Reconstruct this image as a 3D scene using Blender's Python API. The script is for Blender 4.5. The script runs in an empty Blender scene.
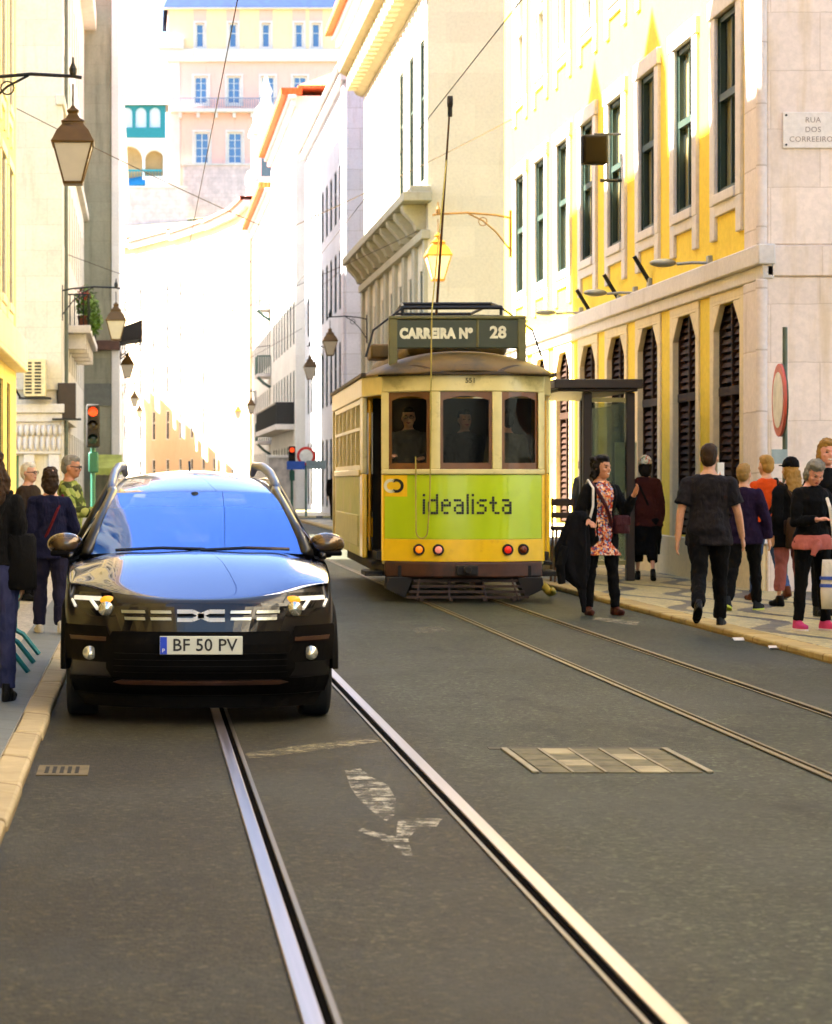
import bpy, bmesh, math, random
from mathutils import Vector, Matrix, Quaternion, Euler
R = math.radians
random.seed(7)
SC = bpy.context.scene
COL = SC.collection
F, VX, VY, CH = 2380.0, 143.0, 480.0, 1.47

def P(x, y, Z):
    "a place on the photograph at depth Z, in metres"
    return Vector(((x - VX) * Z / F, Z, CH - (y - VY) * Z / F))

def lin(r, g, b):
    def c(v):
        v /= 255.0
        return v / 12.92 if v <= 0.04045 else ((v + 0.055) / 1.055) ** 2.4
    return (c(r), c(g), c(b), 1.0)

# ------------------------------------------------------------------ materials
def new_mat(name):
    m = bpy.data.materials.new(name)
    m.use_nodes = True
    nt = m.node_tree
    b = nt.nodes['Principled BSDF']
    return m, nt, b

class NT:
    "small node-tree writer"
    def __init__(s, nt): s.nt = nt; s._pos = None
    def n(s, t, **kw):
        nd = s.nt.nodes.new(t)
        for k, v in kw.items(): setattr(nd, k, v)
        return nd
    def l(s, a, b): s.nt.links.new(a, b)
    def pos(s):
        if s._pos is None: s._pos = s.n('ShaderNodeNewGeometry').outputs['Position']
        return s._pos
    def obj(s): return s.n('ShaderNodeTexCoord').outputs['Object']
    def m(s, op, a, b=None, c=None, clamp=False):
        nd = s.n('ShaderNodeMath', operation=op); nd.use_clamp = clamp
        for i, v in enumerate((a, b, c)):
            if v is None: continue
            if hasattr(v, 'links') or hasattr(v, 'is_linked'): s.l(v, nd.inputs[i])
            else: nd.inputs[i].default_value = v
        return nd.outputs[0]
    def noise(s, vec, scale, detail=4, rough=.55, dist=0):
        nd = s.n('ShaderNodeTexNoise'); nd.inputs['Scale'].default_value = scale
        nd.inputs['Detail'].default_value = detail; nd.inputs['Roughness'].default_value = rough
        nd.inputs['Distortion'].default_value = dist
        s.l(vec, nd.inputs['Vector']); return nd.outputs['Fac']
    def ramp(s, f, stops):
        nd = s.n('ShaderNodeValToRGB'); e = nd.color_ramp.elements
        while len(e) < len(stops): e.new(.5)
        for i, (p, c) in enumerate(stops):
            e[i].position = p; e[i].color = c if len(c) == 4 else (*c, 1)
        s.l(f, nd.inputs[0]); return nd.outputs[0]
    def mix(s, f, a, b, mode='MIX'):
        nd = s.n('ShaderNodeMix', data_type='RGBA', blend_type=mode)
        for i, v in ((0, f), (6, a), (7, b)):
            if hasattr(v, 'is_linked'): s.l(v, nd.inputs[i])
            elif i == 0: nd.inputs[0].default_value = v
            else: nd.inputs[i].default_value = v
        return nd.outputs[2]
    def bump(s, h, bsdf, strength=.3, dist=.01):
        nd = s.n('ShaderNodeBump'); nd.inputs['Strength'].default_value = strength
        nd.inputs['Distance'].default_value = dist
        s.l(h, nd.inputs['Height']); s.l(nd.outputs[0], bsdf.inputs['Normal'])
    def xyz(s, v):
        nd = s.n('ShaderNodeSeparateXYZ'); s.l(v, nd.inputs[0]); return nd.outputs
    def comb(s, x, y, z=0.0):
        nd = s.n('ShaderNodeCombineXYZ')
        for i, v in enumerate((x, y, z)):
            if hasattr(v, 'is_linked'): s.l(v, nd.inputs[i])
            else: nd.inputs[i].default_value = v
        return nd.outputs[0]

def scl(c, k): return (min(c[0]*k, 1), min(c[1]*k, 1), min(c[2]*k, 1), 1)

def mat(name, c, rough=.7, metal=0.0, var=.18, scale=6.0, bump=.15, bscale=60, coat=0, spec=.5, emit=None, local=True, stain=None):
    "plain material with two scales of variation and a fine bump"
    m, nt, b = new_mat(name); T = NT(nt)
    v = T.obj() if local else T.pos()
    n1 = T.noise(v, scale, 5)
    c1 = T.ramp(n1, [(.3, scl(c, 1 - var)), (.7, scl(c, 1 + var))])
    if stain:
        n3 = T.noise(v, stain[0], 6, .7)
        f = T.ramp(n3, [(stain[2], (0, 0, 0)), (stain[2] + .15, (1, 1, 1))])
        c1 = T.mix(f, c1, stain[1])
    T.l(c1, b.inputs['Base Color'])
    b.inputs['Roughness'].default_value = rough
    b.inputs['Metallic'].default_value = metal
    b.inputs['Coat Weight'].default_value = coat
    b.inputs['Coat Roughness'].default_value = .04
    b.inputs['Specular IOR Level'].default_value = spec
    if bump: T.bump(T.noise(v, bscale, 4), b, bump, .004)
    if emit:
        b.inputs['Emission Color'].default_value = emit[0]; b.inputs['Emission Strength'].default_value = emit[1]
    return m

def stone(name, c, bw=.9, bh=.62, joint=.35, var=.12, rough=.75, mort=.012, stain=(0.8, None, .58), blocks=True, offs=.5):
    "stone or render; optional block joints laid over (x+y, z) in metres"
    m, nt, b = new_mat(name); T = NT(nt)
    p = T.pos(); x, y, z = T.xyz(p)
    n1 = T.noise(p, 1.1, 6, .6); n2 = T.noise(p, 14, 5, .6)
    col = T.ramp(n1, [(.28, scl(c, 1 - var)), (.72, scl(c, 1 + var))])
    col = T.mix(.35, col, T.ramp(n2, [(.35, scl(c, .78)), (.65, scl(c, 1.12))]))
    # streaks under ledges: long vertical noise
    st = T.noise(T.comb(T.m('MULTIPLY', T.m('ADD', x, y), 3.0), T.m('MULTIPLY', z, .35)), 1.0, 5, .6)
    sc_ = stain[1] or scl((c[0], c[1]*.93, c[2]*.82, 1), .72)
    col = T.mix(T.m('MULTIPLY', T.ramp(st, [(stain[2], (0, 0, 0)), (stain[2] + .16, (1, 1, 1))]), .6), col, sc_)
    h = n2
    if blocks:
        br = T.n('ShaderNodeTexBrick'); br.offset = offs
        br.inputs['Scale'].default_value = 1; br.inputs['Brick Width'].default_value = bw
        br.inputs['Row Height'].default_value = bh; br.inputs['Mortar Size'].default_value = mort
        br.inputs['Mortar Smooth'].default_value = .3
        br.inputs['Color1'].default_value = (1, 1, 1, 1); br.inputs['Color2'].default_value = (.84, .84, .84, 1)
        br.inputs['Mortar'].default_value = (1, 1, 1, 1)
        wob = T.m('MULTIPLY', T.m('SUBTRACT', T.noise(p, 3, 2), .5), .03)
        T.l(T.comb(T.m('ADD', x, y), T.m('ADD', z, wob)), br.inputs['Vector'])
        col = T.mix(.55, col, br.outputs['Color'], 'MULTIPLY')
        col = T.mix(T.m('MULTIPLY', br.outputs['Fac'], joint), col, scl((c[0], c[1]*.85, c[2]*.65, 1), .45))
        h = T.m('SUBTRACT', T.m('MULTIPLY', n2, .4), br.outputs['Fac'])
    T.l(col, b.inputs['Base Color'])
    b.inputs['Roughness'].default_value = rough
    b.inputs['Specular IOR Level'].default_value = .25
    T.bump(h, b, .35, .012)
    return m

def glassy(name, c=(.02, .025, .03, 1), rough=.04, ior=1.5, alpha=None, wav=.03):
    m, nt, b = new_mat(name); T = NT(nt)
    v = T.obj()
    b.inputs['Base Color'].default_value = c
    b.inputs['Roughness'].default_value = rough
    b.inputs['IOR'].default_value = ior
    T.bump(T.noise(v, 1.3, 2), b, wav, .02)
    if alpha is not None:
        tr = T.n('ShaderNodeBsdfTransparent'); tr.inputs[0].default_value = alpha[1]
        gl = T.n('ShaderNodeBsdfGlossy'); gl.inputs['Roughness'].default_value = rough
        fr = T.n('ShaderNodeFresnel'); fr.inputs[0].default_value = ior
        mx0 = T.n('ShaderNodeMixShader'); mx0.inputs[0].default_value = alpha[0]
        T.l(tr.outputs[0], mx0.inputs[1]); T.l(b.outputs[0], mx0.inputs[2])
        T.l(mx0.outputs[0], nt.nodes['Material Output'].inputs[0])
    return m

# ------------------------------------------------------------------ mesh collector
class MB:
    def __init__(s): s.v = []; s.f = []; s.uvless = True
    def add(s, vs, fs):
        o = len(s.v); s.v += [Vector(a) for a in vs]; s.f += [tuple(i + o for i in q) for q in fs]; return s
    def box(s, a, b, M=None):
        x0, y0, z0 = (min(a[i], b[i]) for i in range(3)); x1, y1, z1 = (max(a[i], b[i]) for i in range(3))
        vs = [Vector(t) for t in ((x0,y0,z0),(x1,y0,z0),(x1,y1,z0),(x0,y1,z0),(x0,y0,z1),(x1,y0,z1),(x1,y1,z1),(x0,y1,z1))]
        if M: vs = [M @ q for q in vs]
        return s.add(vs, [(0,3,2,1),(4,5,6,7),(0,1,5,4),(1,2,6,5),(2,3,7,6),(3,0,4,7)])
    def cbox(s, c, d, M=None):
        return s.box([c[i]-d[i]/2 for i in range(3)], [c[i]+d[i]/2 for i in range(3)], M)
    def quad(s, a, b, c, d): return s.add([a, b, c, d], [(0,1,2,3)])
    def tube(s, pts, rad, n=8, caps=True, flat=None):
        "tube through points; rad a number or list; flat = (axis vector, scale)"
        pts = [Vector(p) for p in pts]; k = len(pts)
        if not isinstance(rad, (list, tuple)): rad = [rad]*k
        o = len(s.v); up = None
        for i, p in enumerate(pts):
            t = (pts[min(i+1, k-1)] - pts[max(i-1, 0)])
            t = t.normalized() if t.length > 1e-9 else Vector((0,0,1))
            if up is None:
                up = Vector((0,0,1)) if abs(t.z) < .9 else Vector((0,1,0))
            a = t.cross(up)
            if a.length < 1e-6: a = t.cross(Vector((1,0,0)))
            a.normalize(); b = a.cross(t).normalized(); up = b
            for j in range(n):
                th = 2*math.pi*j/n
                q = (a*math.cos(th) + b*math.sin(th))*rad[i]
                if flat: q = q - flat[0]*(q.dot(flat[0])*(1-flat[1]))
                s.v.append(p + q)
        for i in range(k-1):
            for j in range(n):
                s.f.append((o+i*n+j, o+i*n+(j+1)%n, o+(i+1)*n+(j+1)%n, o+(i+1)*n+j))
        if caps:
            s.f.append(tuple(o+j for j in reversed(range(n)))); s.f.append(tuple(o+(k-1)*n+j for j in range(n)))
        return s
    def cyl(s, a, b, r0, r1=None, n=16): return s.tube([a, b], [r0, r0 if r1 is None else r1], n)
    def lathe(s, prof, c=(0,0,0), n=16, sx=1, sy=1, M=None, rot=0):
        "profile of (radius, z) around a vertical axis through c"
        o = len(s.v); c = Vector(c)
        for r, z in prof:
            for j in range(n):
                th = 2*math.pi*(j+rot)/n
                q = Vector((r*sx*math.cos(th), r*sy*math.sin(th), z))
                s.v.append((M @ q if M else q) + c)
        k = len(prof)
        for i in range(k-1):
            for j in range(n):
                s.f.append((o+i*n+j, o+i*n+(j+1)%n, o+(i+1)*n+(j+1)%n, o+(i+1)*n+j))
        s.f.append(tuple(o+j for j in reversed(range(n)))); s.f.append(tuple(o+(k-1)*n+j for j in range(n)))
        return s
    def ell(s, c, r, M=None, nu=14, nv=10):
        prof = [(math.sin(math.pi*(i+.02)/(nv+.04)), -math.cos(math.pi*(i+.02)/(nv+.04))) for i in range(nv+1)]
        o = len(s.v); c = Vector(c)
        for a, z in prof:
            for j in range(nu):
                th = 2*math.pi*j/nu
                q = Vector((a*math.cos(th)*r[0], a*math.sin(th)*r[1], z*r[2]))
                s.v.append((M @ q if M else q) + c)
        for i in range(nv):
            for j in range(nu):
                s.f.append((o+i*nu+j, o+i*nu+(j+1)%nu, o+(i+1)*nu+(j+1)%nu, o+(i+1)*nu+j))
        s.f.append(tuple(o+j for j in reversed(range(nu)))); s.f.append(tuple(o+nv*nu+j for j in range(nu)))
        return s
    def rings(s, rs, M=None, n=18):
        "stack of ellipses (x,y,z,rx,ry)"
        o = len(s.v)
        for (x, y, z, rx, ry) in rs:
            for j in range(n):
                th = 2*math.pi*j/n
                q = Vector((x+rx*math.cos(th), y+ry*math.sin(th), z)); s.v.append(M @ q if M else q)
        k = len(rs)
        for i in range(k-1):
            for j in range(n):
                s.f.append((o+i*n+j, o+i*n+(j+1)%n, o+(i+1)*n+(j+1)%n, o+(i+1)*n+j))
        s.f.append(tuple(o+j for j in reversed(range(n)))); s.f.append(tuple(o+(k-1)*n+j for j in range(n)))
        return s
    def prism(s, poly, d, M=None):
        "polygon in (x,z) pushed d along +y"
        k = len(poly); vs = [Vector((x, 0, z)) for x, z in poly] + [Vector((x, d, z)) for x, z in poly]
        if M: vs = [M @ q for q in vs]
        return s.add(vs, [tuple(range(k)), tuple(reversed(range(k, 2*k)))] + [(i, i+k, (i+1)%k+k, (i+1)%k) for i in range(k)])
    def grid(s, G, close=False):
        "rows of points"
        o = len(s.v); a, b = len(G), len(G[0])
        for r in G: s.v += [Vector(q) for q in r]
        for i in range(a-1):
            for j in range(b-1 if not close else b):
                s.f.append((o+i*b+j, o+i*b+(j+1)%b, o+(i+1)*b+(j+1)%b, o+(i+1)*b+j))
        return s
    def build(s, name, m, parent=None, smooth=False, bevel=0, bseg=2, sub=0, solid=0, weld=0, local=False, angle=38, flip=False, mods=None):
        me = bpy.data.meshes.new(name)
        off = Vector((0,0,0))
        if parent is not None and not local:
            q = parent
            while q is not None: off += q.location; q = q.parent
        me.from_pydata([tuple(v - off) for v in s.v], [], s.f)
        bm = bmesh.new(); bm.from_mesh(me)
        if weld: bmesh.ops.remove_doubles(bm, verts=bm.verts, dist=weld)
        bmesh.ops.recalc_face_normals(bm, faces=bm.faces)
        if flip: bmesh.ops.reverse_faces(bm, faces=bm.faces)
        bm.to_mesh(me); bm.free()
        ms = m if isinstance(m, (list, tuple)) else [m]
        for a in ms: me.materials.append(a)
        o = bpy.data.objects.new(name, me); COL.objects.link(o)
        if parent is not None: o.parent = parent
        if solid:
            md = o.modifiers.new('s', 'SOLIDIFY'); md.thickness = solid; md.offset = -1
        if bevel:
            md = o.modifiers.new('b', 'BEVEL'); md.width = bevel; md.segments = bseg; md.limit_method = 'ANGLE'; md.angle_limit = R(angle)
        if sub:
            md = o.modifiers.new('u', 'SUBSURF'); md.levels = sub; md.render_levels = sub
        if smooth or bevel or sub:
            try: me.shade_smooth()
            except Exception: pass
            if not smooth and not sub:
                me.set_sharp_from_angle(angle=R(40))
        return o

def tag(o, label=None, cat=None, group=None, kind=None):
    if label: o['label'] = label
    if cat: o['category'] = cat
    if group: o['group'] = group
    if kind: o['kind'] = kind
    return o

def thing(name, label, cat, loc=(0,0,0), group=None, rz=0):
    o = bpy.data.objects.new(name, None); COL.objects.link(o)
    o.location = loc; o.rotation_euler = (0, 0, rz); o.empty_display_size = .2
    return tag(o, label, cat, group)

def dup(root, loc, label, rz=None):
    kids = list(root.children)
    r = root.copy(); COL.objects.link(r); r.location = loc; r['label'] = label
    if rz is not None: r.rotation_euler = (0, 0, rz)
    for c in kids:
        gk = list(c.children)
        d = c.copy(); COL.objects.link(d); d.parent = r
        for g in gk:
            e = g.copy(); COL.objects.link(e); e.parent = d
    return r

def text(name, s, size, m, parent, loc, rot=(R(90),0,0), ext=.004, align='CENTER', off=0.0, sx=1.0, space=1.0):
    cu = bpy.data.curves.new(name, 'FONT'); cu.body = s; cu.size = size; cu.extrude = ext
    cu.align_x = align; cu.align_y = 'CENTER'; cu.offset = off; cu.space_character = space; cu.space_line = 1.15
    cu.resolution_u = 3
    t = bpy.data.objects.new(name + '_curve', cu); COL.objects.link(t)
    dg = bpy.context.evaluated_depsgraph_get()
    me = bpy.data.meshes.new_from_object(t.evaluated_get(dg))
    bpy.data.objects.remove(t); bpy.data.curves.remove(cu)
    me.materials.clear(); me.materials.append(m); me.name = name
    o = bpy.data.objects.new(name, me); COL.objects.link(o); o.parent = parent
    o.location = loc; o.rotation_euler = rot; o.scale = (sx, 1, 1)
    return o

# ------------------------------------------------------------------ camera
cam = bpy.data.cameras.new('camera'); camo = bpy.data.objects.new('camera', cam); COL.objects.link(camo)
camo.location = (0, 0, CH); camo.rotation_euler = (R(90), 0, 0)
cam.sensor_width = 36; cam.sensor_fit = 'AUTO'; cam.lens = F*36/1024
cam.shift_x = (416 - VX)/1024; cam.shift_y = (VY - 512)/1024
cam.clip_start = .1; cam.clip_end = 4000
cam.dof.use_dof = True; cam.dof.focus_distance = 18.0; cam.dof.aperture_fstop = 5.6
SC.camera = camo

# ------------------------------------------------------------------ light
EL, AZ = R(48), R(8)
to_sun = Vector((-math.cos(EL)*math.cos(AZ), math.cos(EL)*math.sin(AZ), math.sin(EL)))
sl = bpy.data.lights.new('sun', 'SUN'); sl.energy = 5.0; sl.angle = R(.53); sl.color = (1, .94, .85)
so = bpy.data.objects.new('sun', sl); COL.objects.link(so)
so.rotation_euler = (-to_sun).to_track_quat('-Z', 'Y').to_euler(); so.location = to_sun*100
w = bpy.data.worlds.new('World'); SC.world = w; w.use_nodes = True
wn = w.node_tree
sky = wn.nodes.new('ShaderNodeTexSky'); sky.sky_type = 'NISHITA'; sky.sun_disc = False
sky.sun_elevation = EL; sky.sun_rotation = R(-90) + AZ
sky.air_density = 1.0; sky.dust_density = 1.0; sky.ozone_density = 1.2
wn.links.new(sky.outputs[0], wn.nodes['Background'].inputs[0])
wn.nodes['Background'].inputs[1].default_value = .05
vs = SC.view_settings
vs.view_transform = 'Standard'; vs.look = 'None'; vs.gamma = 1; vs.use_curve_mapping = False
vs.exposure = 3.75
cy = SC.cycles
cy.use_denoising = True; cy.max_bounces = 8; cy.diffuse_bounces = 4; cy.glossy_bounces = 4
cy.transparent_max_bounces = 12; cy.transmission_bounces = 4; cy.caustics_reflective = False; cy.caustics_refractive = False
cy.use_adaptive_sampling = True; cy.adaptive_threshold = .02; cy.sample_clamp_indirect = 8
# ================================================================== the setting: ground, road, pavements
def asphalt_mat():
    m, nt, b = new_mat('asphalt'); T = NT(nt)
    p = T.pos(); x, y, z = T.xyz(p)
    big = T.noise(p, .35, 5, .6); mid = T.noise(p, 2.2, 6, .65); fine = T.noise(p, 130, 3, .7)
    vor = T.n('ShaderNodeTexVoronoi'); vor.inputs['Scale'].default_value = 95; T.l(p, vor.inputs['Vector'])
    brown, grey = (.029, .0235, .0085, 1), (.038, .042, .024, 1)
    # the strips the traffic uses: brown left lane and track bed, greyer aggregate right of the track
    wob = T.m('MULTIPLY', T.m('SUBTRACT', T.noise(p, 1.0, 4), .5), .25)
    xs = T.m('ADD', x, wob)
    f = T.ramp(T.m('DIVIDE', T.m('SUBTRACT', xs, 1.2), 1.2), [(.12, (0,0,0)), (.5, (1,1,1))])
    col = T.mix(f, brown, grey)
    col = T.mix(T.m('MULTIPLY', T.ramp(mid, [(.35, (0,0,0)), (.7, (1,1,1))]), .55), col, T.mix(f, (.015, .0115, .004, 1), (.025, .025, .014, 1)))
    col = T.mix(T.m('MULTIPLY', T.ramp(big, [(.46, (0,0,0)), (.56, (1,1,1))]), .6), col, T.mix(f, (.040, .037, .021, 1), (.056, .060, .040, 1)))
    agg = T.ramp(vor.outputs['Distance'], [(.0, (1.6,1.6,1.6)), (.4, (.95,.95,.95)), (.8, (.5,.5,.5))])
    col = T.mix(.6, col, agg, 'MULTIPLY')
    vc = T.n('ShaderNodeTexVoronoi'); vc.inputs['Scale'].default_value = 52; T.l(p, vc.inputs['Vector'])
    vs_ = T.n('ShaderNodeSeparateColor'); T.l(vc.outputs['Color'], vs_.inputs[0])
    col = T.mix(.8, col, T.ramp(vs_.outputs[0], [(.0, (.45,.42,.36)), (.5, (.95,.95,.95)), (.86, (1.2,1.25,1.2)), (.97, (2.6,2.7,2.6))]), 'MULTIPLY')
    col = T.mix(.6, col, T.ramp(T.noise(p, 17, 5, .7), [(.33, (.5,.46,.38)), (.66, (1.5,1.5,1.45))]), 'MULTIPLY')
    spk = T.ramp(T.noise(p, 42, 2, .5), [(.70, (0,0,0)), (.76, (1,1,1))])
    col = T.mix(T.m('MULTIPLY', spk, .6), col, lin(132, 134, 128))
    # longitudinal wheel streaks and scuffs
    stv = T.comb(T.m('MULTIPLY', x, 5.0), T.m('MULTIPLY', y, .25))
    stk = T.ramp(T.noise(stv, 1.2, 5, .6), [(.5, (0,0,0)), (.75, (1,1,1))])
    col = T.mix(T.m('MULTIPLY', stk, .35), col, (.02, .015, .008, 1))
    sc = T.n('ShaderNodeTexVoronoi'); sc.inputs['Scale'].default_value = 2.1; sc.feature = 'DISTANCE_TO_EDGE'
    T.l(T.comb(T.m('ADD', x, T.m('MULTIPLY', T.noise(p, 4, 3), .3)), T.m('MULTIPLY', y, .4)), sc.inputs['Vector'])
    crk = T.ramp(sc.outputs['Distance'], [(.0, (1,1,1)), (.012, (0,0,0))])
    col = T.mix(T.m('MULTIPLY', T.m('MULTIPLY', crk, T.ramp(T.noise(p, .5, 2), [(.5, (0,0,0)), (.6, (1,1,1))])), .6), col, (.010, .008, .005, 1))
    oil = T.ramp(T.noise(T.comb(T.m('MULTIPLY', x, 2.2), T.m('MULTIPLY', y, .9)), 1.0, 6, .65), [(.56, (0,0,0)), (.68, (1,1,1))])
    col = T.mix(T.m('MULTIPLY', oil, .7), col, (.010, .008, .004, 1))
    blu = T.ramp(T.noise(T.comb(T.m('ADD', x, 17.0), T.m('MULTIPLY', y, .5)), .8, 6, .65), [(.5, (0,0,0)), (.64, (1,1,1))])
    col = T.mix(T.m('MULTIPLY', blu, .4), col, (.042, .046, .040, 1))
    T.l(col, b.inputs['Base Color'])
    b.inputs['Roughness'].default_value = .7
    b.inputs['Specular IOR Level'].default_value = .25
    T.bump(T.m('ADD', T.m('MULTIPLY', vor.outputs['Distance'], -1.0), T.m('MULTIPLY', fine, .6)), b, .55, .006)
    return m
MA = asphalt_mat()
g = MB()
ys = [-30, 0, 10, 30, 60, 120, 250, 600, 1500]; xs_ = [-700, -60, -10, 0, 5, 10, 60, 700]
g.grid([[(x, y, 0) for x in xs_] for y in ys]).build('road', MA)['kind'] = 'structure'

def calcada(name, base, dark, waves):
    m, nt, b = new_mat(name); T = NT(nt)
    p = T.pos(); x, y, z = T.xyz(p)
    br = T.n('ShaderNodeTexVoronoi'); br.inputs['Scale'].default_value = 15; br.inputs['Randomness'].default_value = .5
    T.l(p, br.inputs['Vector'])
    ed = T.n('ShaderNodeTexVoronoi'); ed.feature = 'DISTANCE_TO_EDGE'; ed.inputs['Scale'].default_value = 15; ed.inputs['Randomness'].default_value = .5
    T.l(p, ed.inputs['Vector'])
    cellv = T.n('ShaderNodeSeparateColor'); T.l(br.outputs['Color'], cellv.inputs[0])
    c = T.mix(cellv.outputs[0], scl(base, .72), scl(base, 1.12))
    d = T.mix(cellv.outputs[1], scl(dark, .7), scl(dark, 1.3))
    # wavy bands across the pavement
    ph = T.m('ADD', T.m('MULTIPLY', x, waves[0]), T.m('MULTIPLY', T.m('SINE', T.m('ADD', T.m('MULTIPLY', y, waves[1]), T.m('MULTIPLY', x, 1.3))), waves[2]))
    ph = T.m('ADD', ph, T.m('MULTIPLY', cellv.outputs[2], .35))
    f = T.ramp(T.m('SINE', ph), [(waves[3], (0,0,0)), (waves[3] + .06, (1,1,1))])
    col = T.mix(f, c, d)
    col = T.mix(T.m('MULTIPLY', T.ramp(T.noise(p, 1.4, 6, .65), [(.4, (0,0,0)), (.75, (1,1,1))]), .5), col, lin(150, 138, 110))
    jo = T.ramp(ed.outputs['Distance'], [(.0, (1,1,1)), (.09, (0,0,0))])
    col = T.mix(T.m('MULTIPLY', jo, .6), col, lin(105, 96, 76))
    T.l(col, b.inputs['Base Color']); b.inputs['Roughness'].default_value = .5
    T.bump(T.m('ADD', ed.outputs['Distance'], T.m('MULTIPLY', T.noise(p, 30, 3), .2)), b, .5, .012)
    return m
MC = calcada('mosaic_paving', lin(192, 174, 112), lin(52, 50, 47), (9.5, 1.7, 2.3, .62))
MCL = calcada('mosaic_paving_plain', lin(182, 172, 150), lin(105, 112, 122), (.0, .1, .1, .99))
MK = stone('kerb_limestone', lin(184, 158, 98), bw=1.1, bh=3, joint=.8, mort=.02, var=.28, stain=(.8, lin(140, 104, 46), .5))

def slab(name, x0, x1, y0, y1, h, m):
    o = MB().box((x0, y0, -.2), (x1, y1, h)).build(name, m); o['kind'] = 'structure'; return o
MKL = stone('kerb_beige', lin(182, 164, 126), bw=1.1, bh=3, joint=.8, mort=.02, var=.25, stain=(.8, lin(140, 116, 62), .54))
def kerb(x0, x1, y0, y1, h, m=None):
    b = MB(); y = y0
    while y < y1 - .05:
        L = min(1.15 + random.uniform(-.12, .12), y1 - y); j = random.uniform(-.006, .006)
        b.box((x0 + j, y + .006, -.2), (x1 + j, y + L - .006, h + random.uniform(-.004, .004))); y += L
    o = b.build('kerb', m or MK, bevel=.018); o['kind'] = 'structure'; return o
KR, WR, WL, KL = 5.50, 7.9, -2.4, -.57
# right pavement, block by block; left pavement
for (a, b_) in ((12, 52), (66, 85), (93, 180)):
    slab('pavement', KR + .26, WR + (6 if a < 15 else .1), a, b_, .06, MC)
    kerb(KR, KR + .26, a, b_, .064)
# corner pavement in front of the yellow house's end wall
for (a, b_) in ((3, 45), (67, 107), (114, 200)):
    slab('pavement', WL - .1, KL - .16, a, b_, .05, MCL)
    kerb(KL - .16, KL, a, b_, .055, MKL)
# grey flagstone strip along the left kerb
o = MB().box((KL - .50, 3, 0), (KL - .165, 45, .054)).build('paving_strip', stone('grey_flags', lin(116, 120, 118), bw=.5, bh=9, joint=.4)); o['kind'] = 'structure'

# ---- rails: polished head, dark groove, guard lip
def railmat(name, c, rough):
    m, nt, b = new_mat(name); T = NT(nt); p = T.pos(); x, y, z = T.xyz(p)
    n = T.noise(T.comb(T.m('MULTIPLY', x, 40), T.m('MULTIPLY', y, .6)), 1, 5, .6)
    T.l(T.ramp(n, [(.35, scl(c, .75)), (.7, scl(c, 1.15))]), b.inputs['Base Color'])
    b.inputs['Metallic'].default_value = .9
    T.l(T.m('ADD', T.m('MULTIPLY', n, .25), rough - .1), b.inputs['Roughness'])
    return m
M_head = railmat('polished_steel', lin(160, 152, 156), .33)
M_dull = railmat('worn_steel', lin(112, 100, 72), .5)
M_lip = railmat('lip_steel', lin(122, 112, 100), .45)
M_groove = mat('groove_shade', (.0012, .0008, .0005, 1), 1.0, spec=.02, bump=0)  # near-black carries the shade of a groove that is not cut in
def rail(xh0, xh1, inner, label, mh, ml, y0=2, y1=230):
    "xh0..xh1 the running head; inner = +1 when the groove lies on the right of it"
    r = thing('tram_rail', label, 'tram rail', (xh0, y0, 0), 'tram rails set in the road')
    MB().box((xh0, y0, .001), (xh1, y1, .012)).build('rail_head', mh, r, bevel=.004)
    if inner > 0: a, b_, c = xh1, xh1 + .028, xh1 + .050
    else: a, b_, c = xh0, xh0 - .034, xh0 - .054
    MB().box((min(a, b_), y0, .0005), (max(a, b_), y1, .0025)).build('groove', M_groove, r)
    MB().box((min(b_, c), y0, .001), (max(b_, c), y1, .0085)).build('guard_lip', ml, r, bevel=.003)
rail(.430, .488, 1, 'bright polished rail emerging from under the dark car, left one of its track', M_head, M_lip)
rail(1.402, 1.466, -1, 'bright polished rail running past the right front wheel of the dark car', M_head, M_lip)
rail(3.35, 3.39, 1, 'dull brownish rail leading under the left side of the yellow tram', M_dull, M_dull)
rail(4.29, 4.33, -1, 'dull brownish rail nearest the right kerb, leading under the yellow tram', M_dull, M_dull)

# ---- worn paint, patches
def worn(name, c, thr, alpha=1.0):
    m, nt, b = new_mat(name); T = NT(nt); p = T.pos(); x, y, z = T.xyz(p)
    b.inputs['Base Color'].default_value = c; b.inputs['Roughness'].default_value = .7
    n = T.noise(p, 9, 6, .7); n2 = T.noise(T.comb(T.m('MULTIPLY', x, 6), T.m('MULTIPLY', y, 60)), 1, 3)
    f = T.ramp(T.m('ADD', T.m('MULTIPLY', n, .6), T.m('MULTIPLY', n2, .4)), [(thr, (0,0,0)), (thr + .1, (alpha,)*3)])
    tr = T.n('ShaderNodeBsdfTransparent'); mx = T.n('ShaderNodeMixShader')
    T.l(f, mx.inputs[0]); T.l(tr.outputs[0], mx.inputs[1]); T.l(b.outputs[0], mx.inputs[2])
    T.l(mx.outputs[0], nt.nodes['Material Output'].inputs[0])
    return m
def G(px, py):
    "ground point under a pixel"
    Z = CH * F / (py - VY); return ((px - VX) * Z / F, Z)
MW = worn('worn_white_paint', lin(176, 170, 152), .47, .85)
def flat(name, pts, m, z=.004):
    o = MB().add([(x, y, z) for x, y in pts], [tuple(range(len(pts)))]).build(name, m); o['kind'] = 'structure'; return o
flat('road_marking', [G(*q) for q in ((345,771),(360,769),(372,778),(388,786),(396,800),(394,816),(386,822),(372,812),(358,799),(350,787))], MW)
flat('road_marking', [G(*q) for q in ((398,821),(420,819),(442,820),(436,828),(416,831),(408,840),(413,857),(404,856),(392,845),(375,838),(358,832),(362,829),(380,834),(396,838))], MW)
flat('road_marking', [G(*q) for q in ((245,754),(300,746),(382,738),(384,742),(310,752),(250,760))], worn('faded_paint', lin(150, 138, 105), .46, .7))
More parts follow.
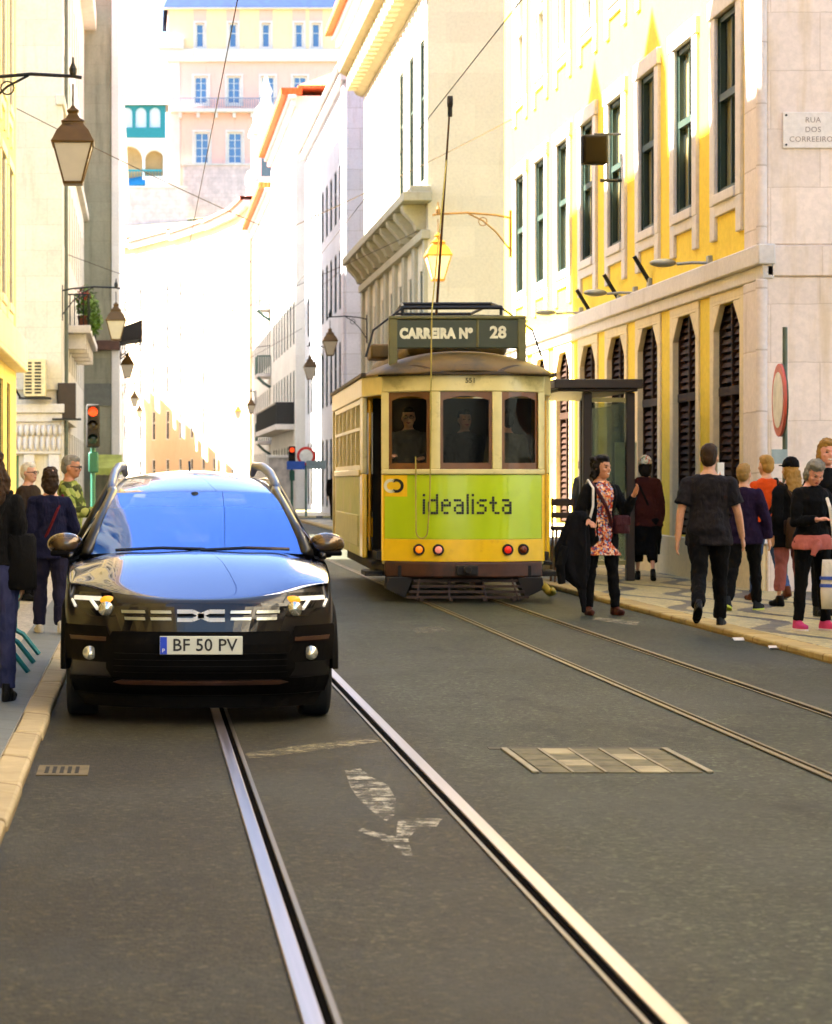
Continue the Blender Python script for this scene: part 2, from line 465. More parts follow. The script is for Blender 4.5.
flat('road_marking', [G(*q) for q in ((410,628),(440,626),(448,632),(416,634))], worn('faded_paint2', lin(120, 112, 92), .46, .7))
flat('road_marking', [G(*q) for q in ((596,617),(640,622),(636,626),(592,620))], worn('faded_paint3', lin(170, 160, 130), .45, .7))

# ---- service cover and drain
cx0, cx1, cy0, cy1 = 1.95, 2.86, 11.92, 12.98
cv = thing('service_cover', 'rectangular metal framed service cover with pale tiles in the road', 'manhole cover', ((cx0+cx1)/2, 12.4, 0))
Mfr = mat('galvanised', lin(130, 122, 98), .6, .3)
f_ = MB()
for a in ((cx0, cy0, cx0+.035, cy1), (cx1-.035, cy0, cx1, cy1)): f_.box((a[0], a[1], 0), (a[2], a[3], .012))
for k in range(1, 5): f_.box((cx0+.04+(cx1-cx0-.08)*k/5-.008, cy0, 0), (cx0+.04+(cx1-cx0-.08)*k/5+.008, cy1, .010))
f_.build('cover_frame', Mfr, cv, bevel=.003)
Mpl = [mat('cover_fill', lin(96, 90, 66), .85, var=.4, scale=9), mat('cover_tile', lin(150, 140, 110), .85, var=.3), mat('cover_dark', lin(70, 64, 50), .85)]
MB().box((cx0-.06, cy1, .0008), (cx1+.03, cy1+.10, .003)).build('tar_joint', Mpl[2], cv)
for i in range(5):
    for j in range(4):
        w_ = (cx1-cx0-.08)/5; x0 = cx0+.04+w_*i+.012; h_ = (cy1-cy0)/4
        k = 1 if (i, j) in ((1, 3), (1, 1), (3, 2), (3, 0)) else 0
        MB().box((x0, cy0+h_*j+.008, 0), (x0+w_-.024, cy0+h_*(j+1)-.008, .006+.002*k)).build('cover_panel', Mpl[k], cv, bevel=.003)
dx, dy = G(63, 771)
dr = thing('street_drain', 'small slotted drain set in concrete beside the left kerb', 'drain', (dx, dy, 0))
MB().box((dx-.13, dy-.2, 0), (dx+.13, dy+.2, .006)).build('surround', mat('drain_concrete', lin(98, 86, 58), .85, var=.35), dr, bevel=.004)
s_ = MB()
for k in range(5): s_.box((dx-.09+k*.038, dy-.13, .0062), (dx-.07+k*.038, dy+.13, .0075))
s_.build('slot', mat('drain_dark', lin(14, 12, 9), .9), dr)

Mscrap = mat('paper_scrap', lin(214, 206, 196), .8)
for k, (px, py, lab) in enumerate(((734, 641, 'small pale paper scrap in the gutter behind the walking man'), (771, 650, 'small pale paper scrap in the gutter nearest the right edge'))):
    gx_, gy_ = G(px, py); m = MB(); m.grid([[(gx_+.05*i, gy_+.05*j, .006+.012*((i*3+j*5+k) % 3)) for i in range(3)] for j in range(3)])
    tag(m.build('paper_scrap', Mscrap, solid=.002), lab, 'litter')
# ================================================================== buildings
def sheet(m, O, U, N, W, H, ops, reveal):
    "wall plane with rectangular openings (u0,u1,v0,v1) and their reveals; N points into the wall"
    O, U, N = Vector(O), Vector(U), Vector(N); V = Vector((0, 0, 1))
    us = sorted({0, W} | {round(o[0], 4) for o in ops} | {round(o[1], 4) for o in ops})
    vv = sorted({0, H} | {round(o[2], 4) for o in ops} | {round(o[3], 4) for o in ops})
    us = [u for u in us if 0 <= u <= W]; vv = [v for v in vv if 0 <= v <= H]
    for i in range(len(us)-1):
        for j in range(len(vv)-1):
            cu, cv_ = (us[i]+us[i+1])/2, (vv[j]+vv[j+1])/2
            if any(o[0] < cu < o[1] and o[2] < cv_ < o[3] for o in ops): continue
            m.quad(O+U*us[i]+V*vv[j], O+U*us[i+1]+V*vv[j], O+U*us[i+1]+V*vv[j+1], O+U*us[i]+V*vv[j+1])
    for (a, b, c, d) in ops:
        q = [O+U*a+V*c, O+U*b+V*c, O+U*b+V*d, O+U*a+V*d]
        for k in range(4):
            m.quad(q[k], q[(k+1) % 4], q[(k+1) % 4]+N*reveal, q[k]+N*reveal)
    return m

def fbox(m, O, U, N, a, b, c, d, n0, n1):
    "box on a facade: along U a..b, up c..d, depth n0..n1 (negative = proud)"
    p = [O+U*a+N*n0+Vector((0,0,c)), O+U*b+N*n0+Vector((0,0,c)), O+U*b+N*n1+Vector((0,0,c)), O+U*a+N*n1+Vector((0,0,c))]
    q = [v+Vector((0,0,d-c)) for v in p]
    return m.add(p+q, [(0,3,2,1),(4,5,6,7),(0,1,5,4),(1,2,6,5),(2,3,7,6),(3,0,4,7)])

M_pane = glassy('window_pane', (.03, .04, .045, 1), .03, 1.5)
M_pane_blue = glassy('window_pane_blue', (.05, .16, .36, 1), .06, 1.6)
M_pane_clear = glassy('clear_pane', (.03, .04, .04, 1), .03, 1.5, (.35, (.85, .88, .84, 1)))
M_curtain = mat('linen_curtain', lin(214, 196, 150), .9, var=.15, scale=3)
M_dkgreen = mat('dark_green_frame', lin(38, 56, 46), .5, var=.1)
M_wframe = mat('white_frame', lin(225, 222, 212), .5, var=.06)
M_louvre = mat('dark_brown_louvre', lin(50, 30, 17), .7, var=.25, spec=.2)
M_lime = stone('pale_limestone', lin(214, 206, 200), joint=.25, blocks=False)
M_limeb = stone('corner_limestone', lin(228, 214, 206), bw=1.5, bh=.78, joint=.5, mort=.012)
M_iron = mat('black_iron', (.012, .012, .012, 1), .5, .3, var=.1)
M_tile = None
def tile_mat(name, c):
    m, nt, b = new_mat(name); T = NT(nt); p = T.pos(); x, y, z = T.xyz(p)
    w = T.m('SINE', T.m('MULTIPLY', T.m('ADD', x, y), 26.0))
    n = T.noise(p, 5, 5, .6)
    T.l(T.ramp(n, [(.3, scl(c, .7)), (.7, scl(c, 1.2))]), b.inputs['Base Color']); b.inputs['Roughness'].default_value = .85
    T.bump(w, b, .6, .05); return m
M_tile = tile_mat('roof_tile', lin(206, 110, 60))
M_zinc = mat('zinc', lin(150, 152, 150), .5, .4)

def window(root, O, U, N, a, b, c, d, depth=.22, frame=M_wframe, pane=M_pane, style='sash', fw=.07, curtain=False, surround=None, sw=.28, proud=.05, name='window', jamb=False):
    O, U, N = Vector(O), Vector(U), Vector(N)
    m = MB()
    if jamb:
        for p_, q_ in ((a-.004, a+.02), (b-.02, b+.004)): fbox(m, O, U, N, p_, q_, c, d, .006, depth+.04)
    fbox(m, O, U, N, a, a+fw, c, d, depth-.05, depth+.03); fbox(m, O, U, N, b-fw, b, c, d, depth-.05, depth+.03)
    fbox(m, O, U, N, a+fw, b-fw, c, c+fw, depth-.05, depth+.03); fbox(m, O, U, N, a+fw, b-fw, d-fw, d, depth-.05, depth+.03)
    mid = (a+b)/2
    if style == 'sash':
        zt = c+(d-c)*.54
        fbox(m, O, U, N, a+fw, b-fw, zt-.05, zt+.05, depth-.07, depth+.02)
        fbox(m, O, U, N, mid-.025, mid+.025, c+fw, zt-.05, depth-.03, depth+.02)
        fbox(m, O, U, N, mid-.02, mid+.02, zt+.05, d-fw, depth-.02, depth+.02)
    elif style == 'french':
        fbox(m, O, U, N, mid-.05, mid+.05, c+fw, d-fw, depth-.05, depth+.02)
        for t in (.25, .5, .75):
            z = c+(d-c)*t
            fbox(m, O, U, N, a+fw, mid-.05, z-.03, z+.03, depth-.03, depth+.02); fbox(m, O, U, N, mid+.05, b-fw, z-.03, z+.03, depth-.03, depth+.02)
    elif style == 'bar':
        zt = c+(d-c)*.6
        fbox(m, O, U, N, a+fw, b-fw, zt-.04, zt+.04, depth-.04, depth+.02)
    w_ = m.build(name, frame, root)
    p = MB(); e = depth+.012
    p.quad(O+U*a+N*e+Vector((0,0,c)), O+U*b+N*e+Vector((0,0,c)), O+U*b+N*e+Vector((0,0,d)), O+U*a+N*e+Vector((0,0,d)))
    q = p.build('pane', pane, w_)
    if curtain:
        k = MB(); n = 22; e = depth+.07
        for side, (u0, u1) in enumerate(((a+.05, a+(b-a)*.47), (b-(b-a)*.45, b-.05))):
            G_ = []
            for z in (c+.05, d-.05):
                G_.append([O+U*(u0+(u1-u0)*i/n)+N*(e+.03*math.sin(i*1.7))+Vector((0,0,z)) for i in range(n+1)])
            k.grid(G_)
        k.build('curtain', M_curtain, w_)
    if surround:
        s = MB(); pr = -proud
        fbox(s, O, U, N, a-sw, a, c-.14, d, pr, .05); fbox(s, O, U, N, b, b+sw, c-.14, d, pr, .05)
        fbox(s, O, U, N, a-sw-.04, b+sw+.04, d, d+sw*.95, pr-.02, .05)
        fbox(s, O, U, N, a-.0, b+.0, c-.14, c, pr-.03, depth-.06)
        fbox(s, O, U, N, a-sw, a, c-.62, c-.14, pr+.004, .04); fbox(s, O, U, N, b, b+sw, c-.62, c-.14, pr+.004, .04)
        fbox(s, O, U, N, a, b, c-.30, c-.14, pr+.004, .04)
        s.build('surround', surround, w_, bevel=.012)
    return w_

def backing(root, O, U, N, W, H, d, m):
    "dark rooms behind the windows, so panes do not show straight through the block"
    O, U, N = Vector(O), Vector(U), Vector(N)
    b = MB(); b.quad(O+N*d, O+U*W+N*d, O+U*W+N*d+Vector((0,0,H)), O+N*d+Vector((0,0,H)))
    return b.build('room_darkness', m, root)
M_room = mat('dark_room', (.012, .011, .010, 1), .9)

def hull(m, x0, x1, y0, y1, H, skip):
    "the other sides of a block"
    c = {'x0': ((x0,y0),(x0,y1)), 'x1': ((x1,y0),(x1,y1)), 'y0': ((x0,y0),(x1,y0)), 'y1': ((x0,y1),(x1,y1))}
    for k, (a, b) in c.items():
        if k in skip: continue
        m.quad((*a, 0), (*b, 0), (*b, H), (*a, H))
    m.quad((x0, y0, H), (x1, y0, H), (x1, y1, H), (x0, y1, H))

def hiproof(root, x0, x1, y0, y1, z, h, ov, m, name='roof', inset=.45):
    a = MB(); X0, X1, Y0, Y1 = x0-ov, x1+ov, y0-ov, y1+ov; cx = (x0+x1)/2; i = min((Y1-Y0)*inset, (x1-x0)/2)
    v = [(X0,Y0,z),(X1,Y0,z),(X1,Y1,z),(X0,Y1,z),(X0,Y0,z+.14),(X1,Y0,z+.14),(X1,Y1,z+.14),(X0,Y1,z+.14),(cx,Y0+i,z+h),(cx,Y1-i,z+h)]
    a.add(v, [(0,3,2,1),(0,1,5,4),(1,2,6,5),(2,3,7,6),(3,0,4,7),(4,5,8),(5,6,9,8),(6,7,9),(7,4,8,9)])
    return a.build(name, m, root)

Y, X_, Zv = Vector((0,1,0)), Vector((1,0,0)), Vector((0,0,1))

# ------------------------------------------------------------------ the yellow house, right
M_yel = stone('yellow_render', (.85, .61, .05, 1), blocks=False, var=.06, stain=(.8, (.72, .47, .03, 1), .56))
M_cream = stone('cream_stone', lin(226, 208, 168), bw=3, bh=1.3, joint=.12, var=.1)
y0, y1, H = 30.2, 52.0, 16.8
rt = thing('yellow_house', 'bright yellow corner house with stone trimmed windows and dark louvred arches', 'house', (WR, y0, 0))
Zc = [32.15+2.51*k for k in range(8)]
gops, uops = [], []
for zc in Zc:
    u = zc-y0
    gops.append((u-.74, u+.74, .66, 3.86))
    for (a, b) in ((5.38, 7.82), (9.55, 11.95), (13.5, 15.6)): uops.append((u-.58, u+.58, a, b))
O = Vector((WR, y0, 0))
m = MB(); sheet(m, O, Y, X_, y1-y0, H, gops+uops, .10)
hull(m, WR, WR+13, y0, y1, H, ('x0', 'y0')); m.build('wall', M_yel, rt)
backing(rt, O+Y*.3, Y, X_, y1-y0-.6, H, 1.2, M_room)
# ground storey: plinth, stone piers proud of the yellow strips
p = MB(); fbox(p, O, Y, X_, 0.002, y1-y0, -.1, .64, -.05, .06)
p.build('plinth', M_cream, rt, bevel=.015)
p = MB()
for zc in Zc:
    u = zc-y0
    for s in (-1, 1):
        a, b = sorted((u+s*.728, u+s*.92))
        fbox(p, O, Y, X_, a, b, .642, 4.02, -.028, .16)
        # canted head of the opening
        q = [(u+s*.74, 3.50), (u+s*.74, 3.86), (u+s*.36, 3.86)]
        v = [O+Y*a_+Zv*b_+X_*n for n in (-.026, .06) for a_, b_ in q]
        p.add(v, [(0,1,2),(5,4,3),(0,3,4,1),(1,4,5,2),(2,5,3,0)])
    fbox(p, O, Y, X_, u-.74, u+.74, 3.861, 4.02, -.027, .05)
p.build('ground_piers', M_cream, rt, bevel=.01)
for zc in Zc:
    u = zc-y0; l = MB(); z = .70
    fbox(l, O, Y, X_, u-.74, u-.68, .66, 3.86, .06, .16); fbox(l, O, Y, X_, u+.68, u+.74, .66, 3.86, .06, .16)
    fbox(l, O, Y, X_, u-.03, u+.03, .66, 3.86, .05, .15); fbox(l, O, Y, X_, u-.68, u+.68, 2.62, 2.74, .04, .16)
    while z < 3.8:
        for (a, b) in ((u-.68, u-.03), (u+.03, u+.68)):
            if 2.56 < z < 2.76: continue
            pts = [O+Y*a+X_*.075+Zv*z, O+Y*b+X_*.075+Zv*z, O+Y*b+X_*.105+Zv*(z+.062), O+Y*a+X_*.105+Zv*(z+.062)]
            l.add(pts+[q+X_*.012+Zv*.012 for q in pts], [(0,1,2,3),(7,6,5,4),(0,4,5,1),(1,5,6,2),(2,6,7,3),(3,7,4,0)])
        z += .105
    s_ = l.build('louvred_shutter', M_louvre, rt)
    k = MB(); fbox(k, O, Y, X_, u-.74, u+.74, .66, 3.86, .17, .19); k.build('shutter_back', M_room, s_)
# string course, corner quoin, end wall
p = MB(); fbox(p, O, Y, X_, -.055, y1-y0+.05, 4.02, 4.20, -.06, .1); fbox(p, O, Y, X_, -.115, y1-y0+.1, 4.20, 4.46, -.12, .1)
p.build('string_course', M_lime, rt, bevel=.02)
p = MB(); fbox(p, O, Y, X_, 0.0, .92, .645, 4.018, -.055, .05); fbox(p, O, Y, X_, 0.0, .86, 4.462, H, -.055, .05)
p.tube([O+Vector((-.05, .004, .66)), O+Vector((-.05, .004, 4.02))], .075, 12); p.tube([O+Vector((-.05, .004, 4.46)), O+Vector((-.05, .004, H))], .07, 12)
p.build('corner_quoin', M_limeb, rt, bevel=.012)
M_end = stone('end_wall_stone', lin(240, 222, 210), bw=1.25, bh=.74, joint=.32, mort=.009, var=.1, stain=(.8, lin(214, 188, 150), .52))
p = MB(); fbox(p, Vector((WR-.02, y0, 0)), X_, Y, 0.03, 13.0, -.1, 4.05, -.03, .1); fbox(p, Vector((WR-.02, y0, 0)), X_, Y, 0.03, 13.0, 4.452, H, -.03, .1)
p.build('end_wall', M_end, rt, bevel=.02)
p = MB(); fbox(p, Vector((WR-.06, y0, 0)), X_, Y, 0.06, 13.0, 4.05, 4.45, -.055, .1); p.build('end_wall_band', M_end, rt, bevel=.02)
for zc in Zc:
    u = zc-y0
    window(rt, O, Y, X_, u-.58, u+.58, 5.38, 7.82, .075, M_dkgreen, fw=.08, jamb=True, pane=M_pane_clear, curtain=True, surround=M_lime, sw=.27)
    for (a, b) in ((9.55, 11.95), (13.5, 15.6)):
        window(rt, O, Y, X_, u-.58, u+.58, a, b, .075, M_wframe, fw=.08, pane=M_pane_clear, curtain=True, surround=M_lime, sw=.27)
p = MB(); fbox(p, O, Y, X_, -.4, y1-y0+.4, 16.2, 16.8, -.35, .1); fbox(p, O, Y, X_, -.2, y1-y0+.2, 15.95, 16.2, -.15, .1); p.build('cornice', M_lime, rt, bevel=.03)
hiproof(rt, WR, WR+13, y0, y1, 16.81, 4, .5, M_tile)
# street name plate
Mplate = stone('marble_plate', lin(232, 222, 214), blocks=False, var=.05)
Mplt = mat('grey_letter', lin(158, 142, 134), .7)
tl = P(783, 112, y0-.06); br = P(843, 148, y0-.06)
sg = thing('street_name_sign', 'pale marble street name plate fixed high on the end wall of the yellow house', 'sign', ((tl.x+br.x)/2, y0-.033, (tl.z+br.z)/2))
MB().box((tl.x, y0-.06, br.z), (br.x, y0-.033, tl.z)).build('plate', Mplate, sg, bevel=.006)
for k, s in enumerate(('RUA', 'DOS', 'CORREEIROS')):
    text('lettering', s, .098, Mplt, sg, (0, -.028, .125-.122*k), ext=.002, space=1.06)
p = MB()
for sx in (0, 1):
    for sz in (0, 1): p.cyl((tl.x+.04+sx*(br.x-tl.x-.08), y0-.066, br.z+.04+sz*(tl.z-br.z-.08)), (tl.x+.04+sx*(br.x-tl.x-.08), y0-.058, br.z+.04+sz*(tl.z-br.z-.08)), .014)
p.build('fixing_bolt', M_iron, sg)

# ------------------------------------------------------------------ next block, with the bracketed cornice
M_r1 = stone('cream_render', lin(222, 210, 184), bw=1.6, bh=.85, joint=.10, var=.06, mort=.008)
M_r1s = stone('grey_stone', lin(172, 164, 140), blocks=False, var=.14)
y0, y1, H = 66.0, 85.0, 16.4
rt = thing('cornice_house', 'pale house with a heavy bracketed stone cornice behind the tram', 'house', (WR, y0, 0))
O = Vector((WR, y0, 0)); ops = []
for k in range(7):
    u = 1.35+k*2.7
    if u+.6 > y1-y0: break
    ops += [(u-.6, u+.6, .3, 3.4), (u-.6, u+.6, 4.6, 7.4)]
    if k < 3: ops += [(u-.55, u+.55, 9.9, 13.9)]
m = MB(); sheet(m, O, Y, X_, y1-y0, H, ops, .12); hull(m, WR, WR+12, y0, y1, H, ('x0', 'y0'))
fbox(m, O, X_, Y, 0, 12, 0, H, 0, .1); m.build('wall', M_r1, rt)
backing(rt, O+Y*.3, Y, X_, y1-y0-.6, H, 1.0, M_room)
for o in ops: window(rt, O, Y, X_, *o, depth=.09, frame=M_dkgreen if o[2] > 4 else M_louvre, style='bar')
p = MB()
for k in range(8):
    u = .0+k*2.7
    fbox(p, O, Y, X_, max(u-.3, .002), min(u+.3, y1-y0), 0, 8.15, -.12, .05)
p.build('pilaster', M_r1s, rt, bevel=.02)
p = MB(); fbox(p, O, Y, X_, -.15, y1-y0+.1, 8.15, 8.4, -.2, .05); fbox(p, O, Y, X_, -.6, y1-y0+.5, 9.15, 9.4, -.75, .05); fbox(p, O, Y, X_, -.35, y1-y0+.3, 9.4, 9.6, -.5, .05)
for k in range(10):
    u = .6+k*2.0
    if u+.4 > y1-y0: break
    pr = [(0, 9.15), (-.68, 9.15), (-.66, 8.98), (-.5, 8.8), (-.34, 8.62), (-.28, 8.45), (0, 8.4)]
    v = [O+X_*a+Zv*b+Y*(u+t) for t in (-.26, .26) for a, b in pr]; n = len(pr)
    p.add(v, [tuple(range(n)), tuple(reversed(range(n, 2*n)))]+[(i, (i+1) % n, (i+1) % n+n, i+n) for i in range(n)])
p.build('cornice', M_r1s, rt, bevel=.02)
p = MB(); pr = [(0, 15.2), (-.25, 15.3), (-.45, 15.6), (-.5, 15.9), (-.85, 16.1), (-.95, 16.4), (0, 16.5)]; n = len(pr)
v = [O+X_*a+Zv*b+Y*t for t in (-.5, y1-y0+.5) for a, b in pr]
p.add(v, [tuple(range(n)), tuple(reversed(range(n, 2*n)))]+[(i, (i+1) % n, (i+1) % n+n, i+n) for i in range(n)])
for k in range(24): fbox(p, O, Y, X_, .1+k*.8, .5+k*.8, 15.35, 16.05, -.62, 0)
p.build('eave_moulding', stone('ochre_stone', lin(190, 172, 130), blocks=False), rt, bevel=.02)
hiproof(rt, WR, WR+12, y0, y1, 16.51, 3, .6, M_tile)

# ------------------------------------------------------------------ plain white blocks further up the right side
M_white = stone('white_render', lin(226, 222, 214), bw=2.2, bh=1.1, joint=.08, var=.06)
M_lilac = stone('grey_white_render', lin(205, 204, 208), bw=1.4, bh=.9, joint=.2, var=.08)
def block(name, label, xf, side, y0, y1, H, m, floors, pitch, first, w=1.15, frame=M_dkgreen, pane=M_pane, roofm=M_tile, roofh=3, depth=11, cornice=M_lime, eave=None, style='bar', cd=.4, surround=None):
    N = X_ if side > 0 else -X_
    rt = thing(name, label, 'house', (xf, y0, 0)); O = Vector((xf, y0, 0)); ops = []
    u = first
    while u+w/2+.1 < y1-y0:
        for (a, b) in floors: ops.append((u-w/2, u+w/2, a, b))
        u += pitch
    mm = MB(); sheet(mm, O, Y, N, y1-y0, H, ops, .12)
    xa, xb = sorted((xf, xf+N.x*depth)); hull(mm, xa, xb, y0, y1, H, ('x0',) if side > 0 else ('x1',)); mm.build('wall', m, rt)
    backing(rt, O+Y*.3, Y, N, y1-y0-.6, H, .9, M_room)
    for o in ops: window(rt, O, Y, N, *o, depth=.08, frame=frame, pane=pane, style=style, surround=surround, sw=.2)
    p = MB(); fbox(p, O, Y, N, -.3, y1-y0+.3, H-.55, H-.2, -cd*.6, .02); fbox(p, O, Y, N, -.45, y1-y0+.45, H-.2, H, -cd, .02); p.build('cornice', cornice, rt, bevel=.03)
    if eave:
        p = MB(); fbox(p, O, Y, N, -.4, y1-y0+.4, H+.01, H+.34, -cd-.35, .3); p.build('tiled_eave', eave, rt)
    hiproof(rt, xa+.3, xb, y0, y1, H+(.35 if eave else .02), roofh, .2, roofm)
    return rt, O
M_orange = tile_mat('orange_tile', lin(226, 104, 42))
fl4 = [(.3, 3.2), (4.6, 7.0), (8.3, 10.7), (11.9, 14.1)]
rt, O = block('white_house', 'white house with grey corner stones across the second side street', WR, 1, 93, 116, 17.6, M_lilac, fl4, 2.3, 2.4)
p = MB(); fbox(p, O, Y, X_, 0, 1.1, 0, 17.0, -.08, .02); fbox(p, O, X_, Y, .02, 4, 0, 17.0, -.08, .02)
p.build('corner_quoin', stone('quoin_lilac', lin(208, 202, 206), bw=1.2, bh=.8, joint=.5), rt, bevel=.02)
p = MB(); p.tube([O+Vector((.9, -.17, 0)), O+Vector((.9, -.17, 16.5))], .07, 8); p.build('downpipe', mat('pipe_green', lin(96, 110, 104), .5), rt)
rt, O = block('tall_white_house', 'tall white house with an orange tiled eave and a dark balcony', WR-.3, 1, 118.5, 141, 20.6, M_white, fl4+[(15.6, 17.8)], 2.6, 1.6, eave=M_orange)
p = MB(); fbox(p, O, Y, -X_, 1.0, 22, 4.0, 4.28, 0, .95); p.build('balcony_slab', M_lime, rt, bevel=.02)
p = MB()
for k in range(90): p.cyl(O+Vector((-.9, 1.1+k*.232, 4.28)), O+Vector((-.9, 1.1+k*.232, 5.3)), .03, n=5)
fbox(p, O, Y, -X_, 1.0, 22, 5.3, 5.38, .86, .94); fbox(p, O, Y, -X_, 1.0, 1.06, 4.28, 5.38, 0, .9)
p.build('balcony_railing', M_iron, rt)
rt, O = block('low_white_house', 'white house with a lower orange tiled eave further up the street', WR-.3, 1, 141.5, 165, 18.8, M_white, fl4, 2.6, 1.6, eave=M_orange)
Mverd = mat('verdigris', lin(70, 96, 88), .6, var=.3, scale=2)
for zz in (3.6, 7.6, 11.6):
    p = MB(); fbox(p, O, X_, Y, -.8, .0, zz, zz+.22, -.02, 3); bs = p.build('balcony_slab', M_lime, rt, bevel=.03)
    p = MB()
    for q in range(7): p.cyl(O+Vector((-.78+q*.13, -.0, zz+.2)), O+Vector((-.78+q*.13, -.0, zz+1.25)), .03, n=4)
    for q in range(22): p.cyl(O+Vector((-.78, q*.14, zz+.2)), O+Vector((-.78, q*.14, zz+1.25)), .025, n=4)
    p.tube([O+Vector((0, 0, zz+1.25)), O+Vector((-.78, 0, zz+1.25)), O+Vector((-.78, 3, zz+1.25))], .045, 5)
    for q in (.0, 1.0): p.tube([O+Vector((0, q, zz-.6)), O+Vector((-.4, q, zz-.35)), O+Vector((-.75, q, zz))], .06, 5)
    p.build('balcony_railing', Mverd, rt)
# attic behind, its eaves showing above
rt, O = block('attic_house', 'attic block with bright orange eaves showing above the white roofs', WR+1.5, 1, 97, 113, 22.6, M_white, [(18.5, 20.8)], 2.8, 1.6, eave=M_orange, depth=8)

# ------------------------------------------------------------------ curved house closing the street
M_och = stone('ochre_render', lin(212, 186, 152), blocks=False, var=.07)
M_palepane = mat('pale_pane', (.036, .036, .040, 1), .9, spec=0, bump=0)
pts = [(7.6, 170), (7.0, 177), (5.2, 186), (2.6, 195), (-.8, 204), (-5.5, 213)]
rt = thing('curved_house', 'long pale ochre house curving across the end of the street', 'house', (7.6, 170, 0))
tops = [21.5, 21.5, 21.6, 21.8, 22.0, 22.2]
m = MB(); ops_all = []
for i in range(len(pts)-1):
    a, b = Vector((*pts[i], 0)), Vector((*pts[i+1], 0)); U = (b-a).normalized(); W = (b-a).length; N = Vector((U.y, -U.x, 0))
    if N.x < 0: N = -N
    n = max(1, int(W/2.6)); ops = []
    for k in range(n):
        u = W*(k+.5)/n
        if i < 1: continue
        for (c, d) in ((1.0, 3.2), (4.8, 7.2), (8.6, 11.0), (12.2, 14.5), (15.8, 17.8)): ops.append((u-.36, u+.36, c, d))
    sheet(m, a, U, N, W, tops[i], ops, .08); ops_all += [(a, U, N, o) for o in ops]
    m.quad(a+Zv*tops[i], b+Zv*tops[i], b+N*12+Zv*tops[i], a+N*12+Zv*tops[i])
    q = MB(); q.quad(a+N*.9, b+N*.9, b+N*.9+Zv*20, a+N*.9+Zv*20); q.build('room_darkness', M_room, rt)
m.quad((7.6, 170, 0), (19, 170, 0), (19, 170, 21.5), (7.6, 170, 21.5)); m.build('wall', M_och, rt)
for a, U, N, o in ops_all[:98]: window(rt, a, U, N, *o, depth=.06, frame=M_wframe, pane=M_palepane, style='bar')
p = MB(); r = MB()
for i in range(len(pts)-1):
    a, b = Vector((*pts[i], 0)), Vector((*pts[i+1], 0)); U = (b-a).normalized(); W = (b-a).length; N = Vector((U.y, -U.x, 0))
    fbox(p, a, U, N, -.03, W+.03, tops[i]-.5-.01*i, tops[i]-.01*i, -.45, .05)
    z = tops[i]; r.add([a-N*.7+Zv*z, b-N*.7+Zv*z, b-N*.7+Zv*(z+.25), a-N*.7+Zv*(z+.25), a+N*6+Zv*(z+.4), b+N*6+Zv*(z+.4)], [(0,1,2,3),(3,2,5,4),(0,4,5,1)])
p.build('cornice', M_lime, rt); r.build('roof', tile_mat('pink_tile', lin(214, 132, 110)), rt)

# baroque tower above the right-hand roofs
M_tw = stone('church_white', lin(228, 224, 220), bw=1.0, bh=.6, joint=.15)
rt = thing('church_tower', 'ornate white stone tower rising above the right hand roofs', 'tower', (9.6, 186, 0))
cx, cy_ = 9.7, 187.0
m = MB(); m.box((cx-1.3, cy_-1.3, 0), (cx+1.3, cy_+1.3, 24)); m.box((cx-1.0, cy_-1.0, 24.6), (cx+1.0, cy_+1.0, 28.5)); m.build('shaft', M_tw, rt, bevel=.05)
m = MB()
for (z, w_) in ((23.4, 1.7), (24.0, 1.55), (24.4, 1.35), (28.5, 1.35), (28.9, 1.15)): m.box((cx-w_, cy_-w_, z), (cx+w_, cy_+w_, z+.4))
m.build('cornice', M_tw, rt, bevel=.06)
m = MB()
for sx in (-1, 1): 
    for sy in (-1, 1): m.cyl((cx+sx*.95, cy_+sy*.95, 24.7), (cx+sx*.95, cy_+sy*.95, 28.4), .24, .2, 10); m.ell((cx+sx*1.25, cy_+sy*1.25, 25.1), (.4, .4, .55))
m.build('column', M_tw, rt, smooth=True)
m = MB(); m.lathe([(1.0, 29.3), (1.05, 30.0), (.8, 30.7), (.45, 31.1), (.35, 31.6), (.5, 32.0), (.3, 32.5), (.08, 33.2)], (cx, cy_, 0), 16); m.build('dome', M_tw, rt, smooth=True)
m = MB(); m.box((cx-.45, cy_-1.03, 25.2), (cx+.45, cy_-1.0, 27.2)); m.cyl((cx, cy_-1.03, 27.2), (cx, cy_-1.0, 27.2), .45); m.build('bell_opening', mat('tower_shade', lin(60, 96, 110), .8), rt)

# ------------------------------------------------------------------ the hill: houses above
m = MB(); n = 26; G_ = []
for j in range(n):
    yy = 222+j*16; row = []
    for i in range(n):
        xx = -160+i*14; t = max(0, min(1, (yy-222)/75)); hh = 35*t*t*(3-2*t)+1.5*math.sin(xx*.05)+.4*math.sin(yy*.11)
        row.append((xx, yy, hh-1.0))
    G_.append(row)
m.grid(G_).build('hill', mat('hill_earth', lin(120, 116, 84), .9, var=.3, scale=.2), smooth=True)['kind'] = 'structure'
M_pink = stone('pink_render', lin(238, 190, 174), blocks=False, var=.06)
M_peach = stone('peach_render', lin(244, 214, 168), blocks=False, var=.05)
M_rub = stone('rubble_stone', lin(222, 200, 196), bw=.8, bh=.5, joint=.2, mort=.05, var=.3)
Zh = 300.0
def HX(px): return (px-VX)*Zh/F
def HZ(py): return CH-(py-VY)*Zh/F
rt = thing('hilltop_house', 'pink and peach hilltop house with blue windows high above the street', 'house', (HX(250), Zh, 30))
xl, xr = HX(168), HX(352); O = Vector((xl, Zh, 0))
ops = []; wins = []
for px in (200, 233, 266, 299, 316): wins.append((px, 23, 48, 4.5, 'top'))
for px in (201, 234, 268, 300): wins.append((px, 76, 104, 7, 'mid'))
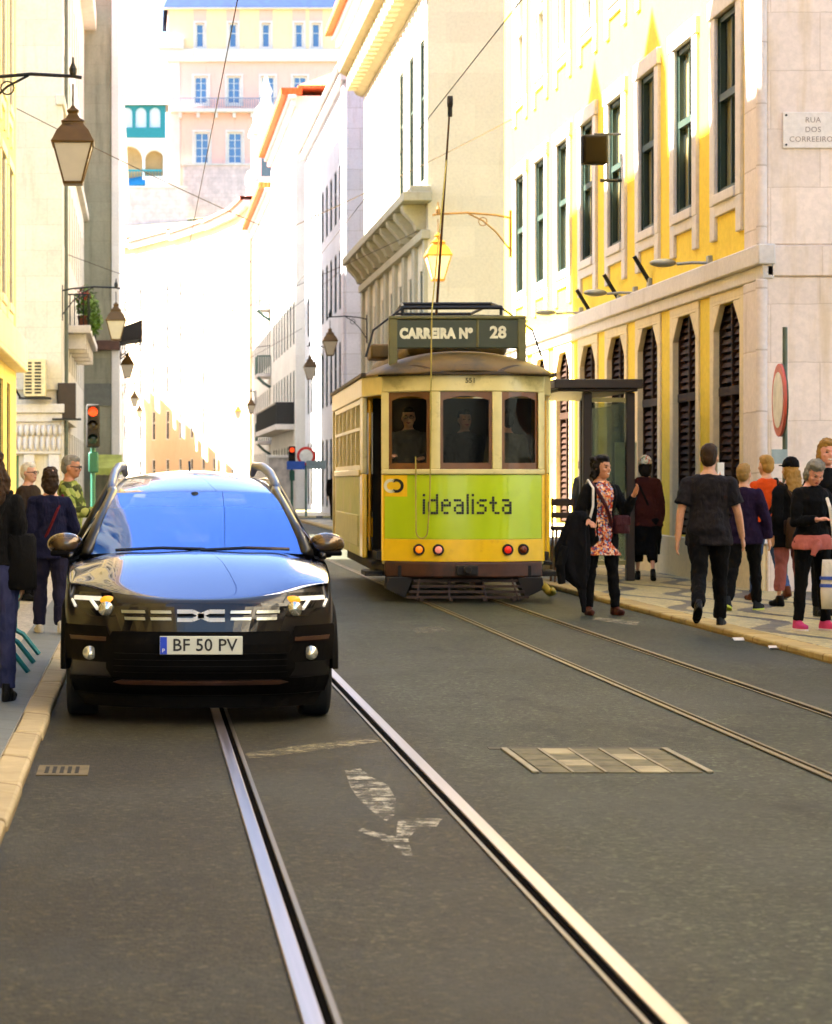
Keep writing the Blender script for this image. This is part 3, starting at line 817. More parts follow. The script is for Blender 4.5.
for px in (202, 235, 268): wins.append((px, 132, 164, 7.5, 'low'))
for (px, a, b, w_, k) in wins: ops.append((HX(px-w_)-xl, HX(px+w_)-xl, HZ(b)-20, HZ(a)-20))
m = MB(); sheet(m, O+Zv*20, X_, Y, xr-xl, HZ(8)-20, ops, .4)
def off20(o): return (o[0], o[1], o[2]+20, o[3]+20)
m2 = MB(); hull(m2, xl, xr, Zh, Zh+16, HZ(8), ('y0',)); m.v and m.build('wall', M_pink, rt); m2.build('wall', M_pink, rt)
backing(rt, O+X_*.3, X_, Y, xr-xl-.6, HZ(4), 1.2, M_room)
for (px, a, b, w_, k), o in zip(wins, ops):
    o = off20(o); wb = window(rt, O, X_, Y, *o, depth=.3, frame=M_wframe, pane=M_pane_blue, style='french' if k != 'top' else 'bar', fw=.22)
    s = MB(); e = .28
    fbox(s, O, X_, Y, o[0]-e, o[0], o[2]-e, o[3]+e, -.1, .05); fbox(s, O, X_, Y, o[1], o[1]+e, o[2]-e, o[3]+e, -.1, .05); fbox(s, O, X_, Y, o[0], o[1], o[3], o[3]+e, -.1, .05); fbox(s, O, X_, Y, o[0], o[1], o[2]-e, o[2], -.1, .05)
    s.build('surround', M_lime, wb)
p = MB(); fbox(p, O, X_, Y, .1, xr-xl, HZ(20), HZ(7), -.06, .02)
p = MB()
# peach top storey as thin render panels between the windows
edges = [HX(170)-xl]+sum([[o[0]-.28, o[1]+.28] for (q, o) in zip(wins, ops) if q[4] == 'top'], [])+[xr-xl]
for i in range(0, len(edges), 2):
    if edges[i+1]-edges[i] > .1: fbox(p, O, X_, Y, edges[i], edges[i+1], HZ(49), HZ(9), -.04, .02)
p.build('top_storey_render', M_peach, rt)
p = MB(); fbox(p, O, X_, Y, -1.2, xr-xl, HZ(62), HZ(49.5), -.5, .05); fbox(p, O, X_, Y, -.6, xr-xl, HZ(9.5), HZ(8), -.6, .05)
fbox(p, O, X_, Y, -.1, 1.5, 25, HZ(62), -.15, .05); fbox(p, O, X_, Y, -1.4, 2.0, HZ(49.5), HZ(39), -.8, .1)
p.build('cornice', M_lime, rt, bevel=.05)
p = MB(); zb = HZ(113)
fbox(p, O, X_, Y, .3, xr-xl, zb, zb+.4, -1.2, .05)
for px in (180, 198, 216, 234, 252): fbox(p, O, X_, Y, HX(px)-xl-.2, HX(px)-xl+.2, zb-.7, zb, -.9, .05)
p.build('balcony_slab', M_lime, rt)
p = MB(); k = .4
while k < xr-xl: p.cyl(O+Vector((k, -1.1, zb+.4)), O+Vector((k, -1.1, zb+1.7)), .035, n=4); k += .3
fbox(p, O, X_, Y, .3, xr-xl, zb+1.65, zb+1.75, -1.15, -1.05); p.build('balcony_railing', mat('blue_grey_iron', lin(120, 132, 160), .5), rt)
p = MB(); p.add([(xl-.6, Zh-.6, HZ(7.9)), (xr, Zh-.6, HZ(7.9)), (xr, Zh+16, HZ(7.9)), (xl-.6, Zh+16, HZ(7.9)), (xl+1, Zh+2, HZ(-25)), (xr, Zh+2, HZ(-25)), (xr, Zh+13, HZ(-25)), (xl+1, Zh+13, HZ(-25))], [(0,1,5,4),(1,2,6,5),(2,3,7,6),(3,0,4,7),(4,5,6,7)])
p.build('mansard_roof', mat('blue_slate', lin(18, 48, 100), .6, var=.25, scale=1.5), rt)
rt2 = thing('retaining_wall', 'mottled rubble retaining wall below the pink hilltop house', 'wall', (HX(210), Zh-1, 25))
MB().box((HX(183), Zh-.7, 20), (HX(330), Zh+.0-.02, HZ(166))).build('masonry', M_rub, rt2)
m = MB(); m.box((HX(183)-.1, Zh-.9, HZ(166)), (HX(330), Zh, HZ(166)+.2)); m.build('coping', M_lime, rt2)

rt = thing('arcade_pavilion', 'small pavilion with teal glazed loggia over two arches on the hill', 'pavilion', (HX(143), Zh-8, 30))
Zp = Zh-8
def AX(px): return (px-VX)*Zp/F
def AZ_(py): return CH-(py-VY)*Zp/F
xa, xb = AX(104), AX(165.5)
def arched(m, O, U, N, W, zb, zt, arches, reveal, seg=12):
    "wall strip zb..zt with arched openings (centre, half width, sill, spring)"
    u = 0
    for (c, hw, sl_, sp) in arches:
        m.quad(O+U*u+Zv*zb, O+U*(c-hw)+Zv*zb, O+U*(c-hw)+Zv*zt, O+U*u+Zv*zt)
        if sl_ > zb: m.quad(O+U*(c-hw)+Zv*zb, O+U*(c+hw)+Zv*zb, O+U*(c+hw)+Zv*sl_, O+U*(c-hw)+Zv*sl_)
        arc = [(c-hw*math.cos(math.pi*i/seg), sp+hw*math.sin(math.pi*i/seg)) for i in range(seg+1)]
        for i in range(seg):
            a, b = arc[i], arc[i+1]
            m.quad(O+U*a[0]+Zv*a[1], O+U*b[0]+Zv*b[1], O+U*b[0]+Zv*zt, O+U*a[0]+Zv*zt)
            m.quad(O+U*a[0]+Zv*a[1], O+U*b[0]+Zv*b[1], O+U*b[0]+Zv*b[1]+N*reveal, O+U*a[0]+Zv*a[1]+N*reveal)
        for s in (-1, 1): m.quad(O+U*(c+s*hw)+Zv*sl_, O+U*(c+s*hw)+Zv*sp, O+U*(c+s*hw)+Zv*sp+N*reveal, O+U*(c+s*hw)+Zv*sl_+N*reveal)
        u = c+hw
    m.quad(O+U*u+Zv*zb, O+U*W+Zv*zb, O+U*W+Zv*zt, O+U*u+Zv*zt)
O = Vector((xa, Zp, 0)); M_teal = mat('teal_paint', lin(24, 128, 138), .5, var=.1); M_wl = stone('white_wall', lin(226, 222, 216), blocks=False)
m = MB(); arched(m, O, X_, Y, xb-xa, 30, AZ_(138), [(AX(129)-xa, 1.65, AZ_(191), AZ_(159)), (AX(154.5)-xa, 1.15, AZ_(176), AZ_(159))], 1.2)
m.box((xa, Zp+5, 20), (xb, Zp+5.3, AZ_(105))); m.box((xb-.3, Zp+.01, 20), (xb, Zp+5, AZ_(106))); m.box((xa, Zp-.01, 24), (xb, Zp+5, 30)); m.build('wall', M_wl, rt)
m = MB(); arched(m, O-Y*.05, X_, Y, xb-xa, AZ_(137.9), AZ_(105), [(AX(px)-xa, 5.4*Zp/F, AZ_(127.5), AZ_(113)) for px in (113, 127, 141, 155)], .25); m.build('loggia_frame', M_teal, rt)
m = MB(); m.box((xa, Zp+.2, AZ_(127.5)), (xb, Zp+.22, AZ_(106))); m.build('loggia_glazing', mat('pale_blind', lin(214, 222, 234), .4, var=.08), rt)
m = MB(); m.add([(xa, Zp-.6, AZ_(105)), (xb+.4, Zp-.6, AZ_(105)), (xb+.4, Zp+6, AZ_(105)), (xa, Zp+6, AZ_(105)), (xa, Zp+2.7, AZ_(93)), (xb-1, Zp+2.7, AZ_(95))], [(0,3,2,1),(0,1,5,4),(1,2,5),(2,3,4,5),(3,0,4)]); m.build('roof', tile_mat('mauve_tile', lin(176, 156, 150)), rt)
m = MB(); m.box((xa, Zp+1.3, 28), (xb-.31, Zp+4.9, AZ_(140)-.1)); m.build('vault_back', stone('vault_ochre', lin(190, 160, 112), blocks=False), rt)
m = MB(); m.box((AX(118), Zp-.12, AZ_(171.5)), (AX(162), Zp-.02, AZ_(169.5)))
for px in range(118, 163, 3): m.box((AX(px)-.04, Zp-.1, AZ_(177)), (AX(px)+.04, Zp-.03, AZ_(171.5)))
m.build('railing', M_teal, rt)
m = MB(); m.cyl((AX(156), Zp+2, AZ_(95)), (AX(156), Zp+2, AZ_(82)), .06, .02, 6); m.build('finial', M_iron, rt)
aw = MB(); aw.add([(AX(120), Zp-.2, AZ_(188)), (AX(145), Zp-.2, AZ_(186)), (AX(146), Zp+.6, AZ_(177)), (AX(124), Zp+.6, AZ_(180))], [(0,1,2,3)])
tag(aw.build('blue_awning', mat('blue_canvas', lin(8, 110, 160), .7), solid=.3), 'blue canvas awning under the arch of the teal pavilion', 'awning')
rt = thing('terrace_wall', 'mottled stone terrace wall below the teal pavilion', 'wall', (HX(140), Zh-12, 20))
MB().box((HX(100), Zh-10, 14), (HX(186), Zh-9.2, AZ_(190))).build('masonry', M_rub, rt)
m = MB(); m.box((HX(100), Zh-10.1, AZ_(190)), (HX(186), Zh-9.1, AZ_(190)+.25)); m.build('coping', M_lime, rt)

# ------------------------------------------------------------------ left side
M_lyel = stone('warm_yellow_render', lin(232, 208, 132), blocks=False, var=.08)
M_lcream = stone('cream_stone_left', lin(226, 216, 196), bw=1.2, bh=.72, joint=.3)
y0, y1, H = -14.0, 45.0, 17.4
rt = thing('left_yellow_house', 'pale yellow house at the left edge with tall windows and dormers', 'house', (WL, y0, 0))
O = Vector((WL, y0, 0)); ops = []
u = 1.5
while u+.6 < y1-y0:
    ops += [(u-.55, u+.55, .4, 3.2), (u-.55, u+.55, 4.6, 7.0), (u-.55, u+.55, 8.1, 10.5), (u-.55, u+.55, 11.6, 13.8), (u-.55, u+.55, 14.6, 16.2)]; u += 2.2
m = MB(); sheet(m, O, Y, -X_, y1-y0, H, ops, .14); hull(m, WL-12, WL, y0, y1, H, ('x1',)); m.build('wall', M_lyel, rt)
backing(rt, O+Y*.3, Y, -X_, y1-y0-.6, H, .9, M_room)
for o in ops[-40:]: window(rt, O, Y, -X_, *o, depth=.09, frame=M_dkgreen, style='bar', surround=M_lcream if o[2] > 1 else None, sw=.18)
p = MB(); fbox(p, O, Y, -X_, -.3, y1-y0+.3, 16.7, 17.4, -.4, .05); fbox(p, O, Y, -X_, 0, y1-y0+.04, 3.5, 4.1, -.22, .05); p.build('cornice', M_lcream, rt, bevel=.03)
hiproof(rt, WL-12, WL, y0, y1, 17.41, 3.2, .35, M_tile)
for yd in (2.4, 7.6, 12.8, 18.0, 23.2, 28.4, 33.5, 38.4, 43.1):
    d = MB(); d.box((WL-3.2, yd-.85, 17.5), (WL-.25, yd+.85, 19.3)); d.build('dormer', M_lcream, rt)
    d = MB(); d.add([(WL-.05, yd-1.0, 19.3), (WL-.05, yd+1.0, 19.3), (WL-.05, yd, 20.4), (WL-3.6, yd-1.0, 19.3), (WL-3.6, yd+1.0, 19.3), (WL-3.6, yd, 20.4)], [(0,1,2),(3,5,4),(0,2,5,3),(2,1,4,5),(0,3,4,1)]); d.build('dormer_roof', M_tile, rt)

y0, y1, H = 67.0, 97.0, 20.5
rt = thing('left_cream_house', 'cream house with stone corner, balcony and shopfronts beside the traffic light', 'house', (WL, y0, 0))
O = Vector((WL, y0, 0)); ops = []
u = 3.2
while u+.6 < y1-y0:
    ops += [(u-.55, u+.55, .3, 3.0), (u-.55, u+.55, 5.0, 7.4), (u-.55, u+.55, 8.6, 11.0), (u-.55, u+.55, 12.0, 14.4), (u-.55, u+.55, 15.6, 17.8)]; u += 2.6
m = MB(); sheet(m, O, Y, -X_, y1-y0, H, ops, .14); hull(m, WL-12, WL, y0, y1, H, ('x1', 'y0'))
fbox(m, O-X_*12, X_, Y, 0, 12, 0, H, 0, .1); m.build('wall', M_lcream, rt)
backing(rt, O+Y*.3, Y, -X_, y1-y0-.6, H, .9, M_room)
for o in ops: window(rt, O, Y, -X_, *o, depth=.09, frame=M_dkgreen, style='bar')
p = MB(); fbox(p, O, Y, -X_, 0, 1.2, 0, H, -.12, .05); fbox(p, O-X_*1.3, X_, Y, 0, 1.42, 4.0, H, -.1, .05)
fbox(p, O, Y, -X_, 1.4, 1.75, 0, H, -.06, .05)
p.build('corner_pilaster', M_lcream, rt, bevel=.02)
p = MB(); fbox(p, O-X_*1.35, X_, Y, 0, 1.5, 3.1, 3.35, -.3, .05); fbox(p, O-X_*1.35, X_, Y, -.05, 1.55, 3.35, 3.6, -.4, .05); fbox(p, O-X_*1.35, X_, Y, .05, 1.45, 2.2, 3.1, -.2, .05)
for k in range(9): p.ell(O+Vector((-1.22+k*.16, -.22, 2.50)), (.07, .09, .22)); p.ell(O+Vector((-1.18+k*.16, -.26, 2.86)), (.08, .10, .16))
p.build('capital', M_lime, rt, bevel=.02)
for sx in (-3.35, -2.5, -.95, -.25):
    p = MB(); fbox(p, O+X_*sx, X_, Y, 0, .3, 0, 2.2, -.16, .05); p.build('shop_pier', M_lime, rt, bevel=.02)
Mshop = mat('yellow_shopfront', lin(236, 190, 62), .5, var=.12)
p = MB(); fbox(p, O-X_*3.6, X_, Y, 0, 2.2, 2.3, 3.3, -.25, .05); fbox(p, O-X_*3.0, X_, Y, 0, .45, 0, 2.2, -.1, .05); fbox(p, O-X_*1.9, X_, Y, .0, .5, 0, 2.2, -.1, .05)
p.build('shopfront', Mshop, rt, bevel=.02)
p = MB(); fbox(p, O-X_*2.1, X_, Y, .05, 1.0, 0.3, 2.15, -.02, .04); p.build('shop_window', mat('shop_glass', lin(60, 110, 90), .1), rt)
p = MB(); fbox(p, O, Y, -X_, 1.9, 12, 3.2, 3.5, -.2, .05); p.build('shop_fascia', M_lcream, rt)
p = MB(); fbox(p, O, Y, -X_, 8.0, 19, 6.1, 6.35, -.75, .05)
for k in range(5): fbox(p, O, Y, -X_, 8.3+k*2.5, 8.55+k*2.5, 5.6, 6.1, -.6, .05)
p.build('balcony_slab', M_lime, rt, bevel=.03)
p = MB()
for k in range(60): p.cyl(O+Vector((.7, 8.1+k*.18, 6.35)), O+Vector((.7, 8.1+k*.18, 7.3)), .018, n=4)
for k in range(5): p.cyl(O+Vector((.1+k*.14, 8.05, 6.35)), O+Vector((.1+k*.14, 8.05, 7.3)), .018, n=4)
p.tube([O+Vector((0, 8.05, 7.32)), O+Vector((.7, 8.05, 7.32)), O+Vector((.7, 19, 7.32))], .03, 6); p.build('balcony_railing', M_iron, rt)
p = MB(); p.tube([O+Vector((.16, 2.6, .2)), O+Vector((.16, 2.6, 19))], .055, 8); p.build('downpipe', mat('dark_pipe', lin(96, 104, 92), .5), rt)
p = MB(); fbox(p, O, Y, -X_, -.4, y1-y0, 19.8, 20.5, -.5, .05); fbox(p, O, Y, -X_, -.2, y1-y0, 12.0, 12.3, -.2, .05); p.build('cornice', M_lcream, rt, bevel=.03)
hiproof(rt, WL-12, WL, y0, y1, 20.51, 3, .4, M_tile)

M_grey = stone('grey_green_stone', lin(150, 148, 126), bw=1.3, bh=.8, joint=.3, var=.16, stain=(.8, lin(112, 112, 92), .5))
rt = thing('grey_tower_house', 'narrow grey stone house standing forward at the left of the street', 'house', (-1.05, 97, 0))
m = MB(); m.box((-9, 97.02, 0), (-1.05, 107, 25)); m.build('wall', M_grey, rt)
p = MB(); p.box((-2.5, 96.7, 6.75), (-.95, 97.0, 7.15)); p.build('stone_band', mat('rust_brown', lin(84, 58, 46), .8), rt, bevel=.02)
p = MB(); p.box((-2.45, 96.95, 4.5), (-1.2, 97.0, 5.4)); p.build('wall_panel', mat('grey_panel', lin(104, 106, 96), .8), rt)
hiproof(rt, -9, -1.05, 97.02, 107, 25.02, 2, .2, M_tile)
p = MB(); p.box((-1.28, 96.93, 0), (-.97, 107.02, 25)); p.build('corner_quoin', M_white, rt, bevel=.02)
rt, O = block('pale_house', 'pale house with lamps just beyond the grey stone house', -1.3, -1, 114, 166, 20.0, M_white, fl4, 2.7, 1.5)

# unseen block added beside and behind the camera, cutting the street's sky light
rt = thing('unseen_right_block', 'unseen pale block added on the right to cut the sky light', 'house', (WR, 20, 0)); O = Vector((WR, -14, 0))
ops = []
u = 1.6
while u+.6 < 34:
    ops += [(u-.55, u+.55, .4, 3.2), (u-.55, u+.55, 4.6, 7.0), (u-.55, u+.55, 8.3, 10.7), (u-.55, u+.55, 12, 14.2)]; u += 2.6
m = MB(); sheet(m, O, Y, X_, 34, 16.5, ops, .14); hull(m, WR, WR+12, -14, 20, 16.5, ('x0',)); m.build('wall', M_lcream, rt)
backing(rt, O+Y*.3, Y, X_, 33.4, 16.5, .9, M_room)
for o in ops: window(rt, O, Y, X_, *o, depth=.09, frame=M_dkgreen, style='bar')
hiproof(rt, WR, WR+12, -14, 20, 16.52, 3, .4, M_tile)

rt, O = block('far_left_house', 'tall house round the bend on the left, shading the curved house', -4.0, -1, 172, 202, 12.6, M_white, fl4, 2.7, 1.5)
for k in range(5):
    p = MB(); p.box((-7, 174+k*5.6, 12.7), (-4.2, 176.6+k*5.6, 14.6)); p.build('dormer', M_white, rt)
# ================================================================== the tram
M_tcream = mat('tram_cream', lin(226, 208, 136), .35, var=.07, coat=.3, stain=(3.2, lin(186, 166, 96), .58))
M_tlime = mat('tram_lime', lin(188, 210, 8), .28, var=.06, scale=1.6, coat=.5, stain=(2.0, lin(174, 196, 12), .58))
M_tlime2 = mat('tram_lime_dusty', lin(160, 166, 50), .45, var=.12, stain=(1.5, lin(176, 164, 96), .5))
M_tyel = mat('tram_yellow', lin(250, 198, 8), .3, var=.06, coat=.4, stain=(3.5, lin(226, 164, 10), .58))
M_tbrown = mat('tram_bumper_brown', lin(72, 36, 12), .55, var=.3, stain=(4, lin(40, 24, 12), .5))
M_troof = mat('tram_roof_ochre', lin(104, 78, 16), .6, var=.3, scale=2.5, stain=(1.5, lin(62, 50, 18), .48))
M_troof2 = mat('tram_roof_trim', lin(62, 44, 14), .6, var=.25)
M_tsign = mat('tram_sign_green', lin(52, 58, 34), .5, var=.1)
M_twood = mat('tram_window_wood', lin(112, 66, 20), .45, var=.2, coat=.3)
M_tdark = mat('tram_underside', lin(24, 18, 12), .8, var=.3)
M_tint = mat('tram_interior', lin(40, 28, 16), .8, var=.2)
M_tglass = glassy('tram_glass', (.012, .012, .010, 1), .03, 1.45, (.22, (.72, .70, .62, 1)))
M_black = mat('black_lettering', (.012, .012, .01, 1), .6)
M_letter = mat('cream_lettering', lin(228, 222, 188), .7)
TX, TZ = 3.87, 28.5
tram = thing('tram', 'yellow and lime vintage tram showing line 28, standing on the right track', 'tram', (TX, TZ, 0))
LT = dict(local=True)
# plan outline (half, right side): front centre, front facet corner, body corner; mirrored
FP = [(-.97, .34), (-.52, .06), (-.36, 0), (.36, 0), (.52, .06), (.97, .34)]
def fy(x):
    "depth of the curved front at x"
    for (a, ya), (b, yb) in zip(FP, FP[1:]):
        if a <= x <= b: return ya+(yb-ya)*(x-a)/(b-a)
    return .34
def front(m, x0, x1, z0, z1, n0, n1, step=.08):
    "piece of the curved front, n0..n1 behind (positive) or proud of (negative) the skin"
    xs = sorted({x0, x1} | {p[0] for p in FP if x0 < p[0] < x1})
    G0 = [(x, fy(x)+n0) for x in xs]; G1 = [(x, fy(x)+n1) for x in xs]; k = len(xs)
    v = [(x, y, z0) for x, y in G0]+[(x, y, z1) for x, y in G0]+[(x, y, z0) for x, y in G1]+[(x, y, z1) for x, y in G1]
    f = []
    for i in range(k-1):
        f += [(i, i+1, i+1+k, i+k), (2*k+i, 3*k+i, 3*k+i+1, 2*k+i+1), (i, 2*k+i, 2*k+i+1, i+1), (i+k, i+1+k, i+1+3*k, i+3*k)]
    f += [(0, k, 3*k, 2*k), (k-1, 3*k-1, 4*k-1, 2*k-1)]
    return m.add(v, f)
L_, HW = 8.0, 1.16
# lower front panels
front(MB(), -.95, .95, .76, 1.535, 0, .05).build('front_panel', M_tlime, tram, local=True, bevel=.006)
front(MB(), -.95, .95, .49, .758, -.004, .05).build('front_band', M_tyel, tram, local=True, bevel=.006)
for a_, b_ in ((-.985, -.95), (.95, .985)): front(MB(), a_, b_, .49, 1.535, -.006, .06).build('corner_strip', M_tyel, tram, local=True)
front(MB(), -.95, .95, .30, .488, -.05, .10).build('bumper', M_tbrown, tram, local=True, bevel=.02)
m = MB(); m.box((-.13, -.13, .33), (.13, -.04, .45)); m.cyl((0, -.2, .40), (0, -.1, .40), .05, n=10); m.build('coupler', M_tdark, tram, local=True, bevel=.015)
# sill rail, pillars, header
m = MB(); front(m, -.985, .985, 1.537, 1.60, -.03, .06); m.build('sill_rail', M_tcream, tram, local=True, bevel=.012)
m = MB(); front(m, -.985, .985, 2.53, 2.76, -.012, .06); m.build('header', M_tcream, tram, local=True, bevel=.02)
m = MB()
for a, b in ((-.985, -.90), (-.43, -.31), (.31, .43), (.90, .985)): front(MB(), a, b, 1.60, 2.53, -.01, .07).build('front_pillar', M_tcream, tram, local=True, bevel=.012)
for (a, b) in ((-.90, -.43), (-.31, .31), (.43, .90)):
    wf = MB(); t = .036
    front(wf, a, a+t, 1.60, 2.53, .02, .06); front(wf, b-t, b, 1.60, 2.53, .02, .06); front(wf, a+t, b-t, 1.60, 1.675, .02, .06); front(wf, a+t, b-t, 2.48, 2.53, .02, .06)
    # cambered head
    n = 8; xs = [a+t+(b-a-2*t)*i/n for i in range(n+1)]
    for i in range(n):
        z0 = [2.48-.07*(2*abs((x-(a+b)/2)/(b-a)))**2 for x in (xs[i], xs[i+1])]
        p = [(xs[i], fy(xs[i])+.022, z0[0]), (xs[i+1], fy(xs[i+1])+.022, z0[1]), (xs[i+1], fy(xs[i+1])+.022, 2.485), (xs[i], fy(xs[i])+.022, 2.485)]
        wf.quad(*p)
    wo = wf.build('front_window', M_twood, tram, local=True)
    g_ = MB(); xs = sorted({a+t, b-t} | {p[0] for p in FP if a+t < p[0] < b-t})
    for x0, x1 in zip(xs, xs[1:]): g_.quad((x0, fy(x0)+.04, 1.675), (x1, fy(x1)+.04, 1.675), (x1, fy(x1)+.04, 2.48), (x0, fy(x0)+.04, 2.48))
    g_.build('glass', M_tglass, wo, local=True)
# body sides: vestibule post, doorway, saloon side with five panes
for s in (-1, 1):
    X = s*HW
    def sb(m, y0, y1, z0, z1, n0=0, n1=.06):
        a, b = sorted((X+s*-n0, X-s*n1)); return m.box((a, y0, z0), (b, y1, z1))
    m = MB(); sb(m, 1.12, 1.55, 1.55, 2.76); sb(m, 1.10, L_-.4, 2.50, 2.78, -.012)
    for z0, z1, w_ in ((2.50, 2.78, 0),): m.add([(s*.985, .34, z0), (s*1.172, 1.1, z0), (s*1.11, 1.1, z0), (s*.93, .34, z0), (s*.985, .34, z1), (s*1.172, 1.1, z1), (s*1.11, 1.1, z1), (s*.93, .34, z1)], [(0,1,2,3),(4,5,6,7),(0,1,5,4),(1,2,6,5),(2,3,7,6),(3,0,4,7)])
    m.box((s*.975, .35, .45), (s*.91, .42, 2.5))
    m.build('side_frame', M_tcream, tram, local=True, bevel=.015)
    m = MB(); sb(m, 1.12, 1.55, .50, 1.545, -.004); m.build('door_post', M_tyel, tram, local=True, bevel=.015)
    m = MB(); sb(m, 1.552, 6.9, .50, 1.52); m.build('side_panel', M_tlime2, tram, local=True, bevel=.01)
    m = MB(); sb(m, 1.9, 6.6, .62, 1.02, -.012, .02); m.build('side_board', mat('side_board', lin(178, 176, 120), .5, var=.15), tram, local=True, bevel=.008)
    m = MB(); sb(m, 1.552, 6.9, 1.522, 1.60, -.025); m.build('side_rail', M_tcream, tram, local=True, bevel=.01)
    for k in range(6):
        a = 1.58+k*.89; wf = MB()
        sb(wf, a, a+.06, 1.602, 2.49); sb(wf, a+.83, a+.89, 1.602, 2.49); sb(wf, a+.06, a+.83, 1.602, 1.66); sb(wf, a+.06, a+.83, 2.1, 2.14); sb(wf, a+.06, a+.83, 2.43, 2.49); sb(wf, a+.43, a+.46, 1.66, 2.43)
        wo = wf.build('side_window', M_tcream, tram, local=True)
        g_ = MB(); g_.quad((X-s*.03, a+.06, 1.66), (X-s*.03, a+.83, 1.66), (X-s*.03, a+.83, 2.43), (X-s*.03, a+.06, 2.43)); g_.build('glass', M_tglass, wo, local=True)
    m = MB(); sb(m, 6.92, 7.02, .45, 2.5); sb(m, 7.6, L_-.3, .45, 2.5); m.build('rear_post', M_tcream, tram, local=True)
    # folding door leaf set back, brass rail
    m = MB(); m.box((s*.955, .43, .52), (s*.93, .74 if s < 0 else 1.1, 2.48)); m.build('door_leaf', M_twood if s < 0 else M_tyel, tram, local=True, bevel=.01)
    m = MB(); m.cyl((X-s*.08, .95, .6), (X-s*.08, .95, 2.45), .018, n=8); m.build('grab_rail', mat('brass', lin(190, 150, 60), .3, .9), tram, local=True)
    m = MB(); sb(m, .45, 1.12, .30, .36, -.02, .2); sb(m, .48, 1.10, .44, .48, .06, .3); m.build('step', M_tdark, tram, local=True, bevel=.01)
# rear wall, floor, interior, seats
m = MB(); m.box((-1.0, L_-.06, .45), (1.0, L_, 1.55)); m.box((-1.0, L_-.06, 2.5), (1.0, L_, 2.76))
for x in (-1.0, -.36, .28, .92): m.box((x, L_-.05, 1.55), (x+.08, L_-.01, 2.5))
m.build('rear_wall', M_tyel, tram, local=True)
m = MB(); m.box((-1.04, .35, .50), (1.04, L_-.07, .60)); m.build('floor', M_tdark, tram, local=True)
m = MB(); m.box((-1.0, 1.55, .6), (-.42, 1.60, 2.5)); m.box((.42, 1.55, .6), (1.0, 1.60, 2.5)); m.box((-.419, 1.57, .6), (.419, 1.60, 2.5)); m.build('bulkhead', M_tint, tram, local=True)
m = MB(); m.box((-1.03, .32, 2.77), (1.03, L_-.1, 2.79)); m.build('ceiling', M_tint, tram, local=True)
m = MB()
for k in range(5):
    for x in (-.75, .75): m.cbox((x, 2.2+k*.95, 1.02), (.42, .4, .08)); m.cbox((x, 2.42+k*.95, 1.3), (.42, .06, .5))
m.build('seats', M_twood, tram, local=True, bevel=.02)['label'] = 'brown saloon seats in rows'
m = MB(); m.box((-.28, .22, .62), (.02, .42, 1.5)); m.cyl((-.13, .3, 1.5), (-.13, .3, 1.58), .13, n=14); m.build('controller', M_tint, tram, local=True, bevel=.02)
# roof: low dome over the front, clerestory hump behind
def roofprof(t): return [( -1.19*t, 0), (-1.10*t, .09), (-.80*t, .21), (-.45*t, .30), (0, .335), (.45*t, .30), (.80*t, .21), (1.10*t, .09), (1.19*t, 0)]
G_ = []
for (y, t, zb, k) in ((.02, .52, 2.745, .10), (.10, .80, 2.745, .42), (.26, .90, 2.745, .72), (.5, .94, 2.745, .92), (.9, 1.0, 2.745, 1.0), (4, 1.0, 2.745, 1.0), (7.2, 1.0, 2.745, .98), (7.7, .95, 2.745, .7), (8.0, .6, 2.745, .12)):
    G_.append([(x, y-(.06 if y < .3 else 0)-(.10*(1-min(1, abs(x)/.6)) if y < .2 else 0), zb+z*k) for x, z in roofprof(t)])
m = MB(); m.grid(G_); m.build('roof', M_troof, tram, local=True, smooth=True, sub=2, solid=.03)
m = MB(); front(m, -1.03, 1.03, 2.725, 2.765, -.09, .02); m.box((-1.20, .8, 2.74), (-1.14, 7.7, 2.79)); m.box((1.14, .8, 2.74), (1.20, 7.7, 2.79)); m.build('gutter', M_troof2, tram, local=True, bevel=.008)
m = MB()
for (a, b) in ((-.92, -.36), (-.31, .31), (.36, .92)):  # scalloped vents over the windows
    n = 8; xs = [a+(b-a)*i/n for i in range(n+1)]
    for i in range(n):
        h = [.075*(1-(2*(x-(a+b)/2)/(b-a))**2)+.012 for x in xs[i:i+2]]
        y = [fy(x)-.085 for x in xs[i:i+2]]
        m.add([(xs[i], y[0], 2.766), (xs[i+1], y[1], 2.766), (xs[i+1], y[1]+.03, 2.766+h[1]), (xs[i], y[0]+.03, 2.766+h[0]), (xs[i], y[0]+.2, 2.766), (xs[i+1], y[1]+.2, 2.766), (xs[i+1], y[1]+.2, 2.766+h[1]), (xs[i], y[0]+.2, 2.766+h[0])], [(0,1,2,3),(3,2,6,7)])
m.build('roof_scallop', M_troof2, tram, local=True)
m = MB(); m.box((-.62, .95, 3.0), (.62, 7.0, 3.22)); m.build('clerestory', M_troof, tram, local=True, bevel=.09, bseg=4)
# destination board
m = MB(); m.box((-.86, .40, 3.07), (.74, .52, 3.42)); board = m.build('destination_board', M_tsign, tram, local=True, bevel=.012)
m = MB(); m.box((-.89, .385, 3.425), (.77, .54, 3.465)); m.box((-.89, .387, 2.86), (-.79, .53, 3.424)); m.box((.67, .387, 2.86), (.77, .53, 3.424)); m.box((.17, .392, 3.08), (.20, .41, 3.42)); m.build('board_frame', mat('board_frame', lin(98, 92, 40), .5, var=.15), board, local=True, bevel=.01)
text('lettering', 'CARREIRA Nº', .165, M_letter, board, (-.32, .394, 3.245), off=.011, sx=.83, space=1.08)
text('lettering', '28', .20, M_letter, board, (.43, .390, 3.255), off=.007, sx=1.0)
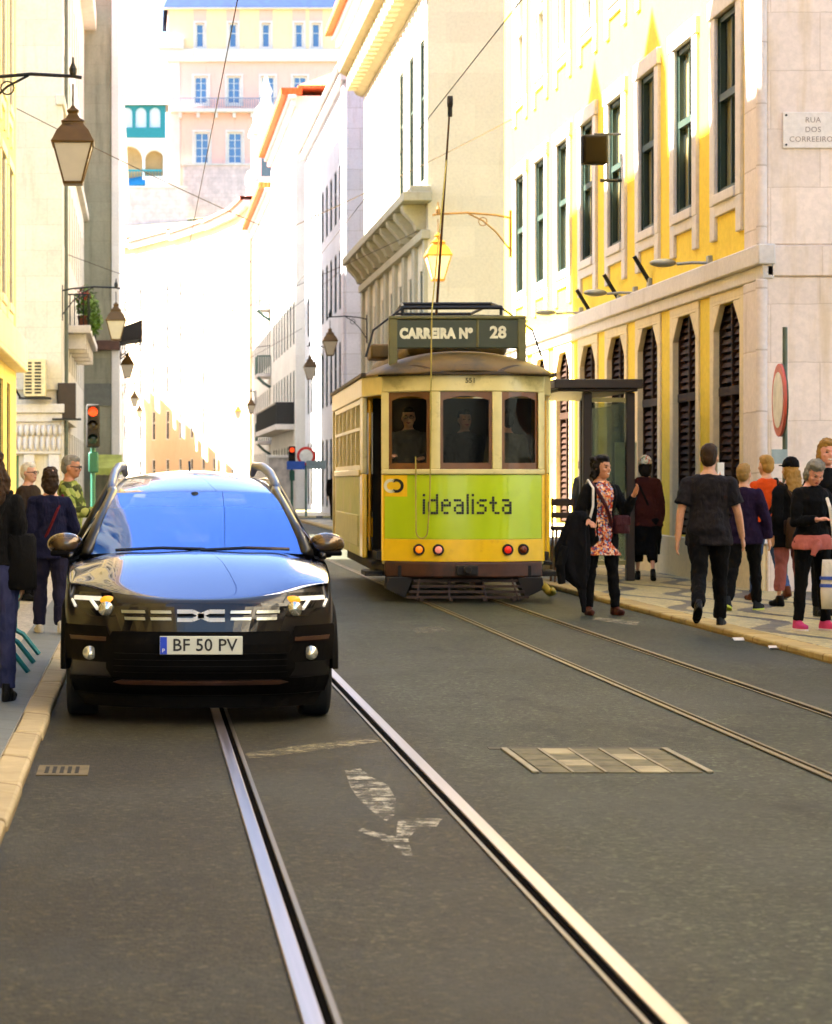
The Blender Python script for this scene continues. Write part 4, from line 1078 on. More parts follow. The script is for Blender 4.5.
# lights
for (x, c, e) in ((-.56, lin(255, 130, 20), .05), (-.335, lin(240, 140, 116), .03), (.50, lin(230, 40, 24), .03), (.70, lin(120, 48, 16), 0)):
    y = fy(x)
    ho = MB().cyl((x, y-.05, .635), (x, y+.0, .635), .068, n=18).build('lamp_housing', M_tdark, tram, local=True, bevel=.008)
    MB().ell((x, y-.05, .635), (.044, .025, .044)).build('lens', mat('tram_lens', c, .25, emit=(c, e) if e else None), ho, local=True, smooth=True)
# pixel lettering
PIX = {'i': ['#', '.', '#', '#', '#', '#', '#'], 'l': ['#']*8, 'd': ['...#', '...#', '.###', '#..#', '#..#', '#..#', '#..#', '.###'],
       'e': ['.##.', '#..#', '####', '#...', '#...', '.##.'], 'a': ['###.', '...#', '.###', '#..#', '#..#', '.###'], 's': ['.###', '#...', '.##.', '...#', '...#', '###.'], 't': ['.#..', '.#..', '###.', '.#..', '.#..', '.#..', '..##']}
PIX['i'] = ['#', '.', '#', '#', '#', '#', '#', '#']
m = MB(); ps = .0305; cxp = -.515
for ch in 'idealista':
    rows = PIX[ch]; wd = len(rows[0])
    for r, row in enumerate(rows):
        z = 1.06+(len(rows)-1-r)*ps
        for c, q in enumerate(row):
            if q == '#':
                x = cxp+c*ps
                m.box((x+.001, min(fy(x), fy(x+ps))-.008, z+.001), (x+ps*.92, max(fy(x), fy(x+ps))+.01, z+ps*.94))
    cxp += (wd+1.0)*ps
m.build('lettering', M_black, tram, local=True)
text('lettering', '551', .085, mat('number_grey', lin(110, 98, 52), .7), tram, (.05, -.018, 2.66), off=.002, ext=.003)
# round emblem on a yellow square: pale C hooked into a dark C
ea = MB(); front(ea, -.945, -.69, 1.27, 1.53, -.004, .02); em = ea.build('emblem', M_tyel, tram, local=True)
def ring(cx, cz, r0, r1, a0, a1, n=20):
    q = MB()
    for i in range(n):
        t0, t1 = a0+(a1-a0)*i/n, a0+(a1-a0)*(i+1)/n
        pp = [(cx+r*math.cos(t), cz+r*math.sin(t)) for r, t in ((r0, t0), (r1, t0), (r1, t1), (r0, t1))]
        q.add([(x, fy(x)-.010, z) for x, z in pp]+[(x, fy(x)+.005, z) for x, z in pp], [(0,1,2,3),(4,7,6,5),(0,4,5,1),(2,6,7,3),(1,5,6,2),(3,7,4,0)])
    return q
ring(-.875, 1.40, .05, .085, R(60), R(300)).build('emblem_ring', M_letter, em, local=True)
ring(-.815, 1.40, .05, .085, R(-130), R(130)).build('emblem_ring', M_black, em, local=True)
# underframe, fender, lifeguard gate, wheels
m = MB(); m.box((-.95, .5, .30), (.95, 7.5, .50)); m.box((-.8, .16, .26), (.8, .5, .44)); m.build('underframe', M_tdark, tram, local=True)
m = MB()
for k in range(4): 
    w_ = .62-.0*k+.035*k; m.box((-w_, .02-.06*k, .245-.062*k), (w_, .05-.06*k, .275-.062*k))
for x in (-.55, -.2, .2, .55): m.box((x-.02, -.2, .03), (x+.02, .08, .06)); m.tube([(x, .06, .28), (x*1.1, -.18, .04)], .014, 6)
m.build('lifeguard_gate', mat('gate_brown', lin(46, 26, 14), .7, var=.3), tram, local=True)
for s in (-1, 1):
    m = MB(); m.prism([(s*.62, .30), (s*.93, .30), (s*.95, .16), (s*.72, .05)], .35, Matrix.Translation((0, .12, 0)))
    m.build('apron', M_tdark, tram, local=True, bevel=.01)
m = MB(); m.tube([(.95, .2, .2), (1.0, .0, .12), (1.02, -.12, .13), (1.0, -.2, .17)], [.05, .045, .04, .03], 8); m.build('fender_horn', mat('horn_ochre', lin(150, 130, 40), .5), tram, local=True, smooth=True)
for y in (2.9, 5.1):
    for s in (-1, 1):
        a = MB(); a.cyl((s*.42, y, .34), (s*.52, y, .34), .335, n=24); wl = a.build('wheel', M_tdark, tram, local=True, bevel=.01)
        a = MB(); a.cyl((s*.40, y, .34), (s*.415, y, .34), .36, n=24); a.build('flange', M_dull, wl, local=True)
# trolley gear on the roof
m = MB(); 
for z in (3.52,):
    m.tube([(-.62, 1.6, 3.22), (-.62, 1.6, z+.14), (-.58, 2.2, z+.22), (-.5, 4.6, z+.22), (-.5, 5.0, 3.22)], .02, 6)
    m.tube([(.62, 1.6, 3.22), (.62, 1.6, z+.14), (.58, 2.2, z+.22), (.5, 4.6, z+.22), (.5, 5.0, 3.22)], .02, 6)
    m.tube([(-.62, 1.6, z+.13), (.62, 1.6, z+.13)], .028, 6); m.tube([(-.6, 1.62, z+.02), (.6, 1.62, z+.02)], .02, 6); m.box((-.45, 1.9, z-.12), (.45, 2.1, z+.06)); m.tube([(-.58, 2.2, z+.22), (.58, 2.2, z+.22)], .025, 6); m.tube([(-.52, 4, z+.22), (.52, 4, z+.22)], .02, 6)
m.tube([(-.62, 1.6, 3.65), (-1.0, 1.5, 3.36), (-1.1, 1.4, 3.02)], .014, 6); m.tube([(.62, 1.6, 3.65), (1.0, 1.5, 3.36), (1.1, 1.4, 3.02)], .014, 6)
m.build('roof_rack', M_iron, tram, local=True)
m = MB(); m.box((-.36, 2.7, 3.22), (.36, 3.6, 3.32)); m.cyl((-.05, 3.1, 3.32), (-.05, 3.1, 3.62), .12, .07, 12)
m.tube([(-.3, 2.8, 3.45), (.3, 2.8, 3.45)], .05, 8); m.tube([(-.3, 3.4, 3.45), (.3, 3.4, 3.45)], .05, 8); m.build('trolley_base', M_tdark, tram, local=True, bevel=.01)
tp = P(447, 104, 30.2)-Vector((TX, TZ, 0))
pb = Vector((-.05, 3.1, 3.6))
po = MB().tube([pb, pb.lerp(tp, .55), tp], [.019, .015, .012], 8).build('trolley_pole', mat('pole_brown', lin(74, 44, 24), .5), tram, local=True)
m = MB(); m.cyl(tp+Vector((-.03, 0, .03)), tp+Vector((.03, 0, .03)), .075, n=14); m.tube([tp+Vector((0,0,-.16)), tp+Vector((0,0,.03))], .03, 8); m.build('trolley_wheel', M_tdark, po, local=True)
rp = MB(); a = tp.lerp(pb, .25); n = 16
rope = [a, Vector((-.42, -.12, 3.50)), Vector((-.43, -.14, 3.1)), Vector((-.43, -.10, 2.0)), Vector((-.44, -.05, 1.2)), Vector((-.46, -.03, .9))]
for i in range(9):
    t = math.pi*i/8; rope.append(Vector((-.53+.07*math.cos(t), -.015, .86-.09*math.sin(t))))
rope += [Vector((-.60, .02, 1.2)), Vector((-.60, .04, 1.75))]
rp.tube(rope, .009, 5).build('trolley_rope', mat('rope_ochre', lin(168, 150, 66), .8), tram, local=True)
m = MB(); m.box((-.95, 2.6, 3.06), (-.70, 3.3, 3.25)); m.build('roof_vent', M_troof, tram, local=True, bevel=.03)
tram.rotation_euler = (0, 0, -R(1.3))
# ================================================================== the dark car
M_paint, nt, b = new_mat('car_paint'); T = NT(nt)
b.inputs['Base Color'].default_value = (.008, .006, .006, 1); b.inputs['Roughness'].default_value = .32; b.inputs['Metallic'].default_value = .35
b.inputs['Coat Weight'].default_value = .32; b.inputs['Coat Roughness'].default_value = .025; b.inputs['Coat IOR'].default_value = 1.5
T.bump(T.noise(T.obj(), 1.6, 2), b, .04, .02)
M_hood = M_paint.copy(); M_hood.name = 'car_paint_sky_tint'; M_hood.node_tree.nodes['Principled BSDF'].inputs['Coat IOR'].default_value = 2.5; M_hood.node_tree.nodes['Principled BSDF'].inputs['Base Color'].default_value = (.05, .09, .25, 1); M_hood.node_tree.nodes['Principled BSDF'].inputs['Metallic'].default_value = .8; M_hood.node_tree.nodes['Principled BSDF'].inputs['Coat Weight'].default_value = 1; M_hood.node_tree.nodes['Principled BSDF'].inputs['Roughness'].default_value = .18  # bonnet and roof copy of the paint, sky reflection tinted into its blue
M_plast = mat('car_black_plastic', (.0025, .0018, .0014, 1), .6, var=.1, bump=.1, bscale=300, spec=.08)
M_gloss = mat('car_gloss_black', (.006, .005, .005, 1), .12, var=.05, bump=0)
M_chrome = mat('car_satin_metal', lin(160, 166, 160), .28, .85, var=.04, bump=0)
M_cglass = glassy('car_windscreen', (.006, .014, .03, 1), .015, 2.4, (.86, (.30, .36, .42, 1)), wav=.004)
_b = M_cglass.node_tree.nodes['Principled BSDF']; _b.inputs['Metallic'].default_value = .5; _b.inputs['Base Color'].default_value = (.05, .19, .72, 1)  # metallic blue puts the sky's reflection into the glass colour
M_lglass = glassy('car_lamp_glass', (.2, .2, .2, 1), .03, 1.5, (.16, (.95, .95, .95, 1)))
M_tyre = mat('car_tyre', (.010, .010, .010, 1), .8, var=.2)
M_cint = mat('car_interior', (.015, .016, .018, 1), .85, var=.1)
S = .945
car = thing('car', 'dark glossy family car with headlights on, facing down the left lane', 'car', (.345, 14.15, 0))
car.scale = (S, S, S)
# belt: horizontal slices wrapped round the body
XF = [0, .16, .34, .50, .63, .73, .80]                       # across the nose (as share of .88)
SY = [.40, .52, .66, .82, .98, 1.14, 1.30, 1.6, 2.1, 2.7, 3.3, 3.55, 3.75, 3.95, 4.15, 4.35, 4.5]
ROW = [(.19, .10, .835), (.27, .03, .86), (.36, .00, .868), (.46, -.01, .872), (.56, .0, .880), (.66, .015, .885), (.735, .04, .886), (.80, .085, .880)]
def nose(x, yo): return yo+.40*(abs(x)/.86)**3.2+.02*(abs(x)/.8)
def belt_side(y, z, w):
    k = 1.0
    if y < .9: k = 1-.045*((.9-y)/.6)**2
    if y > 3.6: k = 1-.07*((y-3.6)/.9)**2
    return w*k
def top_z(y):   # shoulder line along the side
    pts = [(.40, .885), (.66, .93), (.98, .985), (1.3, 1.02), (2.2, 1.035), (3.4, 1.06), (4.2, 1.08), (4.5, 1.05)]
    for (a, za), (c, zc) in zip(pts, pts[1:]):
        if y <= c: return za+(zc-za)*(max(y, a)-a)/(c-a)
    return pts[-1][1]
def row_pts(z, yo, w, top=False):
    half = [(x*1.02, nose(x*1.02, yo), z if not top else .80+.085*(x/.8)**2.2) for x in XF]
    for y in SY:
        zz = z if not top else top_z(y)
        half.append((belt_side(y, z, w), y, zz))
    return half
rows = [row_pts(*r) for r in ROW]
rows.append(row_pts(.86, .125, .868, True))
tp_ = rows[-1]
def in_arch(y, z):
    for yc in (.83, 3.73):
        if (y-yc)**2+(z-.335)**2 < .385**2: return True
    return False
m = MB()
for s in (-1, 1):
    o = len(m.v)
    for r in rows: m.v += [Vector((s*x, y, z)) for x, y, z in r]
    n = len(rows[0])
    for i in range(len(rows)-1):
        for j in range(n-1):
            ys_ = (rows[i][j][1]+rows[i][j+1][1])/2; zs = (rows[i][j][2]+rows[i+1][j][2])/2
            if j >= len(XF) and in_arch(ys_, zs): continue
            m.f.append((o+i*n+j, o+i*n+j+1, o+(i+1)*n+j+1, o+(i+1)*n+j))
# tail
for s in (1,):
    a = [r[-1] for r in rows]
    for i in range(len(a)-1): m.quad((-a[i][0], a[i][1], a[i][2]), (a[i][0], a[i][1], a[i][2]), (a[i+1][0], a[i+1][1], a[i+1][2]), (-a[i+1][0], a[i+1][1], a[i+1][2]))
body = m.build('body', M_paint, car, local=True, smooth=True, weld=.002, sub=2)
# bonnet
nr = 6; hood = []
side = [p for p in tp_[len(XF):] if p[1] <= 1.15]
front_row = [(-x, y, z) for x, y, z in reversed(tp_[1:len(XF)])]+tp_[:len(XF)]
nF = len(front_row)
hood.append(front_row)
for k, (sx, sy, sz) in enumerate(side):
    t = (k+1)/len(side); row = []
    yc = .125+(1.02-.125)*t
    for i, (fx, fyy, fz) in enumerate(front_row):
        u = fx/.816
        x = u*sx; y = sy+(yc-sy)*(1-abs(u)**2.6); 
        zc = .80+.285*math.sin(min(1, t*1.02)*math.pi*.5)**.9
        crease = .022*math.exp(-((abs(u)-.62)/.13)**2)*min(1, t*2)
        z = zc+(sz-zc)*abs(u)**2.4+crease
        row.append((x, y, z))
    hood.append(row)
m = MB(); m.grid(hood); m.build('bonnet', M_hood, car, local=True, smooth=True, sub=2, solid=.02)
# cabin
def arcrow(xw, yc, ys2, z, zs, n=10): return [(xw*(2*i/n-1), yc+(ys2-yc)*abs(2*i/n-1)**2.2, z+(zs-z)*abs(2*i/n-1)**2) for i in range(n+1)]
ws0, ws1 = arcrow(.715, 1.03, 1.10, 1.075, 1.055), arcrow(.56, 1.83, 1.87, 1.475, 1.462)
def lerp3(a, b, t): return tuple(a[i]+(b[i]-a[i])*t for i in range(3))
m = MB(); m.grid([[tuple(Vector(lerp3(p, q, t))+Vector((0, -.03*math.sin(math.pi*t), .025*math.sin(math.pi*t)))) for p, q in zip(ws0, ws1)] for t in (0, .25, .5, .75, 1)])
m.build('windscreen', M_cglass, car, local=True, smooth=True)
m = MB(); m.grid([[(x, y-.02, z-.012) for x, y, z in ws0], [(x, y-.10, z-.035) for x, y, z in arcrow(.76, .99, 1.20, 1.07, 1.035)]]); m.build('cowl', M_plast, car, local=True)
m = MB()
for x0, x1 in ((-.55, .05), (.02, .62)): m.tube([(x0, 1.0, 1.085), ((x0+x1)/2, 1.0, 1.10), (x1, 1.06, 1.09)], .012, 6)
m.build('wiper', M_gloss, car, local=True)
roofrows = [arcrow(.565, 1.81, 1.89, 1.478, 1.455), arcrow(.575, 2.0, 2.05, 1.53, 1.485), arcrow(.575, 2.4, 2.4, 1.60, 1.53), arcrow(.56, 3.0, 3.0, 1.635, 1.56), arcrow(.535, 3.7, 3.7, 1.625, 1.55), arcrow(.51, 4.15, 4.1, 1.58, 1.51)]
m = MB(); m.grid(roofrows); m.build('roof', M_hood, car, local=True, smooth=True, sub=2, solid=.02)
for s in (-1, 1):
    belt_ = [(.86, 1.22, 1.035), (.85, 1.6, 1.045), (.85, 2.35, 1.05), (.845, 3.2, 1.06), (.82, 4.0, 1.08), (.76, 4.4, 1.07)]
    topl = [(.572, 1.90, 1.455), (.582, 2.0, 1.475), (.587, 2.4, 1.52), (.572, 3.2, 1.545), (.54, 3.8, 1.535), (.515, 4.12, 1.50)]
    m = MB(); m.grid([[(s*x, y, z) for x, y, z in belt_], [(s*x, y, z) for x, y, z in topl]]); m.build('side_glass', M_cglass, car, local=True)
    m = MB()
    def strip(a, b2, w_, o=.006): m.tube([(s*(a[0]+o), a[1], a[2]), (s*(b2[0]+o), b2[1], b2[2])], w_, 8)
    m.tube([(s*.745, 1.13, 1.05), (s*.675, 1.45, 1.235), (s*.578, 1.90, 1.462), (s*.588, 2.1, 1.49)], [.05, .042, .036, .035], 10)
    m.tube([(s*p[0], p[1], p[2]) for p in topl[1:]], .03, 8)
    m.tube([(s*p[0], p[1], p[2]) for p in belt_], .025, 8)
    for i in (2, 3): strip(lerp3(belt_[i], topl[i], 0), topl[i], .04)
    m.tube([(s*.76, 4.4, 1.07), (s*.515, 4.12, 1.48)], .09, 8)
    m.build('pillar', M_paint, car, local=True, smooth=True)
    m = MB(); m.tube([(s*.592, 1.92, 1.45), (s*.59, 2.15, 1.525), (s*.575, 2.6, 1.605), (s*.55, 3.2, 1.655), (s*.52, 3.8, 1.665), (s*.505, 4.0, 1.60)], [.026, .032, .034, .034, .032, .024], 8, flat=None)
    m.build('roof_rail', mat('rail_blue_grey', lin(58, 80, 122), .4, .1, bump=0, coat=.2), car, local=True, smooth=True)
    # side shoulder closing between belt and glass
    m = MB(); g1 = [(s*belt_side(y, .86, .868), y, top_z(y)) for y in (1.14, 1.3, 1.6, 2.1, 2.7, 3.3, 3.95, 4.35)]
    g2 = [(s*.80, y+.02, top_z(y)+.02) for y in (1.14, 1.3, 1.6, 2.1, 2.7, 3.3, 3.95, 4.35)]
    m.grid([g1, g2]); m.build('shoulder', M_paint, car, local=True, smooth=True)
    # mirror
    mm = MB(); mm.ell((s*.90, 1.42, 1.115), (.125, .085, .078), nu=20, nv=12)
    mo = mm.build('wing_mirror', mat('mirror_shell', lin(92, 70, 40), .22, .5, bump=0, coat=.8), car, local=True, smooth=True)  # yellow reflection painted in as the shell's golden brown
    mm = MB(); mm.tube([(s*.80, 1.40, 1.04), (s*.86, 1.42, 1.05), (s*.93, 1.43, 1.06)], [.05, .04, .04], 8); mm.box((s*.82, 1.34, 1.035), (s*1.0, 1.5, 1.07)); mm.build('mirror_base', M_plast, mo, local=True, bevel=.012)
    # wheels, arches
    for yc in (.83, 3.73):
        a = MB(); a.cyl((s*.66, yc, .335), (s*.865, yc, .335), .335, n=32); wl = a.build('wheel', M_tyre, car, local=True, bevel=.03)
        a = MB(); a.cyl((s*.84, yc, .335), (s*.866, yc, .335), .22, n=24)
        for k in range(5):
            th = 2*math.pi*k/5; a.tube([(s*.86, yc, .335), (s*.86, yc+.2*math.cos(th), .335+.2*math.sin(th))], .012, 6)
        a.build('rim', M_chrome, wl, local=True)
        a = MB(); n = 14
        arc = [[(s*xx, yc+rr*math.cos(math.pi*i/n), .335+rr*math.sin(math.pi*i/n)) for i in range(n+1)] for xx, rr in ((.80, .36), (.895, .365), (.90, .40), (.885, .44), (.86, .445))]
        a.grid(arc); a.build('wheel_arch', M_plast, car, local=True, smooth=True)
# lower black bumper, grille, plate etc. on the nose
def np_(x, z, out=0.0):
    "point on the nose skin"
    zs = [r[0] for r in ROW]+[.86]; yo = [r[1] for r in ROW]+[.125]
    for i in range(len(zs)-1):
        if zs[i] <= z <= zs[i+1]: y0_ = yo[i]+(yo[i+1]-yo[i])*(z-zs[i])/(zs[i+1]-zs[i]); break
    else: y0_ = yo[0] if z < zs[0] else yo[-1]
    return (x, nose(x, y0_)-out, z)
def npatch(m, poly_rows, out, n=10, back=.03):
    "patch on the nose: rows of (xa, xb, z); skin out and closed back"
    G0 = [[np_(a+(b2-a)*i/n, z, out) for i in range(n+1)] for a, b2, z in poly_rows]
    G1 = [[np_(a+(b2-a)*i/n, z, -back) for i in range(n+1)] for a, b2, z in poly_rows]
    m.grid(G0); m.grid([list(reversed(r)) for r in G1])
    k = len(G0)
    for A in ((G0[0], G1[0]), (G0[-1], G1[-1])): m.grid([A[0], A[1]])
    for j in (0, -1): m.grid([[r[j] for r in G0], [r[j] for r in G1]])
    return m
m = MB(); npatch(m, [(-.80, .80, .195), (-.83, .83, .24), (-.84, .84, .29)], .012, 20); m.build('lower_bumper', M_plast, car, local=True)
m = MB(); npatch(m, [(-.50, .50, .262), (-.56, .56, .275), (-.50, .50, .292)], .03, 20); m.build('skid_trim', mat('skid_brown', lin(74, 48, 36), .35, .3, bump=0), car, local=True, bevel=.006)
m = MB(); npatch(m, [(-.56, .56, .30), (-.60, .60, .36), (-.60, .60, .52), (-.56, .56, .60)], .009, 20); m.build('lower_grille', M_plast, car, local=True)
m = MB()
for z in (.33, .37, .41, .45): npatch(m, [(-.55, .55, z), (-.55, .55, z+.012)], .02, 16)
m.build('grille_slat', M_plast, car, local=True)
m = MB(); npatch(m, [(-.50, .50, .60), (-.53, .53, .68), (-.56, .56, .755), (-.54, .54, .775)], .012, 20); m.build('upper_grille', M_gloss, car, local=True)
for s in (-1, 1):
    for g_ in (0, 1):
        for r in (0, 1):
            z = .722-.042*r; xa = s*(.185+.165*g_); xb = xa+s*(.13+.02*g_*(1-r)); q = MB(); npatch(q, [(min(xa, xb), max(xa, xb), z-.008+.006*0), (min(xa, xb)+s*.004, max(xa, xb)+s*.004, z+.010)], .024, 4); q.build('grille_bar', M_chrome, car, local=True)
# linked emblem: two chevron brackets meeting in the middle
em = MB()
def barz(pts, t=.011):
    for (x0, z0), (x1, z1) in zip(pts, pts[1:]):
        d = Vector((x1-x0, 0, z1-z0)); nrm = Vector((-d.z, 0, d.x)).normalized()*t; y = nose(0, .03)-.03
        a = [Vector((x0, y, z0))+nrm, Vector((x0, y, z0))-nrm, Vector((x1, y, z1))-nrm, Vector((x1, y, z1))+nrm]
        em.add(a+[q+Vector((0, .02, 0)) for q in a], [(0,1,2,3),(7,6,5,4),(0,4,5,1),(1,5,6,2),(2,6,7,3),(3,7,4,0)])
for s in (-1, 1):
    barz([(s*.150, .727), (s*.052, .727), (s*-.012, .699)], .0125); barz([(s*.150, .675), (s*.052, .675), (s*-.012, .703)], .0125)
    if True: barz([(s*.02, .70), (s*-.02, .70)], .016)
em.build('emblem', mat('emblem_white', lin(214, 214, 220), .35, .3, bump=0), car, local=True)
# number plate
yp = nose(0, -.01)-.03
pl = MB().box((-.26, yp-.012, .46), (.26, yp+.02, .575)).build('number_plate', mat('plate_white', lin(206, 208, 196), .4, var=.03, bump=0), car, local=True, bevel=.004)
MB().box((-.258, yp-.0145, .463), (-.215, yp-.011, .572)).build('plate_band', mat('plate_blue', lin(24, 60, 190), .4, bump=0), pl, local=True)
text('lettering', 'BF 50 PV', .108, mat('plate_black', (.01, .01, .01, 1), .6, bump=0), pl, (.022, yp-.0125, .517), off=.0012, sx=1.0, space=1.02, ext=.002)
text('lettering', 'P', .035, mat('plate_letter', lin(235, 235, 235), .6, bump=0), pl, (-.237, yp-.0152, .485), ext=.001)
for s in (-1, 1):
    # headlamps: dark housing, white light blade with a Y end, projector, indicator, clear cover
    q = MB()
    rowsH = [(.55, .70, .690), (.53, .79, .735), (.53, .83, .785), (.56, .845, .835)]
    npatch(q, [(min(s*a, s*b2), max(s*a, s*b2), z) for a, b2, z in rowsH], .006, 12); hl = q.build('headlamp', M_gloss, car, local=True)
    q = MB(); npatch(q, [(min(s*.62, s*.84), max(s*.62, s*.84), .785), (min(s*.63, s*.845), max(s*.63, s*.845), .812)], .016, 10)
    q.tube([np_(s*.70, .79, .018), np_(s*.655, .735, .018)], .012, 6); q.tube([np_(s*.83, .80, .018), np_(s*.80, .745, .018)], .010, 6)
    q.build('light_blade', mat('lamp_white', lin(225, 222, 205), .3, emit=((1, .95, .85, 1), .035), bump=0), hl, local=True)
    q = MB(); c = np_(s*.60, .735, .012); q.lathe([(.05, 0), (.048, .02), (.03, .03)], (0, 0, 0), 16, M=Matrix.Translation(c) @ Matrix.Rotation(R(90), 4, 'X'))
    q.build('projector', mat('lamp_chrome', lin(190, 190, 180), .12, .9, bump=0), hl, local=True, smooth=True)
    q = MB(); q.ell(np_(s*.59, .79, .010), (.050, .018, .028)); q.build('indicator', mat('indicator_amber', lin(255, 150, 10), .3, emit=((1, .38, .02, 1), .06), bump=0), hl, local=True, smooth=True)
    # fog lamps, vents
    q = MB(); npatch(q, [(min(s*.50, s*.86), max(s*.50, s*.86), .40), (min(s*.56, s*.87), max(s*.56, s*.87), .52), (min(s*.60, s*.87), max(s*.60, s*.87), .63)], .010, 10); fp = q.build('bumper_corner', M_plast, car, local=True)
    q = MB(); npatch(q, [(min(s*.60, s*.83), max(s*.60, s*.83), .535), (min(s*.60, s*.84), max(s*.60, s*.84), .56)], .026, 8); q.build('corner_trim', mat('trim_brown', lin(64, 40, 26), .4, .2, bump=0), fp, local=True)
    q = MB(); c = np_(s*.705, .455, .02); q.lathe([(.046, 0), (.044, .012), (.0, .022)], (0, 0, 0), 16, M=Matrix.Translation(c) @ Matrix.Rotation(R(90), 4, 'X')); q.build('fog_lamp', mat('fog_chrome', lin(205, 205, 190), .2, .7, bump=0), fp, local=True, smooth=True)
m = MB(); npatch(m, [(-.74, .74, .11), (-.80, .80, .20)], -.02, 16); npatch(m, [(-.80, -.55, .20), (-.84, -.55, .30)], .014, 6); npatch(m, [(.55, .80, .20), (.55, .84, .30)], .014, 6); m.build('shade_skirt', M_plast, car, local=True)  # black skirt added for the shade below the bumper, plus plastic corners
m = MB(); m.box((-.60, .45, .13), (.60, 4.3, .24)); m.box((-.62, .5, .24), (.62, 4.2, .5)); m.build('underbody', M_plast, car, local=True)
# inside
m = MB(); m.box((-.68, 1.25, .6), (.68, 1.55, 1.03)); m.build('dashboard', M_cint, car, local=True, bevel=.05)
for x in (-.36, .36):
    m = MB(); m.box((x-.25, 2.1, .45), (x+.25, 2.6, .7)); m.box((x-.24, 2.5, .65), (x+.24, 2.66, 1.18)); m.box((x-.13, 2.54, 1.20), (x+.13, 2.64, 1.38)); m.build('seat', M_cint, car, local=True, bevel=.05)
m = MB(); m.tube([(.36+.18*math.cos(2*math.pi*i/16), 1.72-.06*math.sin(2*math.pi*i/16), 1.0+.17*math.sin(2*math.pi*i/16)) for i in range(17)], .016, 8, caps=False); m.build('steering_wheel', M_cint, car, local=True)
m = MB(); m.ell((0, 1.72, 1.37), (.12, .03, .04)); m.tube([(0, 1.76, 1.38), (0, 1.80, 1.46)], .03, 8); m.build('rear_view_mirror', M_cint, car, local=True, smooth=True)
m = MB(); m.tube([(.0, 3.6, 1.62), (.0, 3.72, 1.70)], .008, 6); m.build('aerial', M_gloss, car, local=True)
# ================================================================== street furniture
M_lampm = mat('lamp_bronze', lin(92, 66, 24), .45, .35, var=.15)
M_lampg = mat('lamp_gold', lin(150, 100, 14), .45, .3, var=.15)
M_milk = mat('milk_glass', lin(225, 214, 190), .25, var=.04, bump=0)
M_milk.node_tree.nodes['Principled BSDF'].inputs['Transmission Weight'].default_value = .25
def lantern_lamp(label, L, wall, metal=M_lampm, k=1.0):
    "four sided lantern hung from a bracket; L is the middle of the glass, wall the bracket foot"
    L, wall = Vector(L), Vector(wall); d = (wall-L); d.z = 0; d.normalize()
    t = thing('street_lamp', label, 'street lamp', L, 'wall lanterns on both sides of the street')
    def sq(prof): return MB().lathe([(r*k*1.414, z*k) for r, z in prof], (0,0,0), 4, rot=.5)
    sq([(.13, -.36), (.275, .17), (.27, .18), (.12, -.35)]).build('lantern_glass', M_milk, t, local=True)
    sq([(.30, .17), (.31, .20), (.29, .23), (.23, .36), (.15, .46), (.15, .49), (.17, .50), (.10, .55), (.06, .62), (.09, .66), (.04, .70), (.02, .74)]).build('lantern_roof', metal, t, local=True, bevel=.006)
    m = MB()
    for a in (0, 1):
        for b in (0, 1):
            sa, sb2 = 2*a-1, 2*b-1
            m.tube([Vector((sa*.132*k, sb2*.132*k, -.36*k)), Vector((sa*.278*k, sb2*.278*k, .18*k))], .014*k, 6)
    m.lathe([(.15*k*1.3, -.40*k), (.15*k*1.414, -.36*k), (.12*k, -.35*k)], (0,0,0), 4, rot=.5); m.build('lantern_frame', metal, t, local=True)
    m = MB(); top = Vector((0, 0, 1.12*k)); w_ = wall-L; z0 = 1.14*k
    m.tube([Vector((0,0,.72*k)), Vector((0,0,1.05*k))], .012, 6)
    e = -d*.12
    pts = [e+Vector((0,0,z0)), Vector((0,0,z0+.005)), w_*.35+Vector((0,0,0)) ]
    wz = lambda f, z: Vector((w_.x*f, w_.y*f, z))
    m.tube([e+Vector((0,0,z0)), wz(.0, z0+.02), wz(.4, z0+.05), wz(.8, z0+.0), wz(1, z0-.06)], .026*k, 8)
    m.tube([wz(.42, z0+.03), wz(.62, z0-.12), wz(.8, z0-.36), wz(1, z0-.75)], .02*k, 6)
    n = 12; c = wz(.68, z0+.0); r = .1
    m.tube([wz(.62, z0-.14)+Vector((d.x*.09*math.cos(6.3*i/n), d.y*.09*math.cos(6.3*i/n), .09*math.sin(6.3*i/n))) for i in range(n+1)], .012, 5)
    m.tube([wz(1, z0+.1), wz(1, z0-.9)], .03, 6)
    m.lathe([(.02, z0), (.05, z0+.06), (.055, z0+.12), (.02, z0+.2), (.012, z0+.28)], (0,0,0), 8)
    m.build('bracket', M_iron if metal is M_lampm else M_lampm, t, local=True)
    return t
def lamp_at(label, px, py, Z, xw, metal=M_lampm, k=1.0, yw=None):
    p = P(px, py, Z); return lantern_lamp(label, p, (xw, yw if yw is not None else Z, p.z), metal, k)
lamp_at('large wall lantern hanging from a curved bracket at the top left', 73, 157, 32.5, WL, k=.95)
lamp_at('wall lantern beside the balcony of the cream house on the left', 116, 327, 67.0, WL+.12, k=.95)
lamp_at('third wall lantern along the left side, under the black awning', 127.5, 369, 100, -.97, k=.95)
lamp_at('fourth wall lantern along the left side, smaller and lower than the one under the awning', 134.5, 401, 148, -1.3, k=.9)
lamp_at('tiny farthest wall lantern on the left side of the street', 139.5, 413, 172, -1.3, k=.8, yw=166)
lamp_at('golden wall lantern behind the tram trolley pole at the yellow house', 438, 264, 51.0, WR-.03, M_lampg, k=.92)
lamp_at('wall lantern just left of the tram roof', 330, 346, 84.0, WR, k=.88)
lamp_at('small dark wall lantern far up the right side of the street', 251, 408, 160, WR-.3, k=.95)
lamp_at('small golden wall lantern far up the right side, beyond the dark one', 238, 414, 168, 7.6, M_lampg, k=.85)
